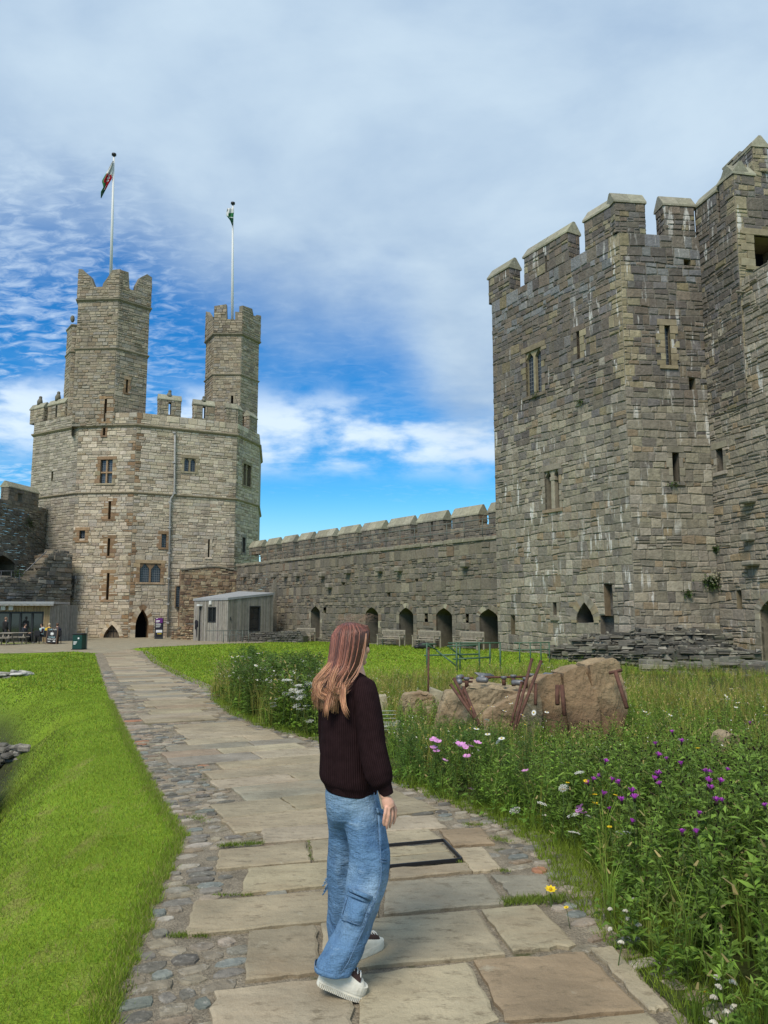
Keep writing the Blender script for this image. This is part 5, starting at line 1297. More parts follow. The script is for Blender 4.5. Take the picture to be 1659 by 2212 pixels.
# ================================================================ quarried boulders with iron bars
import bmesh
def rock_hook(c, H):
    n = H['mrange'](H['noise'](2.2, 6, .65), .3, .7, .75, 1.25); c = H['scale'](c, n)
    k_ = H['mrange'](H['noise'](6, 6, .75, loc=(2, 2, 6)), .58, .68); c = H['mix'](H['math']('MULTIPLY', k_, .6), c, (.085, .06, .04)); k2 = H['mrange'](H['noise'](9, 5, .7, loc=(8, 2, 6)), .60, .68); c = H['mix'](H['math']('MULTIPLY', k2, .5), c, (.42, .38, .29))
    r = H['mrange'](H['noise'](1.2, 3, .5, loc=(5, 1, 2)), .48, .62); return H['mix'](H['math']('MULTIPLY', r, .45), c, (.25, .15, .085))
M_ROCK = mat('buff_sandstone_boulder', (.30, .235, .15), vary=.2, vscale=9, bump=.9, bscale=7, bdist=.06, spec=.12, hook=rock_hook)
def rockb_hook(c, H):
    c = rock_hook(c, H); sp = H['N']('ShaderNodeSeparateXYZ'); H['t'].links.new(H['pos'], sp.inputs[0])
    f = H['mrange'](H['math']('ADD', sp.outputs[2], H['math']('MULTIPLY', H['noise'](3, 3), .3)), .62, .30); return H['mix'](H['math']('MULTIPLY', f, .8), c, (.15, .09, .055))
M_ROCKB = mat('brown_stained_boulder', (.27, .20, .12), vary=.25, vscale=7, bump=.9, bscale=7, bdist=.06, spec=.12, hook=rockb_hook)
M_ROCK2 = mat('pale_cut_stone', (.36, .32, .22), vary=.25, vscale=6, bump=.6, bscale=14, bdist=.03, spec=.12)
M_RUST = mat('rusty_iron', (.10, .045, .03), vary=.4, vscale=14, bump=.4, bscale=40, rough=.75)
M_STEEL = mat('worn_grey_iron', (.16, .16, .165), rough=.45, metal=.3, vary=.3, vscale=20)
def rock(pts, name, label, seed, rough=.05, m=None, cuts=4, crack=None, smoothing=.16):
    """boulder: convex hull of corner points, broken up by noise"""
    r = np.random.default_rng(seed); bm = bmesh.new()
    for p in pts: bm.verts.new(Vector(p))
    bmesh.ops.convex_hull(bm, input=bm.verts)
    bmesh.ops.delete(bm, geom=[v for v in bm.verts if not v.link_faces], context='VERTS')
    bmesh.ops.triangulate(bm, faces=bm.faces)
    for _ in range(cuts): bmesh.ops.subdivide_edges(bm, edges=bm.edges, cuts=1, use_grid_fill=True)
    bmesh.ops.smooth_vert(bm, verts=bm.verts, factor=smoothing, use_axis_x=True, use_axis_y=True, use_axis_z=True)
    bm.normal_update(); from mathutils import noise
    off = Vector(r.uniform(0, 50, 3))
    for v in bm.verts:
        n = noise.noise(v.co*1.6+off)*1.1+(round(noise.noise(v.co*3.2+off)*3.5)/3.5)*.9+abs(noise.noise(v.co*8+off))*.55
        v.co += v.normal*n*rough
    me = bpy.data.meshes.new(name); bm.to_mesh(me); bm.free(); me.materials.append(m or M_ROCK)
    for p in me.polygons: p.use_smooth = False
    o = bpy.data.objects.new(name, me); COL.objects.link(o); return props(o, label, 'rock')
def rk(outline, Y, back, name, label, seed, lean=0.0, **k):
    """front outline in photo pixels at distance Y (per point extra), copied back by `back` metres and shrunk"""
    f = [at(p[0], p[1], Y+(p[2] if len(p) > 2 else 0)) for p in outline]; c = np.mean(f, axis=0)
    b = [c+(p-c)*.86+np.array((0, back, lean)) for p in f]; lo = [np.array((p[0], p[1], -.25)) for p in f[-2:]]+[np.array((p[0], p[1], -.25)) for p in b[-2:]]
    return rock(f+b+lo, name, label, seed, **k)
rk([(1000, 1492), (1012, 1481), (1090, 1490), (1150, 1497), (1163, 1510, .1), (1140, 1585), (1010, 1580)], 11.5, 1.0, 'boulder', 'flat topped buff boulder carrying the hammers and iron stakes', 3, lean=.02, rough=.05)
rk([(968, 1500), (985, 1496), (1008, 1520), (1030, 1560), (1020, 1590), (945, 1585), (952, 1530)], 11.2, .7, 'boulder', 'rounded buff boulder leaning on the left end of the flat topped boulder', 4, rough=.05)
rk([(872, 1501), (905, 1498), (930, 1502), (946, 1520), (940, 1545), (866, 1548), (862, 1520)], 12.6, .6, 'boulder', 'low rounded boulder nearest the standing woman', 5, rough=.06)
rk([(930, 1486), (968, 1500), (960, 1524), (940, 1524), (924, 1510)], 13.3, .45, 'squared_stone', 'pale squared block with chisel grooves tilted behind the low boulder', 6, rough=.008, m=M_ROCK2, cuts=2, smoothing=.06)
rk([(918, 1529), (955, 1524), (958, 1550), (916, 1555)], 12.2, .4, 'squared_stone', 'small flat stone between the two left boulders', 7, rough=.02, cuts=2)
rk([(1045, 1545), (1085, 1522), (1140, 1500), (1166, 1500), (1170, 1590), (1045, 1590)], 10.9, .4, 'boulder', 'slanting buff slab leaning against the front of the flat topped boulder', 8, rough=.04)
rk([(812, 1505), (835, 1502), (838, 1522), (812, 1525)], 13.5, .4, 'squared_stone', 'flat pale stone at the right shoulder of the standing woman', 9, rough=.02, cuts=2, m=M_ROCK2)
big = empty('split_boulder', (*ground(1265, 1600)[:2], 0), 'largest boulder, split by two dark cracks with iron wedges, brown at its foot', 'rock')
def piece(outline, Y, back, seed, **k):
    o = rk(outline, Y, back, 'rock_piece', None, seed, m=M_ROCKB, **k); del o['category']; o.parent = big; o.matrix_parent_inverse = big.matrix_world.inverted(); return o
piece([(1163, 1472), (1182, 1459), (1209, 1455), (1217, 1490), (1226, 1545), (1228, 1610), (1150, 1610), (1155, 1520)], 11.0, .9, 21, rough=.025, smoothing=.05)
piece([(1217, 1454), (1240, 1442), (1262, 1437), (1273, 1470), (1285, 1505), (1295, 1540), (1300, 1610), (1241, 1610), (1233, 1510)], 10.95, 1.0, 22, rough=.025, smoothing=.05)
piece([(1275, 1437), (1300, 1430), (1325, 1424), (1338, 1432), (1341, 1452), (1350, 1500), (1352, 1540), (1335, 1610), (1310, 1610), (1305, 1538), (1289, 1480)], 11.0, .9, 23, rough=.04, smoothing=.06)
for nm, L, lab in (('iron_bar', [((440, 315, 11.0), (572, 500, 10.6)), ((460, 275, 11.1), (592, 520, 10.6)), ((528, 330, 11.0), (508, 395, 10.9)), ((530, 345, 10.9), (612, 540, 10.5))], 'rusty iron bar leaning in the bundle at the left end of the flat topped boulder'),
                   ('iron_bar', [((918, 300, 10.7), (860, 530, 10.4)), ((985, 145, 10.9), (888, 525, 10.3)), ((1047, 158, 10.9), (902, 538, 10.3)), ((1014, 308, 10.7), (1012, 420, 10.6))], 'rusty iron bar leaning in the bundle against the front of the flat topped boulder'),
                   ('iron_bar', [((1160, 318, 10.7), (1160, 420, 10.6)), ((1190, 316, 10.6), (1205, 480, 10.5))], 'short upright iron bar in front of the split boulder')):
    for a, b in L:
        A_, B_ = at(*c4([a[:2]])[0], a[2]), at(*c4([b[:2]])[0], b[2]); B_ = A_+(B_-A_)*1.25
        mb = MB(); mb.tube([A_, B_], .022 if 'short' not in lab else .03, 8, (.1, .05, .03)); mb.tube([A_+(A_-B_)*.002, A_+(A_-B_)*.012], .027, 8, (.1, .05, .03))
        o = mb.build(nm, M_RUST); props(o, lab, 'iron bar', 'iron bars leaning on the boulders')
A_, B_ = at(*c4([(1555, 228)])[0], 10.8), at(*c4([(1632, 470)])[0], 10.5); mb = MB(); mb.tube([A_, B_], .03, 8); mb.tube([A_+np.array((-.09, 0, -.01)), A_+np.array((.09, 0, .03))], .022, 8)
props(mb.build('iron_bar', M_RUST), 'rusty bar with a cross handle at the right end of the split boulder', 'iron bar')
A_, B_ = at(926, 1401, 13.4), at(924, 1500, 13.4); mb = MB(); mb.tube([(B_[0], B_[1], -.1), A_], .017, 8); mb.tube([A_, A_+np.array((0, 0, .015))], .032, 8)
props(mb.build('iron_post', M_RUST), 'slim upright rusty post standing behind the pale squared block', 'post')
def stake(px, py0, py1, Y, lab):
    a, b = at(px, py0, Y), at(px, py1, Y); mb = MB(); mb.tube([(a[0], a[1], b[2]-.05), (a[0], a[1], a[2]-.01)], .03, 9); o = mb.build('iron_stake', M_RUST)
    m2 = MB(); m2.tube([(a[0], a[1], a[2]-.03), (a[0], a[1], a[2]), (a[0], a[1], a[2]+.012)], [.034, .05, .04], 10); m2.build('head', M_STEEL, o, True); props(o, lab, 'iron stake')
for (x, y0, y1, Y, lab) in ((545, 268, 305, 11.7, 'short stake with a flat steel head at the left end of the boulder top'), (797, 260, 294, 11.8, 'short stake with a pale steel head in the middle of the boulder top'),
                            (862, 250, 298, 11.7, 'tallest stake with a bright steel head right of the middle on the boulder top'), (985, 242, 278, 11.9, 'short stake with a steel head at the right end of the boulder top'), (945, 268, 312, 11.6, 'dark stake with a wide head leaning over the front edge of the boulder top')):
    X, Y0 = c4([(x, y0)])[0]; _, Y1 = c4([(x, y1)])[0]; stake(X, Y0, Y1, Y, lab)
def hammer(h, e, Y0, Y1, lab, r=.016):
    a, b = at(*c4([h])[0], Y0), at(*c4([e])[0], Y1); d = (b-a)/np.linalg.norm(b-a); s = np.cross(d, (0, 0, 1)); s /= np.linalg.norm(s)
    mb = MB(); mb.tube([a, b], r, 8); o = mb.build('sledge_hammer', M_RUST); m2 = MB(); m2.tube([a-s*.09, a-s*.07, a+s*.07, a+s*.09], [.03, .042, .042, .03], 8); m2.build('hammer_head', M_STEEL, o, True); props(o, lab, 'hammer')
hammer((645, 262), (985, 258), 11.9, 12.0, 'long handled hammer lying across the middle of the boulder top')
hammer((650, 280), (705, 266), 11.7, 11.95, 'hammer with a round grey head in front of the long handled hammer')
hammer((500, 262), (590, 268), 11.9, 11.8, 'short hammer at the left end of the boulder top')
hammer((495, 290), (585, 292), 11.75, 11.75, 'rusty hammer lying at the left front edge of the boulder top')
hammer((890, 298), (930, 285), 11.6, 11.8, 'grey hammer head lying at the right front edge of the boulder top')
hammer((1100, 250), (1190, 226), 11.4, 11.6, 'rusty hammer lying on the left shoulder of the split boulder')
hammer((1445, 155), (1485, 148), 11.5, 11.7, 'square headed hammer on the top of the split boulder')
mb = MB()
for k in range(9): a, b = at(*c4([(600+k*3, 232+k*2)])[0], 12.3), at(*c4([(705+k*3, 240+k*1.5)])[0], 12.5); mb.tube([a, b], .012, 6)
props(mb.build('bundle_of_rods', M_STEEL), 'bundle of thin grey iron rods at the back of the boulder top', 'iron rods')
# peg with netting beside the path
p = ground(860, 1600); a = at(861, 1556, p[1]); mb = MB(); mb.box((p[0]-.03, p[1]-.03, -.1), (p[0]+.03, p[1]+.03, a[2]), bev=.006)
M_PEG = mat('grey_weathered_wood', (.36, .33, .27), vary=.3, vscale=18, bump=.3, bscale=40)
props(mb.build('wooden_peg', M_PEG), 'short pale wooden peg in the plants at the right elbow of the woman', 'peg')
mb = MB(); 
for k in range(8): x = p[0]-.2+k*.022; mb.tube([(x, p[1], .05), (x, p[1]+.004, a[2]-.02)], .0028, 4)
for k in range(6): z = .08+k*.05; mb.tube([(p[0]-.22, p[1], z), (p[0]-.03, p[1], z)], .0025, 4)
mb.tube([(p[0]-.55, p[1]+.02, a[2]-.12), (p[0]-.03, p[1]-.02, a[2]-.07)], .004, 5)
props(mb.build('wire_netting', mat('pale_wire', (.5, .52, .5), rough=.5)), 'scrap of pale wire netting tied to the wooden peg', 'netting')
# ================================================================ the woman on the path
def knit_hook(c, H):
    uv = H['N']('ShaderNodeUVMap'); wv = H['N']('ShaderNodeTexWave'); wv.wave_type = 'BANDS'; wv.bands_direction = 'X'; wv.inputs['Scale'].default_value = 1.0
    wv.inputs['Distortion'].default_value = .25; wv.inputs['Detail'].default_value = 2; H['t'].links.new(uv.outputs[0], wv.inputs[0])
    H['height'] = wv.outputs[1]; return H['mix'](H['mrange'](wv.outputs[1], 0, 1, 0, 1), c, H['scale'](c, 1.5))
M_KNIT = mat('dark_brown_rib_knit', (.0165, .0085, .0095), rough=1.0, spec=.04, vary=.25, vscale=30, bump=.38, bdist=.010, hook=knit_hook)
def denim_hook(c, H):
    # washed denim: worn pale over seat, thighs and knees, darker blotches, twill and short creases
    sp = H['N']('ShaderNodeSeparateXYZ'); H['t'].links.new(H['pos'], sp.inputs[0]); z = sp.outputs[2]
    worn = H['math']('MULTIPLY', H['mrange'](z, .66, .86), H['mrange'](z, 1.02, .90)); kn = H['math']('MULTIPLY', H['mrange'](z, .25, .40), H['mrange'](z, .58, .46))
    b = H['mrange'](H['noise'](6, 5, .6), .36, .62); w_ = H['math']('MULTIPLY', H['math']('MAXIMUM', worn, H['math']('MULTIPLY', kn, .8)), b)
    c = H['mix'](H['math']('MULTIPLY', w_, .75), c, (.30, .41, .515))
    d = H['mrange'](H['noise'](4.5, 5, .65, loc=(3, 7, 1)), .50, .68); c = H['mix'](H['math']('MULTIPLY', d, .55), c, (.035, .09, .20))
    cr = H['noise'](9, 5, .7, sc=(1.0, 1.0, 2.6), loc=(2, 1, 5)); c = H['mix'](H['mrange'](cr, .60, .70, 0, .5), c, (.26, .36, .47))
    a = H['noise'](170, 3, .7, sc=(1, 1, .22)); c = H['scale'](c, H['mrange'](a, .3, .7, .80, 1.22))
    H['height'] = H['math']('ADD', H['math']('MULTIPLY', cr, 1.0), H['math']('MULTIPLY', a, .10)); return c
M_DENIM = mat('faded_blue_denim', (.105, .195, .325), rough=.9, spec=.15, bump=.8, bdist=.03, hook=denim_hook)
M_SEAM = mat('denim_seam', (.10, .17, .28), rough=.9, vary=.4, vscale=120)
M_SKIN = mat('skin', (.64, .35, .25), rough=.55, spec=.35, vary=.08, vscale=25)
M_HAIR = mat('auburn_hair', attr=True, rough=.42, spec=.45, vary=.12, vscale=60)
M_RUB = mat('off_white_rubber', (.66, .63, .54), rough=.6, vary=.15, vscale=18, spec=.3, bump=.2, bscale=60)
M_CANV = mat('brown_canvas', (.055, .032, .028), rough=.95, vary=.3, vscale=80)
M_LACE = mat('white_lace', (.75, .73, .68), rough=.9)
her = empty('person', (*ground(755, 2110)[:2], 0), 'woman with long copper hair, dark brown jumper and baggy blue jeans walking on the path', 'person')

class Tube:
    """garment described by its outline: rows (py, x left, x right, Y centre, half depth[, tilt])"""
    def __init__(s, rows): s.r = np.array([list(r)+[0.0]*(6-len(r)) for r in rows], float)
    def row(s, py): return [float(np.interp(py, s.r[:, 0], s.r[:, k])) for k in range(1, 6)]
    def surf(s, px, py, out=0.0):
        xl, xr, Y, b, tl = s.row(py); c = (xl+xr)/2; t = np.clip((px-c)/((xr-xl)/2), -.98, .98)
        return at(px, py, Y-(b+out)*sqrt(1-t*t))
    def rings(s, n=48, step=5.0, fold=None):
        y0, y1 = s.r[0, 0], s.r[-1, 0]; m = max(3, int((y1-y0)/step)+1); out = []
        for i in range(m):
            py = y0+(y1-y0)*i/(m-1); xl, xr, Y, b, tl = s.row(py); ring = []
            L, Rr = at(xl, py, Y), at(xr, py, Y); cx = (L[0]+Rr[0])/2; hw = (Rr[0]-L[0])/2; z = (L[2]+Rr[2])/2
            for j in range(n):
                a = 2*pi*j/n; f = 1+(fold(a, i/(m-1), py) if fold else 0)
                X = cx+hw*cos(a)*f; ring.append((X, Y+b*sin(a)*f, z-tl*(X-cx)))
            out.append(ring)
        return out
def loft_uv(name, rings, m, parent, col=None, us=1.0, vs=1.0, caps=(False, False), thick=0.004, swap=False, sub=True):
    n = len(rings[0]); V = [p for r in rings for p in r]; F = []; UV = []
    ln = [0.0]
    for a, b in zip(rings[:-1], rings[1:]): ln.append(ln[-1]+np.linalg.norm(np.mean(a, 0)-np.mean(b, 0)))
    for i in range(len(rings)-1):
        for j in range(n):
            k = (j+1) % n; F.append((i*n+j, (i+1)*n+j, (i+1)*n+k, i*n+k)); q = [(j, i), (j, i+1), (j+1, i+1), (j+1, i)]
            UV.append([((x/n*us, ln[y]*vs) if not swap else (ln[y]*vs, x/n*us)) for x, y in q])
    if caps[0]: F.append(tuple(range(n))); UV.append([(0, 0)]*n)
    if caps[1]: F.append(tuple((len(rings)-1)*n+j for j in range(n))[::-1]); UV.append([(0, 0)]*n)
    me = bpy.data.meshes.new(name); me.from_pydata([tuple(map(float, v)) for v in V], [], F); me.materials.append(m)
    ul = me.uv_layers.new(name='UVMap'); flat = [c for f in UV for c in f]
    for l, c in zip(ul.data, flat): l.uv = c
    ca = me.color_attributes.new('Col', 'FLOAT_COLOR', 'CORNER'); cc = []
    for fi, f in enumerate(F):
        c = col(np.mean([V[k] for k in f], axis=0), fi) if callable(col) else (col or (.5, .5, .5)); cc += [(*c, 1)]*len(f)
    ca.data.foreach_set('color', np.array(cc, np.float32).ravel())
    for p in me.polygons: p.use_smooth = True
    o = bpy.data.objects.new(name, me); COL.objects.link(o)
    if thick: sm_ = o.modifiers.new('thickness', 'SOLIDIFY'); sm_.thickness = thick; sm_.offset = -1
    if sub: sb_ = o.modifiers.new('smooth', 'SUBSURF'); sb_.levels = 1; sb_.render_levels = 1
    o.parent = parent; o.matrix_parent_inverse = parent.matrix_world.inverted(); return o

YB = 3.85
# jumper
torso = Tube([(1450, 757, 783, YB+.02, .065), (1458, 748, 789, YB+.01, .085), (1466, 735, 795, YB, .10), (1476, 720, 801, YB, .115), (1490, 708, 804, YB, .125), (1512, 698, 806, YB, .135), (1545, 692, 808, YB, .14), (1590, 692, 811, YB, .145), (1640, 690.5, 814, YB, .15), (1678, 690, 816, YB, .155), (1690, 694, 816, YB, .152), (1697, 701, 815, YB, .142), (1708, 704, 813, YB, .136)])
def fold_t(a, t, py):
    g = max(0, t-.25); return .030*g*sin(5*a+2.2*t+.4)+.022*g*sin(9*a-3*t+1)+.012*sin(3*a+4*t)
tr = torso.rings(56, 6, fold_t)
def tilt(rs, amt):
    n = len(rs); out = []
    for i, r in enumerate(rs):
        c = np.mean(r, axis=0); k = amt*max(0, (i/(n-1)-.5)*2); out.append([(x, y, z-k*(x-c[0])) for x, y, z in r])
    return out
tr = tilt(tr, .12)
jumper = loft_uv('jumper', tr, M_KNIT, her, us=26.0, vs=1.0)
def sleeve(cs, name, parent):
    rings = []; n = 32
    for i, (px, py, Y, rad, dep) in enumerate(cs):
        c = at(px, py, Y); nxt = at(*cs[min(i+1, len(cs)-1)][:3]); prv = at(*cs[max(i-1, 0)][:3]); t = nxt-prv; t /= np.linalg.norm(t)
        a = np.array((1., 0, 0)); a = a-t*np.dot(a, t); a /= np.linalg.norm(a); b = np.cross(t, a); r = rad*Y/FPX*1.02
        rings.append([c+a*r*cos(q)*(1+.05*sin(3*q+i*.9))+b*(r*dep)*sin(q)*(1+.04*sin(4*q+i)) for q in [2*pi*j/n for j in range(n)]])
    out = []
    for i in range(len(rings)-1):
        for k in range(3): out.append([(1-k/3)*np.array(p)+k/3*np.array(q) for p, q in zip(rings[i], rings[i+1])])
    out.append(rings[-1]); return loft_uv(name, out, M_KNIT, parent, us=13.0, vs=1.0, caps=(True, False))
sleeve([(777, 1473, 3.80, 16, .9), (785, 1485, 3.77, 24, .95), (789, 1506, 3.745, 26, .95), (794, 1532, 3.73, 26.5, .95), (800, 1570, 3.72, 27, .95), (805, 1610, 3.71, 27, .95), (812, 1645, 3.70, 27.5, .95), (818, 1672, 3.695, 27, .95), (825, 1690, 3.69, 22, .95), (829, 1698, 3.69, 14.5, .9), (833, 1708, 3.69, 13, .9), (836, 1717, 3.69, 12.5, .9)], 'sleeve', jumper)
sleeve([(722, 1480, 3.93, 16, .9), (712, 1496, 3.96, 22, .95), (709, 1530, 3.98, 20, .95), (709, 1575, 3.99, 20, .95), (713, 1620, 4.0, 20, .95), (722, 1660, 4.0, 20, .95), (735, 1690, 4.0, 14, .9), (742, 1705, 4.0, 12, .9)], 'sleeve', jumper)
rb = Tube([(1694, 700, 815, YB, .143), (1700, 702.5, 815, YB, .140), (1710, 704, 813.5, YB, .138)])
loft_uv('hem_band', tilt([[(x, y, z-.12*(x-np.mean([p[0] for p in r]))) for x, y, z in r] for r in rb.rings(56, 5)], 0), M_KNIT, jumper, us=40.0)
cl_ = [(1450, 757, 783, YB+.03, .062), (1454, 755, 785, YB+.025, .068), (1461, 750, 788, YB+.02, .078)]
loft_uv('collar', Tube(cl_).rings(40, 3), M_KNIT, jumper, us=24)

# jeans
def dcol(p, i):
    # washed denim: paler over the seat and thighs, darker towards the seams
    k = .5+.5*sin(p[2]*9+p[0]*5); base = np.array((.085, .17, .30)); pale = np.array((.20, .30, .40)); d = np.array((.05, .12, .24))
    t = smooth(.62, .95, p[2])*smooth(1.0, .86, p[2]); t = max(t*.8, .35*k*(p[2] < .62)); return tuple(base*(1-t)+pale*t if t > .1 else base*.9+d*.1)
hip = Tube([(1688, 706, 812, YB, .125), (1712, 703, 816, YB, .135), (1740, 704.5, 822, YB, .14), (1760, 706, 827, YB+.005, .134), (1776, 710, 829, YB+.02, .11), (1790, 718, 826, YB+.03, .08)])
legR = Tube([(1722, 742, 817, 3.85, .118), (1745, 738, 823, 3.835, .124), (1770, 738, 829.5, 3.82, .121), (1800, 747, 835, 3.80, .118), (1838, 755, 840, 3.765, .11), (1870, 755, 840.5, 3.75, .11), (1900, 751, 838, 3.735, .108), (1930, 746, 832, 3.715, .106), (1960, 740.5, 821, 3.695, .104), (1985, 735, 808, 3.675, .104), (2020, 723, 795, 3.655, .105), (2035, 713, 787, 3.635, .102), (2062, 696, 779, 3.62, .096), (2080, 684, 771, 3.61, .090), (2092, 679, 764, 3.605, .088)])
legL = Tube([(1725, 708, 790, 3.87, .12), (1750, 706, 798, 3.89, .125), (1775, 706.5, 798, 3.91, .12), (1800, 708.5, 796, 3.95, .112), (1860, 709.5, 786, 3.97, .108), (1914, 708, 779, 4.0, .105), (1960, 707.5, 775, 4.02, .104), (2000, 708, 778, 4.04, .105), (2035, 710, 785, 4.05, .107), (2052, 713, 788, 4.05, .108)])
def fold_l(a, t, py):
    q = smooth(.08, .3, t); return q*(.035*sin(3*a+9*t)+.045*sin(2*a-14*t+.8)*(.4+t)+.03*sin(7*a+6*t)+.03*max(0, sin(23*t+2.5*a))**2*(.3+t)-.03*max(0, sin(31*t-3*a+1))**3*(.3+t))
rR = legR.rings(52, 4, fold_l); rL = legL.rings(48, 5, fold_l)
rR = tilt(rR, .16)
mb = MB()
for rs in (hip.rings(52, 4, lambda a, t, py: .012*sin(6*a+3*t)), rR, rL): mb.loft(rs, caps=True)
jeans = mb.build('jeans', [M_DENIM], her)
rm = jeans.modifiers.new('one_cloth', 'REMESH'); rm.mode = 'VOXEL'; rm.voxel_size = .0055; rm.use_smooth_shade = True
sm_ = jeans.modifiers.new('soft', 'SMOOTH'); sm_.iterations = 5; sm_.factor = .5
def hem(rings, name, k=3):
    c = np.mean(rings[-1], axis=0); mb = MB(); pts_ = [np.array(p) for p in rings[-1]]
    outer = [[c+(p-c)*f+np.array((0, 0, dz)) for p in pts_] for f, dz in ((1.0, .018), (1.03, .016), (1.035, .0), (1.0, -.004))]
    mb.loft(outer, (.16, .26, .38), caps=False); return mb.build(name, M_DENIM, jeans)
hem(rR, 'turned_hem'); hem(rL, 'turned_hem')
def patch(leg, quad, out, name, parent, m=M_DENIM, col=(.15, .25, .38), g=7, puff=.5, th=.0):
    """cloth patch that follows the leg: quad of photo pixels TL, TR, BR, BL"""
    q = [np.array(p, float) for p in quad]; V = []; F = []
    for i in range(g+1):
        for j in range(g+1):
            u, v = j/g, i/g; p = (q[0]*(1-u)+q[1]*u)*(1-v)+(q[3]*(1-u)+q[2]*u)*v
            e = min(u, 1-u, v, 1-v); o_ = out*(0 if e <= 0 else (puff+(1-puff)*min(1, e*4))) if th == 0 else out
            V.append(leg.surf(p[0], p[1], o_-.004*(e <= 0)))
    mb = MB(); F = [(i*(g+1)+j, (i+1)*(g+1)+j, (i+1)*(g+1)+j+1, i*(g+1)+j+1) for i in range(g) for j in range(g)]
    mb.add(V, F, col, 0, True); o = mb.build(name, m, parent); return o
pk = patch(legR, [(749, 1936), (803, 1947), (781, 2003), (736, 1986)], .020, 'cargo_pocket', jeans, col=(.17, .28, .42))
patch(legR, [(747, 1914), (807, 1936), (801, 1947), (749, 1924)], .042, 'pocket_flap', pk, col=(.20, .31, .44), puff=.9)
patch(legR, [(752, 1926), (800, 1944), (796, 1954), (752, 1937)], .024, 'pocket_band', pk, col=(.06, .11, .21))
pk = patch(legR, [(815, 1754), (829, 1754), (838, 1832), (820, 1838)], .030, 'cargo_pocket', jeans, col=(.12, .21, .34))
patch(legR, [(812, 1744), (828, 1748), (832, 1762), (815, 1758)], .038, 'pocket_flap', pk, col=(.26, .37, .48), puff=.9)
mb = MB()
def seam(leg, pts_, out=.012, r=.0022): mb.tube([leg.surf(x, y, out) for x, y in pts_], r, 5)
seam(legR, [(818, 1790), (822, 1840), (824, 1880), (822, 1905), (812, 1940), (800, 1970), (786, 2005), (770, 2040), (752, 2080), (735, 2105)]); seam(hip, [(808, 1712), (815, 1760), (818, 1790)])
seam(legR, [(822, 1855), (832, 1857), (839, 1858)]); seam(legR, [(822, 1861), (832, 1863), (839, 1864)]); seam(legL, [(709, 1934), (728, 1941), (746, 1941)]); seam(legL, [(709, 1939), (728, 1946), (746, 1946)])
seam(legR, [(790, 1970), (800, 1976), (809, 1979)]); seam(legR, [(789, 1975), (799, 1981), (807, 1984)]); seam(hip, [(722, 1706), (727, 1740), (737, 1772)], .004)
seam(legR, [(736, 1983), (758, 1992), (782, 2000)], .026); seam(legR, [(740, 1976), (745, 1955), (750, 1938)], .022); seam(legR, [(782, 2000), (792, 1975), (801, 1950)], .022)
mb.build('seams', M_SEAM, jeans)
mb = MB(); c = legL.surf(707.6, 1905, .01)
for k in range(6): mb.tube([c+np.array((.0, 0, -.01*k+.02)), c+np.array((-.012-.006*(k % 3), -.004, -.014*k+.01))], .0035, 5, (.42, .5, .6))
mb.build('frayed_flap', M_DENIM, jeans)

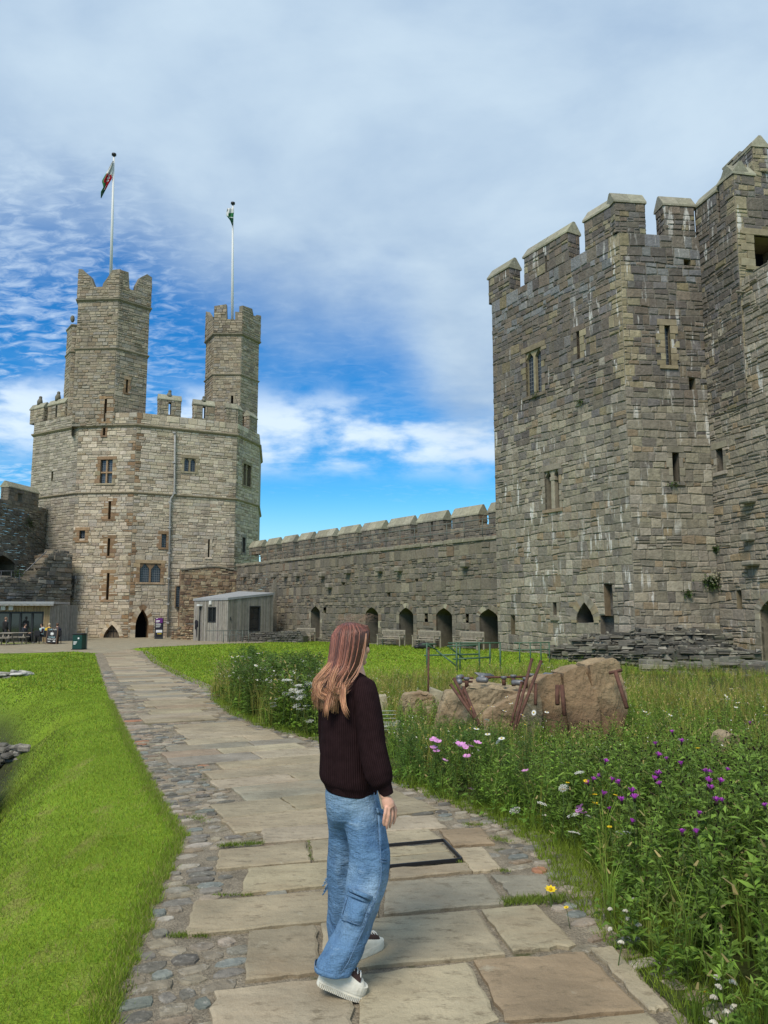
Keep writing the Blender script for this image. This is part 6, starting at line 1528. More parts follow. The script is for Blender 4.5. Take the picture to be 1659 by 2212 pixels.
# shoes
def shoe(toe, heel, zt, zh, name_label=None, W_=.102, hide_top=False):
    """toe and heel: sole end points on the ground plan; zt, zh heights of the sole there"""
    f = np.array((toe[0]-heel[0], toe[1]-heel[1], zt-zh)); L = np.linalg.norm(f); f /= L; s = np.cross((0, 0, 1.0), f); s /= np.linalg.norm(s); u = np.cross(f, s)
    O = np.array((*heel, zh)); P = lambda x, y, z: O+f*x*L+s*y+u*z
    def wd(x): return W_/2*(.66+.34*sin(min(1, x/.72)*pi/2)**2)*sqrt(max(0.0, 1-max(0, (x-.74)/.27)**2))*sqrt(max(0, 1-max(0, (.12-x)/.125)**2))
    xs_ = [0.0, .02, .05, .1, .18, .28, .4, .5, .6, .7, .78, .86, .92, .96, .985, 1.0]
    def ring(z, k): return [P(x, wd(x)*k*1, z) for x in xs_]+[P(x, -wd(x)*k, z) for x in xs_[::-1]]
    mb = MB(); rs = [ring(0, .93), ring(.006, .98), ring(.016, 1.0), ring(.019, .965), ring(.024, .965), ring(.028, 1.0), ring(.046, .985), ring(.058, .94)]
    mb.loft(rs, (.6, .58, .5), 0, True, False)
    for k in range(26):
        x = .03+.95*k/26
        for sg in (-1, 1):
            c = P(x, sg*wd(x)*1.0, .009); a = f*L*.011; b = s*sg*.006; v = u*.009
            pts_ = [c-a-v, c+a-v, c+a+v, c-a+v]; mb.add([p-b for p in pts_]+[p+b for p in pts_], [(0, 3, 2, 1), (4, 5, 6, 7), (0, 1, 5, 4), (1, 2, 6, 5), (2, 3, 7, 6), (3, 0, 4, 7)])
    so = mb.build('shoe', [M_RUB], her)
    mb = MB(); rs = []
    for x in np.linspace(.015, .995, 18):
        w_ = max(wd(x)*.94, .002); h = float(np.interp(x, [0, .08, .3, .45, .6, .75, .88, 1.0], [.115, .13, .125, .115, .10, .085, .075, .045]))
        rs.append([P(x, w_*sin(a) if True else 0, .045+(h-.045)*(cos(a)**.7 if cos(a) > 0 else 0)) for a in np.linspace(-pi/2, pi/2, 13)])
    mb.loft(rs, (.6, .58, .5), 0, False, True, closed=False); mb.build('leather_upper', M_RUB, so)
    mb = MB(); rs = []
    for x in np.linspace(.34, .80, 9):
        w_ = wd(x)*.72; h = float(np.interp(x, [0, .08, .3, .45, .6, .75, .88, 1.0], [.115, .13, .13, .122, .108, .092, .075, .045]))
        rs.append([P(x, w_*sin(a), .045+(h+.007-.045)*(.45+.55*cos(a)**.7)) for a in np.linspace(-pi/2*.98, pi/2*.98, 11)])
    mb.loft(rs, (.06, .035, .03), 0, False, True, closed=False); mb.build('canvas_tongue', M_CANV, so)
    for x in (.50, .59, .68, .76):
        h = float(np.interp(x, [.3, .45, .6, .75], [.13, .122, .108, .092]))+.011; mb = MB()
        mb.tube([P(x+.03, -wd(x)*.6, h-.030), P(x+.01, -wd(x)*.3, h-.004), P(x, 0, h+.002), P(x-.01, wd(x)*.3, h-.004), P(x-.03, wd(x)*.6, h-.03)], .0035, 6); mb.build('lace', M_LACE, so)
    return so
tR = ground(784, 2168); hR = at(684, 2117, 3.60)
shoe(tR[:2]+np.array((.0, .03)), (hR[0], 3.60), .004, hR[2]-.012)
tL, hL = ground(822, 2058), ground(752, 2098)
shoe(tL[:2]+np.array((0, .03)), hL[:2]+np.array((.0, .03)), .004, .004)

# body : one continuous surface
mb = MB()
hc3 = at(760, 1394, 3.87); hf = np.array((.78, .62, .06)); hf /= np.linalg.norm(hf); hs_ = np.cross(hf, (0, 0, 1)); hs_ /= np.linalg.norm(hs_); hu = np.cross(hs_, hf)
HM = Matrix(((hs_[0], hf[0], hu[0], hc3[0]), (hs_[1], hf[1], hu[1], hc3[1]), (hs_[2], hf[2], hu[2], hc3[2]), (0, 0, 0, 1)))
mb.ball((0, -.006, .008), (.066, .082, .080), 20, 14, M=HM); mb.ball((0, .020, -.045), (.056, .062, .062), 16, 10, M=HM)
mb.ball((0, .060, -.088), (.024, .022, .018), 10, 8, M=HM); mb.ball((0, .090, -.022), (.012, .016, .020), 8, 6, M=HM); mb.ball((0, .085, -.004), (.009, .012, .022), 8, 6, M=HM)
for sg in (-1, 1):
    mb.ball((sg*.034, .060, -.028), (.024, .020, .020), 8, 6, M=HM); mb.ball((sg*.073, -.004, -.012), (.008, .018, .028), 8, 6, M=HM)
mb.ball((0, .079, -.058), (.022, .009, .006), 8, 5, M=HM); mb.ball((0, .078, -.067), (.019, .009, .006), 8, 5, M=HM)
nk = at(768, 1462, 3.86); mb.tube([hc3+np.array((-.008, 0, -.05)), nk, nk+np.array((-.01, 0, -.06))], [.052, .052, .07], 14)
for rows, k in ((torso, .82),):
    rr = [r for r in torso.rings(20, 22)]; mb.loft([[np.mean(r, 0)+(np.array(p)-np.mean(r, 0))*k for p in r] for r in rr[1:]], caps=True)
rr = hip.rings(20, 20); mb.loft([[np.mean(r, 0)+(np.array(p)-np.mean(r, 0))*.85 for p in r] for r in rr], caps=True)
def limb(cs): mb.tube([at(*c[:3]) for c in cs], [c[3] for c in cs], 12)
limb([(785, 1488, 3.77, .045), (800, 1580, 3.72, .04), (812, 1640, 3.70, .034), (828, 1700, 3.69, .026), (832, 1722, 3.685, .022)])
limb([(712, 1500, 3.96, .045), (709, 1580, 3.99, .04), (722, 1660, 4.0, .03), (742, 1712, 4.0, .022), (752, 1745, 3.98, .024)])
limb([(785, 1780, 3.79, .085), (797, 1880, 3.75, .06), (775, 1990, 3.68, .05), (728, 2080, 3.62, .034), (718, 2100, 3.62, .028)])
limb([(750, 1780, 3.94, .085), (745, 1900, 4.0, .058), (748, 2020, 4.05, .045), (755, 2075, 4.06, .036)])
# right hand: palm, four bent fingers and a thumb
def hand(wr, kn, Y, fingers, thumb):
    a, b = at(*wr, Y), at(*kn, Y); mb.tube([a, (a*2+b)/3, (a+b*2)/3, b], [.020, .026, .0295, .027], 12)
    for f in fingers: mb.tube([at(*p) for p in f], [.0086, .0083, .0078, .0070, .005], 8)
    mb.tube([at(*p) for p in thumb], [.012, .0105, .0092, .0066], 8)
hand((832, 1720), (842, 1745), 3.685, [[(834, 1743, 3.655), (832, 1757, 3.648), (829.5, 1769, 3.65), (828.5, 1778, 3.655), (829.5, 1784, 3.66)], [(840, 1746, 3.66), (839.5, 1761, 3.653), (837, 1774, 3.655), (835.5, 1784, 3.66), (836, 1791, 3.668)],
     [(846, 1746, 3.68), (847.5, 1760, 3.675), (845.5, 1772, 3.675), (842.5, 1782, 3.68), (841.5, 1789, 3.685)], [(851, 1744, 3.70), (854, 1755, 3.70), (853.5, 1766, 3.70), (851, 1775, 3.70), (849, 1781, 3.705)]],
     [(842, 1728, 3.72), (850, 1740, 3.74), (855, 1751, 3.75), (854, 1760, 3.755)])
body = mb.build('body', [M_SKIN], her)
rm = body.modifiers.new('one_skin', 'REMESH'); rm.mode = 'VOXEL'; rm.voxel_size = .0034; rm.use_smooth_shade = True
sm_ = body.modifiers.new('soft', 'SMOOTH'); sm_.iterations = 3; sm_.factor = .4
for sg in (-1, 1):
    e = MB(); e.ball((sg*.030, .074, -.004), .0115, 10, 7, (.5, .5, .5), M=HM); e.build('eye', mat('eye_dark', (.03, .02, .018), rough=.2), body)
    e = MB(); e.tube([tuple(HM @ Vector((sg*(.030+dx_), .0865-abs(dx_)*.35, .012-abs(dx_)*12*abs(dx_)))) for dx_ in (-.018, -.009, 0, .009, .018)], .0028, 5); e.build('eyebrow', mat('brow', (.10, .05, .035)), body)

# hair
LB = [(748, 1344), (730, 1352), (717, 1372), (711.5, 1410), (709, 1432), (704, 1450), (693, 1462), (683, 1478), (680, 1497), (683, 1518), (688, 1534)]
RB = [(758, 1344), (780, 1348), (796, 1362), (795, 1384), (790, 1408), (785, 1430), (777, 1448), (766, 1468), (757, 1492), (750, 1520), (746, 1544)]
depth = [0.02, -.065, -.098, -.112, -.118, -.125, -.150, -.165, -.172, -.176, -.176]
LBa, RBa = np.array(LB, float), np.array(RB, float)
def hpt(phi, t, out=0.0):
    i = t*(len(LB)-1); k = min(int(i), len(LB)-2); f = i-k
    l = LBa[k]*(1-f)+LBa[k+1]*f; r = RBa[k]*(1-f)+RBa[k+1]*f; p = l*(1-phi)+r*phi; d = depth[k]*(1-f)+depth[k+1]*f
    w_ = sin(pi*np.clip(phi*.94+.03, 0, 1))**.6; return at(p[0], p[1], 3.87+(d-out)*w_+.05*(1-w_)+.0)
hair_mb = MB()
def hcol(t, rng):
    a, b, c = np.array((.165, .058, .043)), np.array((.31, .128, .082)), np.array((.64, .345, .20)); t = np.clip(t+rng.normal(0, .06), 0, 1)
    x = a*(1-t/.55)+b*t/.55 if t < .55 else b*(1-(t-.55)/.45)+c*(t-.55)/.45; return tuple(x*rng.uniform(.75, 1.3))
rng = np.random.default_rng(77)
# solid under-layer that closes the head of hair
V = []; nph, ntt = 22, 26
for i in range(ntt): V.append([hpt(j/(nph-1), i/(ntt-1)*.97, -.012) for j in range(nph)])
front = [[np.array(hpt(j/(nph-1), i/(ntt-1)*.97, -.03-.05*sin(pi*j/(nph-1))))+np.array((.0, .012, 0)) for j in range(nph)][::-1] for i in range(ntt)]
hair_mb.loft([V[i]+front[i] for i in range(ntt)], [hcol(i/(ntt-1)*.9, rng) for i in range(ntt-1) for _ in range(2*nph)]+[(.2, .1, .07)]*2, 0, True, True)
def strand(phi, out, tmax, flip, w, tone):
    pts_ = []; ph = rng.uniform(0, 6); n = 13; dph = rng.normal(0, .018)
    for k in range(n):
        t = tmax*k/(n-1); q = np.clip(phi+dph*sin(t*3+ph)+.005*sin(t*8+ph), -.01, 1.01); p = np.array(hpt(q, t, out+.003*sin(t*6+phi*14)))
        e = max(0, t/tmax-.72)/.28
        p = p+np.array((flip[0]*e*e, -flip[1]*e*e, flip[2]*e**2.5)); pts_.append(p)
    rads = [w*(.55+.45*min(1, k/2))*(1-.75*(k/(n-1))**3) for k in range(n)]
    # flat ribbon of three sides
    rings = []
    for k, p in enumerate(pts_):
        t_ = pts_[min(k+1, n-1)]-pts_[max(k-1, 0)]; t_ = t_/(np.linalg.norm(t_)+1e-9); a = np.cross(t_, (0, -1, 0)); a = a/(np.linalg.norm(a)+1e-9); b = np.cross(t_, a)
        rings.append([p+a*rads[k], p-b*rads[k]*.6, p-a*rads[k], p+b*rads[k]*.6])
    cols = []
    for k in range(n-1): cols += [tuple(np.array(hcol(k/(n-1)*tmax, rng))*tone)]*4
    hair_mb.loft(rings, cols+[cols[0], cols[-1]], 0, True, True)
for i in range(2100):
    phi = rng.uniform(0, 1); lay = rng.random(); tmax = rng.uniform(.78, 1.0) if lay < .75 else rng.uniform(.62, .85)
    # ends turn outwards at the left, inwards at the right
    fl = (-.020*(1-phi)*rng.uniform(.2, 1.4)+.012*phi*rng.uniform(0, 1), .02*rng.uniform(-.3, 1), .012*rng.uniform(-.5, 1))
    coh = .85+.28*sin(phi*23)+.18*sin(phi*51+1)
    strand(phi, rng.uniform(-.004, .010), tmax, fl, rng.uniform(.0012, .0028), rng.choice([.55, .8, 1.0, 1.2, 1.7], p=[.2, .25, .3, .15, .1])*coh)
for i in range(40):      # big flicked locks across the lower back
    phi = rng.uniform(0, .8); strand(phi, rng.uniform(.006, .022), rng.uniform(.58, .88), (-.022*(1-phi)*rng.uniform(.3, 1.2)+.05*phi*rng.uniform(.2, 1), .03, .03*rng.uniform(.3, 1.3)), rng.uniform(.0014, .003), rng.uniform(1.0, 1.6))
# the curls that loop outwards at the left and back across the shoulders
for base, N in (([(712, 1436), (700, 1452), (686, 1466), (679, 1478), (684, 1489), (702, 1497), (726, 1497), (746, 1486), (756, 1472)], 60), ([(704, 1448), (690, 1468), (682, 1486), (688, 1500), (708, 1509), (734, 1506), (751, 1492)], 55), ([(726, 1444), (716, 1466), (712, 1484), (722, 1497), (742, 1494), (757, 1478)], 35), ([(720, 1480), (712, 1505), (706, 1525), (704, 1545)], 50), ([(742, 1480), (740, 1508), (742, 1530), (751, 1546)], 50)):
    for _ in range(N):
        jx, jy, js = rng.normal(0, 2.5), rng.normal(0, 3.5), rng.uniform(.75, 1.12); c = np.mean(base, axis=0); m_ = int(rng.integers(len(base)-2, len(base)+1)) if len(base) > 4 else len(base)
        pts_ = [at(c[0]+(x-c[0])*js+jx, c[1]+(y-c[1])*js+jy, 3.69-.012*sin(k*.8)-rng.uniform(0, .006)) for k, (x, y) in enumerate(base[:m_])]
        fine = []
        for a, b in zip(pts_[:-1], pts_[1:]): fine += [a, (a+b)/2]
        fine.append(pts_[-1]); fine = [fine[0]]+[(fine[k-1]+fine[k]*2+fine[k+1])/4 for k in range(1, len(fine)-1)]+[fine[-1]]
        n = len(fine); r0 = rng.uniform(.0009, .0022); hair_mb.tube(fine, [r0*(.5+.5*min(1, k/3))*(1-.7*(k/(n-1))**3) for k in range(n)], 4, tuple(np.array(hcol(rng.uniform(.55, 1.0), rng))*rng.uniform(.7, 1.3)))
# fringe swept over the right of the forehead and the pale strands that frame the face
for i in range(160):
    a = rng.uniform(0, 1); y_end = rng.uniform(1368, 1384); pts_ = [at(752+6*a, 1350, 3.84+.05*a), at(770+10*a, 1349+3*(1-a), 3.86+.05*a), at(786+8*a, 1352+4*(1-a), 3.90+.05*a), at(793+5*a, 1361, 3.92+.04*a), at(795+3*a+rng.normal(0, 1), y_end, 3.93+.03*a)]
    hair_mb.tube(pts_, [.0016, .0026, .0028, .0024, .0008], 4, tuple(np.array(hcol(rng.uniform(.15, .6), rng))))
for i in range(12):
    o_ = rng.uniform(-3, 3); hair_mb.tube([at(791+o_*.4, 1368, 3.80), at(789+o_*.6, 1388, 3.795), at(785+o_, 1412, 3.79), at(779+o_, 1436, 3.785), at(768+o_*2, 1458, 3.75), at(756+o_*2, 1474, 3.71)], [.0008, .0014, .0016, .0015, .0013, .0006], 4, tuple(np.array((.42, .21, .13))*rng.uniform(.7, 1.15)))
for i in range(70):      # loose flyaway hairs
    p0 = np.array((rng.uniform(725, 790), 1349.)); hh = rng.uniform(6, 26); hair_mb.tube([at(p0[0], p0[1]+3, 3.86), at(p0[0]+rng.normal(3, 5), p0[1]-hh*.6, 3.87), at(p0[0]+rng.normal(10, 10), p0[1]-hh, 3.88), at(p0[0]+rng.normal(22, 14), p0[1]-hh*.7, 3.88)], [.0004]*4, 3, (.3, .2, .14))
hair_mb.build('hair', M_HAIR, her)
# ================================================================ flags
M_WHITE = mat('white_paint', (.62, .62, .60), rough=.4)
M_FLAGC = mat('flag_cloth', attr=True, rough=.8, trans=.3)
def flagpole(px0, py0, px1, py1, Y, label):
    a, b = at(px0, py0+25, Y), at(px1, py1, Y); o = empty('flagpole', tuple(a), label, 'flagpole', 'flagpoles on the turrets')
    mb = MB(); mb.tube([a, (a+b)/2, b], [.15, .12, .085], 10); mb.build('pole', [M_WHITE], o)
    mb = MB(); mb.tube([b, b+np.array((0, 0, .15)), b+np.array((0, 0, .2)), b+np.array((0, 0, .38)), b+np.array((0, 0, .42))], [.07, .07, .22, .22, .05], 10); mb.build('finial', [M_BLK], o); return b
flagpole(239, 585, 246, 340, 70.0, 'tall white flagpole on the higher left turret'); flagpole(501.5, 690, 503, 445, 75.0, 'white flagpole on the slender right turret')
def cloth(name, left, right, Y, colf, label, n=22, m=12):
    l, r = np.array(left, float), np.array(right, float); mb = MB(); V = []; cols = []
    tl = np.linspace(0, len(l)-1, n); 
    for i in range(n):
        k = i/(n-1); a = np.array([np.interp(k*(len(l)-1), range(len(l)), l[:, q]) for q in (0, 1)]); b = np.array([np.interp(k*(len(r)-1), range(len(r)), r[:, q]) for q in (0, 1)])
        for j in range(m): p = a+(b-a)*j/(m-1); V.append(at(p[0], p[1], Y+.25*sin(j*1.1+i*.25)*(1-j/(m-1))-.2*(1-j/(m-1))))
    F = [(i*m+j, (i+1)*m+j, (i+1)*m+j+1, i*m+j+1) for i in range(n-1) for j in range(m-1)]
    mb.add(V, F, [colf((i+.5)/(n-1), (j+.5)/(m-1)) for i in range(n-1) for j in range(m-1)], 0, True)
    o = mb.build(name, [M_FLAGC]); sl = o.modifiers.new('cloth', 'SOLIDIFY'); sl.thickness = .012; return props(o, label, 'flag')
WHT, GRN, RED, DG = (.72, .72, .70), (.03, .20, .07), (.50, .015, .03), (.012, .09, .045)
def f1(v, u):
    if v < .27+.1*(u-.5)+.02*sin(u*20): return WHT
    if v < .50: return GRN if u < .22 else (RED if u < .5+.06*sin(v*50) else (WHT if u < .66+.05*sin(v*60) else RED))
    if v < .68: return GRN if u < .34 else (RED if not (.42 < u < .58 and v > .6) else WHT)
    if v < .74: return GRN if u < .4 else (WHT if u < .6 else RED)
    return GRN if u < .3 else (WHT if u < .48 and v < .92 else DG)
cloth('flag', [(244, 347), (231, 371), (219.7, 391), (223.4, 404), (218, 413.5), (217.8, 428)], [(245.6, 347), (243.5, 370), (242, 386), (236, 395), (227, 412.4), (219, 428)], 69.8, f1, 'red, white and green flag hanging from the taller left flagpole')
def f2(v, u):
    if v < .26: return WHT
    if v < .42: return WHT if u < .3 else GRN
    return WHT if .46 < v < .54 and u > .3 else (GRN if v < .46 else DG)
cloth('flag', [(491, 450), (489, 460), (489, 466), (494, 472), (498, 478), (501.5, 487)], [(505, 449), (505.5, 458), (504.5, 466), (504, 474), (503.5, 481), (503, 487)], 74.8, f2, 'crumpled white and green flag wrapped round the right flagpole')

# ================================================================ timber hut
M_BOARD = mat('silvered_larch_boards', attr=True, vary=.22, vscale=3, bump=.4, bscale=30, rough=.85)
M_BOARD2 = mat('warm_timber_boards', attr=True, vary=.2, vscale=3, bump=.4, bscale=30, rough=.8)
M_ZINC = mat('grey_metal_roof', (.30, .31, .32), rough=.45, vary=.1)
M_DARKGL = mat('dark_window_glass', (.015, .018, .02), rough=.06, spec=.8)
M_FRAME = mat('dark_frame', (.025, .028, .03), rough=.5)
KL, KC, KR = np.array(P2(419, 58)), np.array(P2(492, 55)), np.array(P2(590, 58.5)); KB = KL+KR-KC
hut = empty('timber_hut', (*((KL+KR)/2), -.5), 'flat roofed hut of vertical grey boards against the curtain wall', 'hut')
zl, zc_, zr_ = at(419, 1298, 58)[2], at(492, 1296, 55)[2], at(590, 1285, 58.5)[2]
def boards(mb, P, Q, zb, ztf, pitch, cols, rng, holes=(), d=.02):
    W = Wall(P, Q); n = int(W.L/pitch)
    for i in range(n):
        a, b = W.L*i/n, W.L*(i+1)/n; m_ = (a+b)/2; segs = [(zb, ztf(m_/W.L))]
        for (h0, h1, g0, g1) in holes:
            if h0 < m_ < h1: segs = [s for s0, s1 in segs for s in ((s0, g0), (g1, s1)) if s[1]-s[0] > .02]
        for s0, s1 in segs: wbox(mb, W, a, b-.012, s0, s1, -.04, d if i % 2 else d*.2, shade(pick(cols, rng), rng, .12), 0, 0)
    return W
GREYB = [((.25, .235, .205), 4), ((.21, .195, .17), 3), ((.29, .27, .235), 3)]
rng = np.random.default_rng(91); mb = MB()
w1 = Wall(KL, KC); w2 = Wall(KC, KR)
h1 = w1.box(450, 467, 1311, 1345); h2 = w2.box(538, 562, 1309, 1364)
boards(mb, KL, KC, -1.0, lambda t: zl+(zc_-zl)*t, .13, GREYB, rng, [h1]); boards(mb, KC, KR, -1.0, lambda t: zc_+(zr_-zc_)*t, .13, GREYB, rng, [h2])
boards(mb, KR, KB, -1.0, lambda t: zr_, .3, GREYB, rng); boards(mb, KB, KL, -1.0, lambda t: zr_+(zl-zr_)*t, .3, GREYB, rng); mb.build('wall', [M_BOARD], hut)
cen = (KL+KR)/2; ov = lambda p: cen+(p-cen)*1.03
mb = MB(); q = [(*ov(KL), zl), (*ov(KC), zc_), (*ov(KR), zr_), (*ov(KB), zr_+.2)]; mb.prism(q, (0, 0, .16), (.3, .31, .32)); mb.build('roof', [M_ZINC], hut)
def glazing(W, h, parent, name, mull=(), fw=.09, d=.0, glass=M_DARKGL):
    mb = MB(); a, b, z0, z1 = h
    for (u0, u1, y0, y1) in [(a, a+fw, z0, z1), (b-fw, b, z0, z1), (a+fw, b-fw, z0, z0+fw), (a+fw, b-fw, z1-fw, z1)]+[(a+(b-a)*m_-fw/2, a+(b-a)*m_+fw/2, z0+fw, z1-fw) for m_ in mull]: wbox(mb, W, u0, u1, y0, y1, d-.08, d+.03, (.03, .03, .03))
    o = mb.build(name, [M_FRAME], parent); pane(W, a+fw*.5, b-fw*.5, z0+fw*.5, z1-fw*.5, d-.06, o, glass); return o
glazing(w1, h1, hut, 'window', (.55,)); glazing(w2, h2, hut, 'glass_door')
mb = MB(); u, z = w1.uz(456, 1302); wbox(mb, w1, u-.12, u+.12, z-.14, z+.14, 0, .12, (.6, .6, .58)); u, z = w1.uz(435, 1306); wbox(mb, w1, u-.18, u+.18, z-.12, z+.02, 0, .3, (.45, .43, .4)); mb.build('wall_lamp', [M_WHITE], hut)
mb = MB(); u, z = w1.uz(434, 1305); mb.tube([w1.pt(u, z, .08), w1.pt(u, -.6, .08)], .045, 7); mb.build('downpipe', [M_FRAME], hut)
mb = MB(); u, z = w2.uz(497, 1336); wbox(mb, w2, u-.03, u+.03, z-.12, z+.12, .02, .09, (.05, .05, .05)); mb.build('door_handle', [M_FRAME], hut)
# ramp rail in front of the hut
Pa, Pb = P2(484, 53.2), P2(538, 54.0); W = Wall(Pa, Pb); z0 = at(510, 1381, 53.5)[2]; z1 = at(510, 1362, 53.5)[2]
rr_ = empty('handrail', (*W.pt(W.L/2, 0)[:2], z0), 'short grey handrail on the ramp in front of the timber hut', 'handrail')
mb = MB(); mb.tube([W.pt(-1.2, z1, 0), W.pt(W.L, z1, 0)], .028, 6); mb.tube([W.pt(.9, z1-.05, 0), W.pt(W.L-.3, z0+.25, 0)], .025, 6); mb.tube([W.pt(0, (z0+z1)/2, 0), W.pt(W.L, (z0+z1)/2, 0)], .02, 6); mb.build('rail', [M_RAIL], rr_)
for u in np.linspace(0, W.L, 5): mb = MB(); mb.tube([W.pt(u, -.7, 0), W.pt(u, z1, 0)], .03, 6); mb.build('post', [M_RAIL], rr_)
# low rubble walls before the tower and hut
def low_wall(px0, Y0, px1, Y1, tops, label, pal, seed, thick=.6):
    W = Wall(P2(px0, Y0), P2(px1, Y1)); us = [W.uz(x, 1360)[0] for x, y in tops]; zs = [W.uz(x, y)[1] for x, y in tops]
    o = empty('low_stone_wall', (*W.pt(W.L/2, 0)[:2], -.6), label, 'wall'); top = lambda u: float(np.interp(u, us, zs))+.06*n1(u*4, seed)
    mb = MB(); masonry(mb, W, -1.0, max(zs)+.1, pal, h=(.1, .2), w=(.2, .45), prot=(.01, .1), seed=seed, top=top, mortar=(.08, .075, .06)); mb.prism([W.pt(0, -1, -.02), W.pt(W.L, -1, -.02)]+[W.pt(u, z-.08, -.02) for u, z in list(zip(us, zs))[::-1]], -W.N*thick, (.13, .12, .1))
    mb.build('wall_face', [M_STONE], o)
low_wall(488, 56.5, 655, 53.5, [(488, 1386), (515, 1380), (538, 1367), (560, 1365), (620, 1362), (648, 1361), (655, 1372)], 'low dark drystone wall between the hut and the lawn', [((.10, .095, .085), 4), ((.075, .07, .065), 3), ((.14, .13, .11), 2)], 71)
low_wall(372, 61, 486, 59, [(372, 1362), (390, 1350), (405, 1344), (425, 1352), (445, 1362), (486, 1366)], 'low broken rubble wall left of the timber hut', PAL_RED+[((.13, .11, .085), 4)], 72)

# ================================================================ cafe
Ca, Cb = P2(-60, 54.5), P2(108, 55.5); W = Wall(Ca, Cb)
cafe = empty('cafe_building', (*W.pt(W.L*.6, 0)[:2], -.5), 'low timber cafe front with dark sliding glass under a thin flat roof', 'cafe')
za, zb = W.uz(60, 1400)[1], W.uz(60, 1306.5)[1]; gl = (W.uz(-50, 1350)[0], W.uz(94.5, 1350)[0], W.uz(50, 1390)[1], W.uz(50, 1321)[1])
mb = MB(); WARM = [((.33, .24, .13), 4), ((.28, .20, .11), 3), ((.37, .28, .17), 2)]
boards(mb, Ca, Cb, za, lambda t: zb, .10, WARM, rng, [gl], d=.035)
side_ = Wall(Cb, (Cb[0]+.4, Cb[1]+4)); boards(mb, Cb, (Cb[0]+.4, Cb[1]+4), za, lambda t: zb, .12, GREYB, rng); mb.build('wall', [M_BOARD2], cafe)
mb = MB(); wbox(mb, W, 0, W.uz(121, 1303)[0], zb+.05, zb+.22, -5, .7, (.12, .13, .14)); mb.build('roof', [M_ZINC], cafe)
mb = MB(); n = 70; L = W.uz(121, 1303)[0]
for i in range(n): wbox(mb, W, L*i/n, L*(i+.55)/n, zb-.06, zb+.05, .60, .68, (.5, .48, .42))
mb.build('corrugated_eaves', [M_WHITE], cafe)
glazing(W, gl, cafe, 'sliding_doors', ((W.uz(21, 1350)[0]-gl[0])/(gl[1]-gl[0]), (W.uz(43.5, 1350)[0]-gl[0])/(gl[1]-gl[0]), (W.uz(69, 1350)[0]-gl[0])/(gl[1]-gl[0])), .14)
mb = MB(); 
for px in (8, 25): u, z = W.uz(px, 1312); wbox(mb, W, u-.15, u+.15, z-.2, z+.1, .02, .2, (.6, .58, .5))
mb.build('wall_lamp', [M_WHITE], cafe)
def gp(px, Y): p = at(px, 1325, Y); return np.array((p[0], p[1], gz(p[0], p[1])+.012))
# furniture
M_BLKP = mat('black_plastic', (.02, .02, .022), rough=.5); M_GREYW = mat('grey_deck_wood', (.24, .215, .175), vary=.25, vscale=5, bump=.3)
def make_table():
    t = empty('cafe_table', (0, 0, 0), 'x', 'table', 'cafe tables'); mb = MB(); mb.tube([(0, 0, .71), (0, 0, .74)], .36, 16); mb.build('table_top', M_BLKP, t, True)
    mb = MB(); mb.tube([(0, 0, .02), (0, 0, .71)], .035, 8); mb.build('stem', M_STEEL, t, True); mb = MB(); mb.tube([(0, 0, 0), (0, 0, .03)], .22, 14); mb.build('base', M_STEEL, t, True); return t
def make_chair():
    t = empty('cafe_chair', (0, 0, 0), 'x', 'chair', 'cafe chairs'); mb = MB(); mb.box((-.22, -.22, .43), (.22, .22, .46), bev=.01); mb.build('seat', M_BLKP, t, True)
    mb = MB(); mb.box((-.22, .19, .52), (.22, .23, .86), bev=.012); mb.build('backrest', M_BLKP, t, True)
    for x, y in ((-.2, -.2), (.2, -.2), (-.2, .2), (.2, .2)): mb = MB(); mb.tube([(x*1.1, y*1.1, 0), (x, y, .44 if y < 0 else .55)], .014, 6); mb.build('leg', M_BLKP, t, True)
    return t
tb = make_table(); tb.location = gp(78, 52.2); tb['label'] = 'round black cafe table between the two men in caps'
t2 = copy_tree(tb, loc=gp(116, 52.0), label='round black cafe table behind the chalkboard sign')
ch = make_chair(); ch.location = gp(88, 50.6); ch.rotation_euler = (0, 0, pi-.3); ch['label'] = 'black cafe chair with its back to the lawn left of the chalkboard'
copy_tree(ch, loc=gp(53, 52.6), rz=-pi/2, label='black cafe chair under the man in a dark cap'); copy_tree(ch, loc=gp(95, 52.8), rz=pi/2+.4, label='black cafe chair under the man in a pale blue top'); copy_tree(ch, loc=gp(107.5, 51.0), rz=pi-.2, label='black cafe chair under the person in yellow'); copy_tree(ch, loc=gp(127, 51.2), rz=pi+.5, label='black cafe chair under the person in navy')
def make_pbench():
    t = empty('picnic_table', (0, 0, 0), 'x', 'picnic table', 'picnic tables by the cafe')
    mb = MB()
    for k in range(4): mb.box((-.8, -.34+k*.17, .70), (.8, -.19+k*.17, .74), bev=.008)
    mb.build('table_top', M_GREYW, t, True)
    for y in (-.68, .68): mb = MB(); mb.box((-.8, y-.13, .42), (.8, y+.13, .46), bev=.008); mb.build('seat', M_GREYW, t, True)
    for x in (-.6, .6): mb = MB(); mb.tube([(x, -.72, 0), (x, -.2, .7)], .04, 6); mb.tube([(x, .72, 0), (x, .2, .7)], .04, 6); mb.tube([(x, -.7, .4), (x, .7, .4)], .035, 6); mb.build('trestle', M_GREYW, t, True)
    return t
pt_ = make_pbench(); pt_.location = gp(34, 50.2); pt_.rotation_euler = (0, 0, .25); pt_['label'] = 'grey wooden picnic table in front of the cafe doors'
copy_tree(pt_, loc=gp(4, 48.6), rz=.1, label='grey wooden picnic table cut by the left edge of the photo')
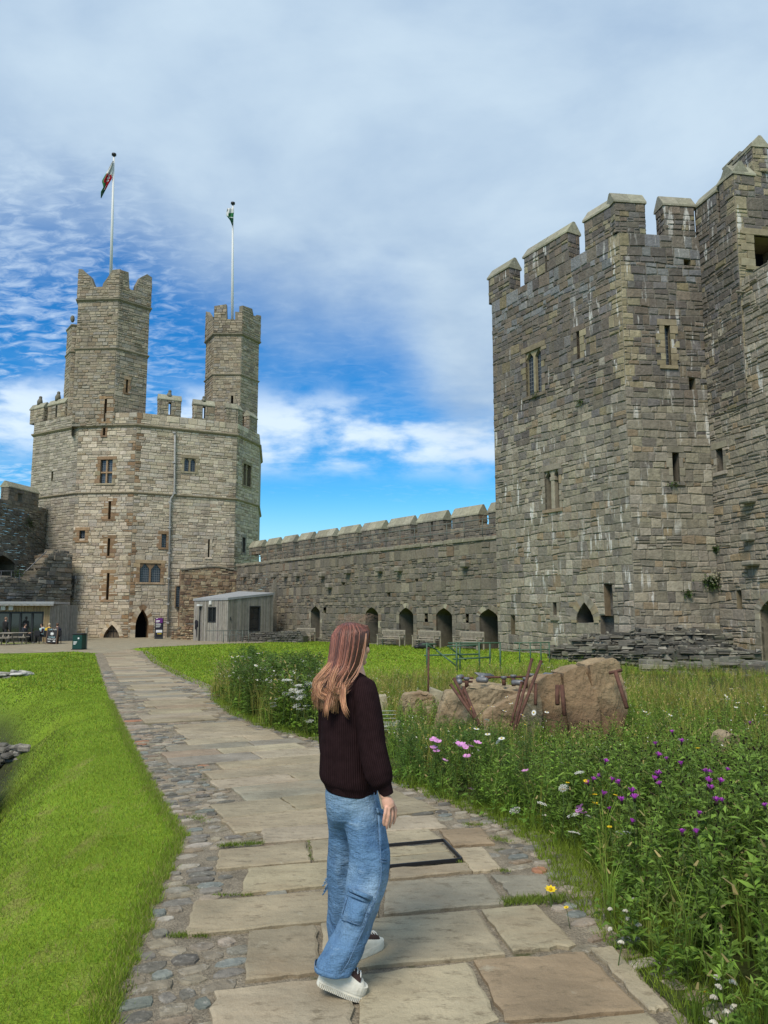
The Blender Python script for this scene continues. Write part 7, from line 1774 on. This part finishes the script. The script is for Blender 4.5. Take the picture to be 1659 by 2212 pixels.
# chalkboard
def text_mesh(s, size, M, name, material, parent, align='CENTER', ext=.003):
    cu = bpy.data.curves.new(name, 'FONT'); cu.body = s; cu.size = size; cu.align_x = align; cu.align_y = 'CENTER'; cu.extrude = ext
    tmp = bpy.data.objects.new('tmp', cu); COL.objects.link(tmp); bpy.context.view_layer.update()
    me = bpy.data.meshes.new_from_object(tmp.evaluated_get(bpy.context.evaluated_depsgraph_get())); bpy.data.objects.remove(tmp); me.materials.clear(); me.materials.append(material)
    o = bpy.data.objects.new(name, me); COL.objects.link(o); o.parent = parent; o.matrix_local = M; return o
M_CHALK = mat('black_chalkboard', (.018, .018, .02), rough=.7); M_LETT = mat('white_lettering', (.75, .75, .72), rough=.7); M_TEAL = mat('pale_blue_lettering', (.40, .62, .66), rough=.7)
M_BROWNF = mat('brown_board_frame', (.12, .07, .04), rough=.6)
bd = empty('chalkboard_sign', tuple(gp(116, 50.2)), 'black folding chalkboard lettered in white standing outside the cafe', 'sign', rz=.10)
tiltM = Matrix.Rotation(R(-12), 4, 'X')
mb = MB(); mb.box((-.30, -.012, .08), (.30, .012, 1.02), M=Matrix.Translation((0, -.22, 0)) @ tiltM); mb.build('board', M_CHALK, bd, True)
mb = MB(); F_ = Matrix.Translation((0, -.22, 0)) @ tiltM
for a, b in (((-.34, -.02, 0), (-.30, .02, 1.06)), ((.30, -.02, 0), (.34, .02, 1.06)), ((-.30, -.02, 1.02), (.30, .02, 1.06))): mb.box(a, b, M=F_)
B_ = Matrix.Translation((-.02, .3, 0)) @ Matrix.Rotation(R(14), 4, 'X')
mb.box((-.34, -.02, 0), (.34, .0, 1.06), (.3, .3, .3), M=B_); mb.build('frame', M_BROWNF, bd, True)
def bt(s, z, size, m, x=0.0): text_mesh(s, size, F_ @ Matrix.Translation((x, -.0125, z)) @ Matrix.Rotation(pi/2, 4, 'X'), 'lettering', m, bd)
bt('Caffi', .95, .12, M_TEAL, -.13); bt('Cafe', .95, .12, M_LETT, .14); bt('Croeso', .46, .13, M_TEAL); bt('Welcome', .33, .13, M_LETT)
mb = MB()
mb.tube([(0, -.016, .83), (0, -.016, .85)], .018, 8); mb.box((-.09, -.02, .66), (.07, -.014, .75), bev=.003); mb.box((.07, -.02, .69), (.11, -.014, .72)); mb.box((-.11, -.02, .62), (.11, -.014, .645)); mb.box((-.07, -.02, .585), (.07, -.014, .61))
mb.box((-.22, -.02, .17), (-.06, -.014, .2)); mb.box((.1, -.02, .16), (.24, -.014, .22)); o = mb.build('cup_drawing', M_LETT, bd, True); o.matrix_local = F_
# litter bin and post
M_GRNP = mat('dark_green_plastic', (.008, .045, .035), rough=.45)
bn = empty('litter_bin', tuple(gp(175, 41.5)), 'dark green square litter bin standing where the path meets the forecourt', 'bin', rz=-.1)
mb = MB(); mb.box((-.27, -.27, .03), (.27, .27, .78), bev=.02); mb.build('body', M_GRNP, bn, True); mb = MB(); mb.box((-.29, -.29, .78), (.29, .29, .86), bev=.02); mb.build('lid', M_BLKP, bn, True); mb = MB(); mb.box((-.3, -.3, 0), (.3, .3, .03)); mb.build('base', M_BLKP, bn, True)
mb = MB(); mb.box((.03, -.275, .56), (.11, -.271, .64)); 
for k, l in enumerate((.20, .17, .12)): mb.box((-.2, -.275, .40-k*.06), (-.2+l, -.271, .43-k*.06))
mb.build('bin_lettering', M_LETT, bn, True)
p = gp(189, 41.7); mb = MB(); mb.box((p[0]-.05, p[1]-.05, p[2]), (p[0]+.05, p[1]+.05, p[2]+1.15), bev=.01); props(mb.build('wooden_post', M_GREYW), 'thin grey post standing right beside the green bin', 'post')
# purple information board by the doorway
M_PURP = mat('purple_panel', (.10, .012, .13), rough=.5); M_NAVY = mat('dark_panel', (.012, .01, .02), rough=.5); M_PAPER = mat('poster_paper', (.6, .6, .62), rough=.6); M_YEL = mat('yellow_print', (.6, .45, .03), rough=.6)
a, b = at(336.5, 1335, 62.5), at(350.5, 1374, 62.5); sg = empty('information_sign', (float((a[0]+b[0])/2), 62.5, -.55), 'purple and black information board with a small poster beside the tower doorway', 'sign')
wd_, ht_ = b[0]-a[0], a[2]-b[2]
def pnl(y0, y1, m, nm, x0=0, x1=1, d=.0): mb = MB(); mb.box((a[0]+wd_*x0, 62.46-d, a[2]-ht_*y1), (a[0]+wd_*x1, 62.5-d, a[2]-ht_*y0)); return mb.build(nm, m, sg)
pnl(0, .27, M_PURP, 'purple_panel'); pnl(.272, .62, M_NAVY, 'dark_panel'); pnl(.66, .80, M_PAPER, 'poster', .12, .98); pnl(.802, .99, M_NAVY, 'poster_foot', .12, .98)
mb = MB()
for (x0, x1, y0, y1) in ((.08, .3, .02, .05), (.08, .62, .14, .19), (.08, .45, .215, .235), (.08, .7, .31, .325), (.08, .8, .35, .365), (.08, .75, .39, .405), (.08, .7, .45, .465), (.08, .6, .49, .505)): mb.box((a[0]+wd_*x0, 62.45, a[2]-ht_*y1), (a[0]+wd_*x1, 62.458, a[2]-ht_*y0))
mb.build('sign_lettering', M_LETT, sg)
mb = MB()
for k in range(3): mb.box((a[0]+wd_*(.35+.2*k), 62.45, a[2]-ht_*.90), (a[0]+wd_*(.47+.2*k), 62.458, a[2]-ht_*.84))
mb.build('poster_print', M_YEL, sg); mb = MB(); mb.box((a[0]-.05, 62.5, -.7), (b[0]+.05, 62.56, a[2])); mb.build('backing_board', M_FRAME, sg)

# ================================================================ people in the distance
M_CLO = mat('cloth', attr=True, rough=.9, vary=.15, vscale=15)
M_HAIRB = mat('hair', attr=True, rough=.6)
def small_person(loc, rz, label, pose, top, legs, hair, skin=(.5, .3, .22), cap=None, H=1.72, sleeves=None, bald=False):
    o = empty('person', tuple(loc), label, 'person', rz=rz); k = H/1.72
    M = Matrix.Scale(k, 4); sit = pose == 'sit'; hz = .50 if sit else .90
    hip_ = np.array((0, 0, hz)); ch_ = hip_+np.array((0, -.06 if sit else 0, .46)); nk_ = ch_+np.array((0, -.01, .10)); hd = nk_+np.array((0, -.03, .15))
    tf = lambda pts_: [np.array(p)*k for p in pts_]
    L = []
    for s in (-1, 1):
        if sit: L.append([hip_+(s*.09, 0, 0), hip_+(s*.13, -.42, .02), (s*.14, -.44, .08), (s*.14, -.58, .04)])
        else: L.append([hip_+(s*.09, 0, .02), (s*.10, -.02, .48), (s*.10, .02+.05*s, .07), (s*.11, -.13+.05*s, .04)])
    A_ = []
    for s in (-1, 1):
        if sit: A_.append([ch_+(s*.18, 0, .02), ch_+(s*.24, -.08, -.24), ch_+(s*.10, -.34, -.28)])
        else: A_.append([ch_+(s*.19, 0, .02), ch_+(s*.24, .02, -.28), ch_+(s*.2, -.14, -.50)])
    mb = MB(); mb.tube(tf([hip_, hip_+(0, 0, .2), ch_, nk_, hd-(0, 0, .08)]), [.13*k, .12*k, .14*k, .06*k, .05*k], 12); mb.ball(hd*k, (.075*k, .095*k, .115*k), 12, 9); mb.ball((hd+(0, -.095, -.01))*k, (.014, .02, .022), 6, 5)
    for l in L: mb.tube(tf(l), [.085*k, .06*k, .045*k, .035*k], 9)
    for a in A_:
        mb.tube(tf(a), [.05*k, .042*k, .03*k], 8); e = np.array(a[-1]); d_ = np.array((0, -.05, -.07)) if not sit else np.array((0, -.09, .0))
        mb.ball((e+d_*.4)*k, (.035, .04, .04), 8, 6)
        for f in range(4): mb.tube(tf([e+d_*.5+(.014*(f-1.5), 0, 0), e+d_*1.1+(.016*(f-1.5), 0, 0), e+d_*1.5+(.016*(f-1.5), .004, -.004)]), [.009, .0085, .006], 5)
        mb.tube(tf([e+d_*.2+(.03, 0, 0), e+d_*.8+(.045, -.01, 0)]), [.011, .008], 5)
    b = mb.build('body', mat('person_skin', skin, rough=.6), o, True); rm = b.modifiers.new('one_skin', 'REMESH'); rm.mode = 'VOXEL'; rm.voxel_size = .014; rm.use_smooth_shade = True
    mb = MB(); mb.tube(tf([hip_-(0, 0, .06), hip_+(0, 0, .05), hip_+(0, 0, .22), ch_-(0, 0, .05), ch_+(0, 0, .06), nk_-(0, 0, .02)]), [.165*k, .175*k, .165*k, .19*k, .17*k, .08*k], 14, top)
    for a in A_: mb.tube(tf([a[0], a[1], np.array(a[1])*.2+np.array(a[2])*.8]), [.075*k, .062*k, .048*k], 9, sleeves or top)
    mb.build('jacket', M_CLO, o, True); mb = MB(); mb.tube(tf([hip_-(0, 0, .08), hip_+(0, 0, .02)]), [.15*k, .16*k], 12, legs)
    for l in L: mb.tube(tf(l[:3]), [.105*k, .085*k, .07*k], 10, legs)
    mb.build('trousers', M_CLO, o, True); mb = MB()
    for l in L: p = np.array(l[3]); mb.ball((p+(0, .03, .01))*k, (.05, .13, .05), 9, 6, (.04, .035, .03))
    mb.build('shoes', M_CLO, o, True)
    mb = MB(); mb.ball((hd+(0, .018, .025))*k, (.085*k, .098*k, .108*k), 12, 9, cap or hair); 
    if cap: mb.ball((hd+(0, -.12, .055))*k, (.07, .07, .012), 10, 5, cap)
    mb.build('cap' if cap else 'hair', M_HAIRB, o, True)
    if cap: mb = MB(); mb.ball((hd+(0, .035, -.02))*k, (.078*k, .08*k, .08*k), 10, 7, hair); mb.build('hair', M_HAIRB, o, True)
    return o
DK = (.018, .018, .022)
small_person(gp(13, 52.5), 2.4, 'person in dark clothes standing at the far left before the cafe doors', 'stand', (.016, .016, .018), DK, (.2, .12, .08))
small_person(gp(53, 52.6)+np.array((0, 0, -.02)), pi/2, 'seated man in a black cap and dark jacket at the cafe table', 'sit', (.02, .024, .032), DK, (.04, .03, .02), cap=(.01, .01, .012))
small_person(gp(95, 52.8)+np.array((0, 0, -.02)), -.9, 'seated man in a black cap and pale blue top with dark sleeves', 'sit', (.36, .48, .50), DK, (.05, .03, .02), cap=(.012, .01, .012), sleeves=(.035, .012, .022))
small_person(gp(107.5, 51.0), pi+.2, 'seated person in a yellow jacket with fair hair behind the chalkboard', 'sit', (.62, .42, .04), DK, (.45, .36, .24))
small_person(gp(126, 51.2), pi+.6, 'seated person in navy with brown hair right of the chalkboard', 'sit', (.018, .022, .045), DK, (.10, .05, .03))
small_person(gp(159, 61.5), -.5, 'person in a white top and dark skirt in the passage at the tower foot', 'stand', (.65, .62, .6), (.02, .02, .025), (.1, .06, .04))
small_person(gp(427, 57.8), pi*.6, 'white haired person in a dark coat standing beside the timber hut', 'stand', (.014, .014, .02), DK, (.75, .74, .72), H=1.8)

# ================================================================ benches on the lawn under the curtain wall
M_TEAK = mat('weathered_teak', (.29, .255, .20), vary=.25, vscale=8, bump=.3, bscale=30)
def make_bench(L=1.75):
    t = empty('park_bench', (0, 0, 0), 'x', 'bench', 'wooden benches under the curtain wall'); mb = MB()
    for k in range(5): mb.box((-L/2, -.27+k*.095, .41), (L/2, -.19+k*.095, .44), bev=.006)
    mb.build('seat', M_TEAK, t, True); mb = MB(); mb.box((-L/2, .20, .86), (L/2, .26, .95), bev=.012); mb.box((-L/2, .18, .50), (L/2, .22, .56), bev=.008)
    n = 17
    for k in range(n): x = -L/2+.08+(L-.16)*k/(n-1); mb.box((x-.022, .195, .55), (x+.022, .225, .87))
    mb.build('backrest', M_TEAK, t, True)
    for x in (-L/2, L/2):
        mb = MB(); mb.box((x-.035, -.30, 0), (x+.035, -.23, .64), bev=.008); mb.build('leg', M_TEAK, t, True); mb = MB(); mb.box((x-.035, .19, 0), (x+.035, .26, .95), bev=.008); mb.build('leg', M_TEAK, t, True)
        mb = MB(); mb.box((x-.045, -.34, .64), (x+.045, .20, .69), bev=.012); mb.build('armrest', M_TEAK, t, True)
    return t
def on_wall(px, off): u = CW.uz(px, 1390)[0]; p = CW.pt(u, 0, off); return (p[0], p[1], gz(p[0], p[1])+.005)
ang = math.atan2(CW.U[1], CW.U[0])
bnch = make_bench(); bnch.location = on_wall(868, .8); bnch.rotation_euler = (0, 0, ang+.25); bnch['label'] = 'slatted wooden bench standing alone before the third arched recess'
copy_tree(bnch, loc=on_wall(948, .9), rz=ang+.1, label='slatted wooden bench behind the green railing at its left end')
copy_tree(bnch, loc=on_wall(1040, .9), rz=ang+.05, label='slatted wooden bench nearest the grey tower, before the last recess')
copy_tree(bnch, loc=on_wall(677, .8), rz=ang+.3, label='slatted wooden bench before the leftmost arched recess')
# dark bag left on the grass between the benches
mb = MB(); p = on_wall(985, 2.2); mb.ball((p[0], p[1], p[2]+.16), (.45, .22, .2), 10, 7); mb.ball((p[0]-.45, p[1], p[2]+.1), (.2, .18, .12), 8, 6); mb.ball((p[0]+.1, p[1]-.12, p[2]+.27), (.12, .1, .1), 8, 6)
props(mb.build('bag', M_BLKP), 'dark bags lying on the lawn behind the green railing', 'bag')
# ================================================================ green railing round the excavation
M_GREEN = mat('green_painted_steel', (.055, .105, .065), rough=.5, vary=.15, vscale=10)
gr_ = empty('green_railing', (2.5, 25.0, -.2), 'green tubular steel railing standing in the long grass', 'railing')
Yr = 25.0
def rl(pts_, r=.026, nm='rail'): mb = MB(); mb.tube([at(x, y, Y) for x, y, Y in pts_], r, 7); mb.build(nm, [M_GREEN], gr_)
for x, Y in ((922, 25), (986, 24.4), (993, 25.6), (1035, 25), (1058, 26), (1080, 25.6)): a = at(x, 1390, Y); mb = MB(); mb.tube([(a[0], a[1], -.4), (a[0], a[1], a[2]+.02)], .03, 7); mb.build('post', [M_GREEN], gr_)
rl([(912, 1392, 25), (942, 1391, 25.3)]); rl([(966, 1396, 24.4), (1032, 1393, 24.4)]); rl([(968, 1389.5, 25.6), (1082, 1388.5, 25.6)]); rl([(916, 1416, 25), (1036, 1413, 25)]); rl([(980, 1424, 24.4), (1060, 1420, 24.8)]); rl([(943, 1405, 25), (984, 1437, 24.6)]); rl([(971, 1398, 24.4), (1006, 1426, 25)]); rl([(920, 1391, 25), (944, 1404, 25.2)])
g2 = empty('green_railing', (7, 29.5, -.2), 'second green railing in front of the foot of the grey tower', 'railing')
for x in (1122, 1145, 1168, 1186): a = at(x, 1388, 29.3); mb = MB(); mb.tube([(a[0], a[1], -.4), (a[0], a[1], a[2])], .026, 7); mb.build('post', [M_GREEN], g2)
for y in (1389, 1404): mb = MB(); mb.tube([at(1110, y, 29.3), at(1188, y-1, 29.3)], .024, 7); mb.build('rail', [M_GREEN], g2)

# ================================================================ broken masonry at the foot of the near tower
PAL_RUIN = [((.115, .105, .085), 4), ((.15, .138, .11), 4), ((.085, .08, .068), 3), ((.21, .195, .155), 1.5)]
ru = empty('ruined_masonry', (12, 29, -.2), 'dark lichen spotted ledge of broken masonry along the foot of the grey tower', 'ruin')
rng = np.random.default_rng(301); mb = MB()
def ledge(px0, Y0, px1, Y1, y0, y1, thick, seed, h=(.25, .4), w=(.4, 1.0)):
    W = Wall(P2(px0, Y0), P2(px1, Y1)); zt = W.uz((px0+px1)/2, y0)[1]; zb = W.uz((px0+px1)/2, y1)[1]-.4
    tp_ = lambda u: zt+.10*n1(u*2.2, seed)-.1
    masonry(mb, W, zb, zt+.05, PAL_RUIN, h=h, w=w, prot=(.01, .12), seed=seed, top=tp_, mortar=(.07, .065, .055)); n = 10
    for k in range(n): a, b = W.L*k/n, W.L*(k+1)/n; zz = tp_((a+b)/2); mb.prism([W.pt(a, zb, -.03), W.pt(b, zb, -.03), W.pt(b, zz, -.03), W.pt(a, zz, -.03)], -W.N*thick*rng.uniform(.8, 1.0), shade((.17, .16, .13), rng))
ledge(1375, 24.8, 1548, 24.0, 1424, 1470, .9, 1); ledge(1440, 23.4, 1585, 22.8, 1450, 1488, .8, 2); ledge(1535, 24.2, 1645, 23.0, 1419, 1478, .9, 3); ledge(1585, 22.6, 1655, 21.9, 1456, 1498, .8, 4, h=(.12, .2), w=(.2, .5))
mb.build('squared_blocks', [M_COPING], ru)
def chunk(mb, r, loc, rz, sz):
    """one broken stone: a skewed block with uneven corners"""
    a, b, c = r.uniform(*sz), r.uniform(*sz)*.8, r.uniform(.4, .75)*sz[1]*.55; M = Matrix.Translation(loc) @ Matrix.Rotation(rz, 4, 'Z') @ Matrix.Rotation(r.normal(0, .25), 4, 'X') @ Matrix.Rotation(r.normal(0, .2), 4, 'Y')
    vs = [M @ Vector((sx*a/2*r.uniform(.6, 1.05), sy*b/2*r.uniform(.6, 1.05), sz_*c/2*r.uniform(.55, 1.1))) for sz_ in (-1, 1) for sy in (-1, 1) for sx in (-1, 1)]
    mb.add(vs, [(0, 2, 3, 1), (4, 5, 7, 6), (0, 1, 5, 4), (2, 6, 7, 3), (0, 4, 6, 2), (1, 3, 7, 5)], shade(pick(PAL_RUIN+[((.25, .23, .19), 1)], r), r, .25))
def bank(name, parent, P, Q, z_in, z_out, run, N, seed, sz=(.12, .5), over=0.0):
    W = Wall(P, Q); r = np.random.default_rng(seed); mb = MB()
    for _ in range(N):
        u = r.uniform(-over, W.L+over); k = r.uniform(0, 1); z = z_in+(z_out-z_in)*k+r.normal(0, .06); chunk(mb, r, W.pt(u, z, k*run), r.uniform(0, 6.3), sz)
    us = np.linspace(-over, W.L+over, 16)
    for a, b in zip(us[:-1], us[1:]): mb.add([W.pt(a, z_out-.5, run), W.pt(b, z_out-.5, run), W.pt(b, z_in-.1, -.2), W.pt(a, z_in-.1, -.2)], [(0, 1, 2, 3)], (.07, .07, .045))
    mb.build(name, [M_COPING], parent)
def tier(px0, Y0, px1, Y1, tops, thick, seed, h=(.08, .2), w=(.2, .6)):
    """one ragged step of the ruined footing"""
    W = Wall(P2(px0, Y0), P2(px1, Y1)); us = [W.uz(x, y)[0] for x, y in tops]; zs = [W.uz(x, y)[1] for x, y in tops]
    tp_ = lambda u: float(np.interp(u, us, zs))+.09*n1(u*3.1, seed)+.05*n1(u*9.3, seed+2); mb = MB(); zb = min(zs)-1.0
    masonry(mb, W, zb, max(zs)+.2, PAL_RUIN+[((.25, .23, .19), 1.2)], h=h, w=w, prot=(.01, .16), gap=.025, seed=seed, top=tp_, mortar=(.05, .048, .04), wander=.06)
    n = int(W.L/.45)
    for k in range(n): a, b = W.L*k/n, W.L*(k+1)/n; zz = tp_((a+b)/2)-.03; mb.prism([W.pt(a, zb, -.03), W.pt(b, zb, -.03), W.pt(b, zz+rng.normal(0, .03), -.03), W.pt(a, zz+rng.normal(0, .03), -.03)], -W.N*thick*rng.uniform(.7, 1.0), shade(pick(PAL_RUIN, rng), rng, .2))
    for _ in range(int(W.L*5)): u = rng.uniform(0, W.L); chunk(mb, rng, W.pt(u, tp_(u)+.02, -rng.uniform(.1, thick*.8)), rng.uniform(0, 6.3), (.1, .38))
    mb.build('broken_footing', [M_COPING], ru)
tier(1180, 31.8, 1395, 29.6, [(1180, 1404), (1215, 1392), (1260, 1376), (1300, 1372), (1350, 1368), (1395, 1366)], 2.2, 61); tier(1360, 29.8, 1580, 30.2, [(1360, 1367), (1420, 1362), (1480, 1362), (1540, 1366), (1580, 1370)], 2.4, 62)
tier(1225, 30.0, 1420, 27.8, [(1225, 1412), (1270, 1394), (1330, 1390), (1420, 1386)], 1.8, 63); tier(1395, 28.0, 1600, 28.2, [(1395, 1386), (1450, 1384), (1500, 1392), (1560, 1388), (1600, 1396)], 2.0, 64)
tier(1290, 28.2, 1450, 26.0, [(1290, 1420), (1340, 1410), (1450, 1404)], 1.8, 65); tier(1430, 26.2, 1640, 26.0, [(1430, 1404), (1490, 1408), (1560, 1402), (1640, 1404)], 1.8, 66)
xs_, ys_ = rng.uniform(4.5, 13.0, 420), rng.uniform(22.3, 25.2, 420)
V, F, C_ = scatter([(('grass', 'green', 'leafy', 'green')[int(rng.integers(4))], x, y, rng.uniform(.35, .75), np.array((1.1, 1.05, .85))*rng.uniform(.7, 1.2)) for x, y in zip(xs_, ys_)])
props(fast_mesh('rough_grass', V, F, C_, M_LEAF), 'rough grass and weeds growing along the broken footing', None, kind='stuff')
# remains of walls at the left edge of the bank
M_LIME = mat('pale_weathered_limestone', attr=True, vary=.35, vscale=7, bump=.9, bscale=9, bdist=.05, hook=stone_hook(0.0, .4, .5))
def rubble_wall(name, pts_, hfun, wd, label, seed, N, sz=(.12, .4), pal=None):
    r = np.random.default_rng(seed); mb = MB(); pts_ = [np.array(p[:2]) for p in pts_]; seg = [np.linalg.norm(b-a) for a, b in zip(pts_[:-1], pts_[1:])]; tot = sum(seg)
    pal = pal or [((.34, .325, .28), 4), ((.26, .245, .21), 3), ((.17, .16, .135), 3), ((.42, .40, .36), 2)]
    for _ in range(N):
        s_ = r.uniform(0, tot); i = 0
        while s_ > seg[i]: s_ -= seg[i]; i += 1
        d = (pts_[i+1]-pts_[i])/seg[i]; p = pts_[i]+d*s_+np.array((-d[1], d[0]))*r.uniform(-wd/2, wd/2); z0, z1 = hfun(p); z = z0+(z1-z0)*r.uniform(0, 1)**.8
        a, b, c = r.uniform(*sz), r.uniform(*sz)*.7, r.uniform(.05, .13)
        M = Matrix.Translation((*p, z)) @ Matrix.Rotation(math.atan2(d[1], d[0])+r.normal(0, .2), 4, 'Z') @ Matrix.Rotation(r.normal(0, .1), 4, 'X') @ Matrix.Rotation(r.normal(0, .1), 4, 'Y'); mb.box((-a/2, -b/2, -c/2), (a/2, b/2, c/2), shade(pick(pal, r), r), 0, .025, M)
    return props(mb.build(name, [M_LIME]), label, 'ruin')
rubble_wall('ruined_wall', [at(-92, 1600, 10.6)[:2], at(-74, 1640, 9.4)[:2], at(-72, 1700, 8.2)[:2], at(-75, 1780, 7.0)[:2]], lambda p: (-1.3, -.22), .4, 'pale broken wall top along the ditch at the left edge of the photo', 11, 330)
rubble_wall('ruined_wall', [at(-60, 1550, 14.2)[:2], at(-10, 1556, 13.9)[:2], at(40, 1552, 13.8)[:2], at(85, 1546, 13.8)[:2]], lambda p: (-1.0, -.66), .25, 'low line of stones across the notch in the left bank', 12, 120, (.08, .28), [((.22, .20, .165), 3), ((.13, .12, .10), 3), ((.30, .28, .24), 1)])
rubble_wall('ruined_wall', [at(-25, 1450, 22.5)[:2], at(20, 1450, 22.6)[:2], at(58, 1448, 23.5)[:2]], lambda p: (-.75, -.12), .6, 'stub of layered grey wall low on the far left lawn', 13, 130, (.2, .6))
# ferns and ivy rooted in the wall joints
def wall_plant(W, px, py, N, r_, label, kind='broad', wh=False):
    u, z = W.uz(px, py); c = np.array(W.pt(u, z, .03)); g = np.random.default_rng(int(px)); t = T()
    for _ in range(N):
        p = c+W.U*g.normal(0, r_)+np.array((0, 0, g.normal(0, r_*.55)))+W.N*abs(g.normal(.05, r_*.35)); d = W.N*.6+W.U*g.normal(0, .6)+np.array((0, 0, g.normal(-.1, .6))); t.stem(c, p, .006, (.06, .08, .03)); t.q(leafq(p-d*.01, d, .13, .07, .4, rng=g), jit((.055, .10, .022), g, .4))
        if wh and g.random() < .35: t.dot(p+W.N*.1+np.array((0, 0, .1)), .03, (.65, .62, .45))
    V, F, C = t.arr(); props(fast_mesh('wall_plant', V, F, C, M_LEAF), label, 'plant')
wall_plant(WB, 1538, 1256, 220, .28, 'largest flowering plant growing out of the near tower wall above the ledge', wh=True); wall_plant(WB, 1484, 1281, 50, .12, 'small green plant on the near tower left of the flowering wall plant'); wall_plant(WR, 1548, 1186, 70, .16, 'small fern in the corner where the near tower meets the side wall')
wall_plant(WA, 1255, 867, 30, .12, 'tiny tuft high on the left face of the near tower'); wall_plant(RW, 38, 1238, 70, .35, 'green tuft on top of the ruined stair block'); wall_plant(LW, 62, 1130, 120, .5, 'ivy patch on the dark wall at the left edge'); wall_plant(WB, 1455, 1044, 25, .1, 'tuft below the lower arrow slit of the near tower'); wall_plant(WA, 1160, 853, 26, .12, 'tuft below the leaded window of the near tower')
# bushy plant at the back of the flower bed
b_ = ground(492, 1506); items = [('bush', b_[0]+.35+rng.normal(0, .12), b_[1]+.8+rng.normal(0, .18), 1.12, np.array((1.15, 1.3, 1.0))) for _ in range(26)]
V, F, C_ = scatter(items); props(fast_mesh('leafy_bush', V, F, C_, M_LEAF), 'upright dark green leafy bush at the left tip of the flower bed', 'bush')
g_ = ground(1400, 1605); rk([(1566, 1592), (1580, 1584), (1596, 1588), (1602, 1606), (1560, 1606)], 8.6, .3, 'boulder', 'small buff stone half buried in the meadow at the right', 15, rough=.03, cuts=2)

# stair rails on the dark wall at the left edge
sr = empty('handrail', (*LW.pt(LW.uz(60, 1150)[0], 0, .3)[:2], 5), 'thin sloping stair rail against the dark wall at the left edge', 'handrail')
def onL(px, py, d=.35): u, z = LW.uz(px, py); return LW.pt(u, z, d)
for a, b in (((-5, 1090), (112, 1193)), ((-5, 1104), (108, 1200))): mb = MB(); mb.tube([onL(*a), onL(*b)], .035, 6); mb.build('rail', [M_RAIL], sr)
s2 = empty('handrail', (*RW.pt(RW.uz(70, 1230)[0], 0, -.4)[:2], 4), 'pale sloping rail rising over the ruined stair block', 'handrail')
u0_, z0_ = RW.uz(33, 1254); u1_, z1_ = RW.uz(99, 1191); mb = MB(); mb.tube([RW.pt(u0_, z0_, .1), RW.pt(u1_, z1_, .1)], .04, 6); mb.build('rail', [M_STEEL], s2)
u0_, z0_ = RW.uz(-20, 1248); u1_, z1_ = RW.uz(44, 1247); mb = MB(); mb.tube([RW.pt(u0_, z0_+.5, .1), RW.pt(u1_, z1_+.5, .1)], .03, 6); mb.build('rail', [M_STEEL], s2)
for px in (0, 22, 40): u_, z_ = RW.uz(px, 1248); mb = MB(); mb.tube([RW.pt(u_, z_-.4, .1), RW.pt(u_, z_+.5, .1)], .028, 6); mb.build('post', [M_STEEL], s2)
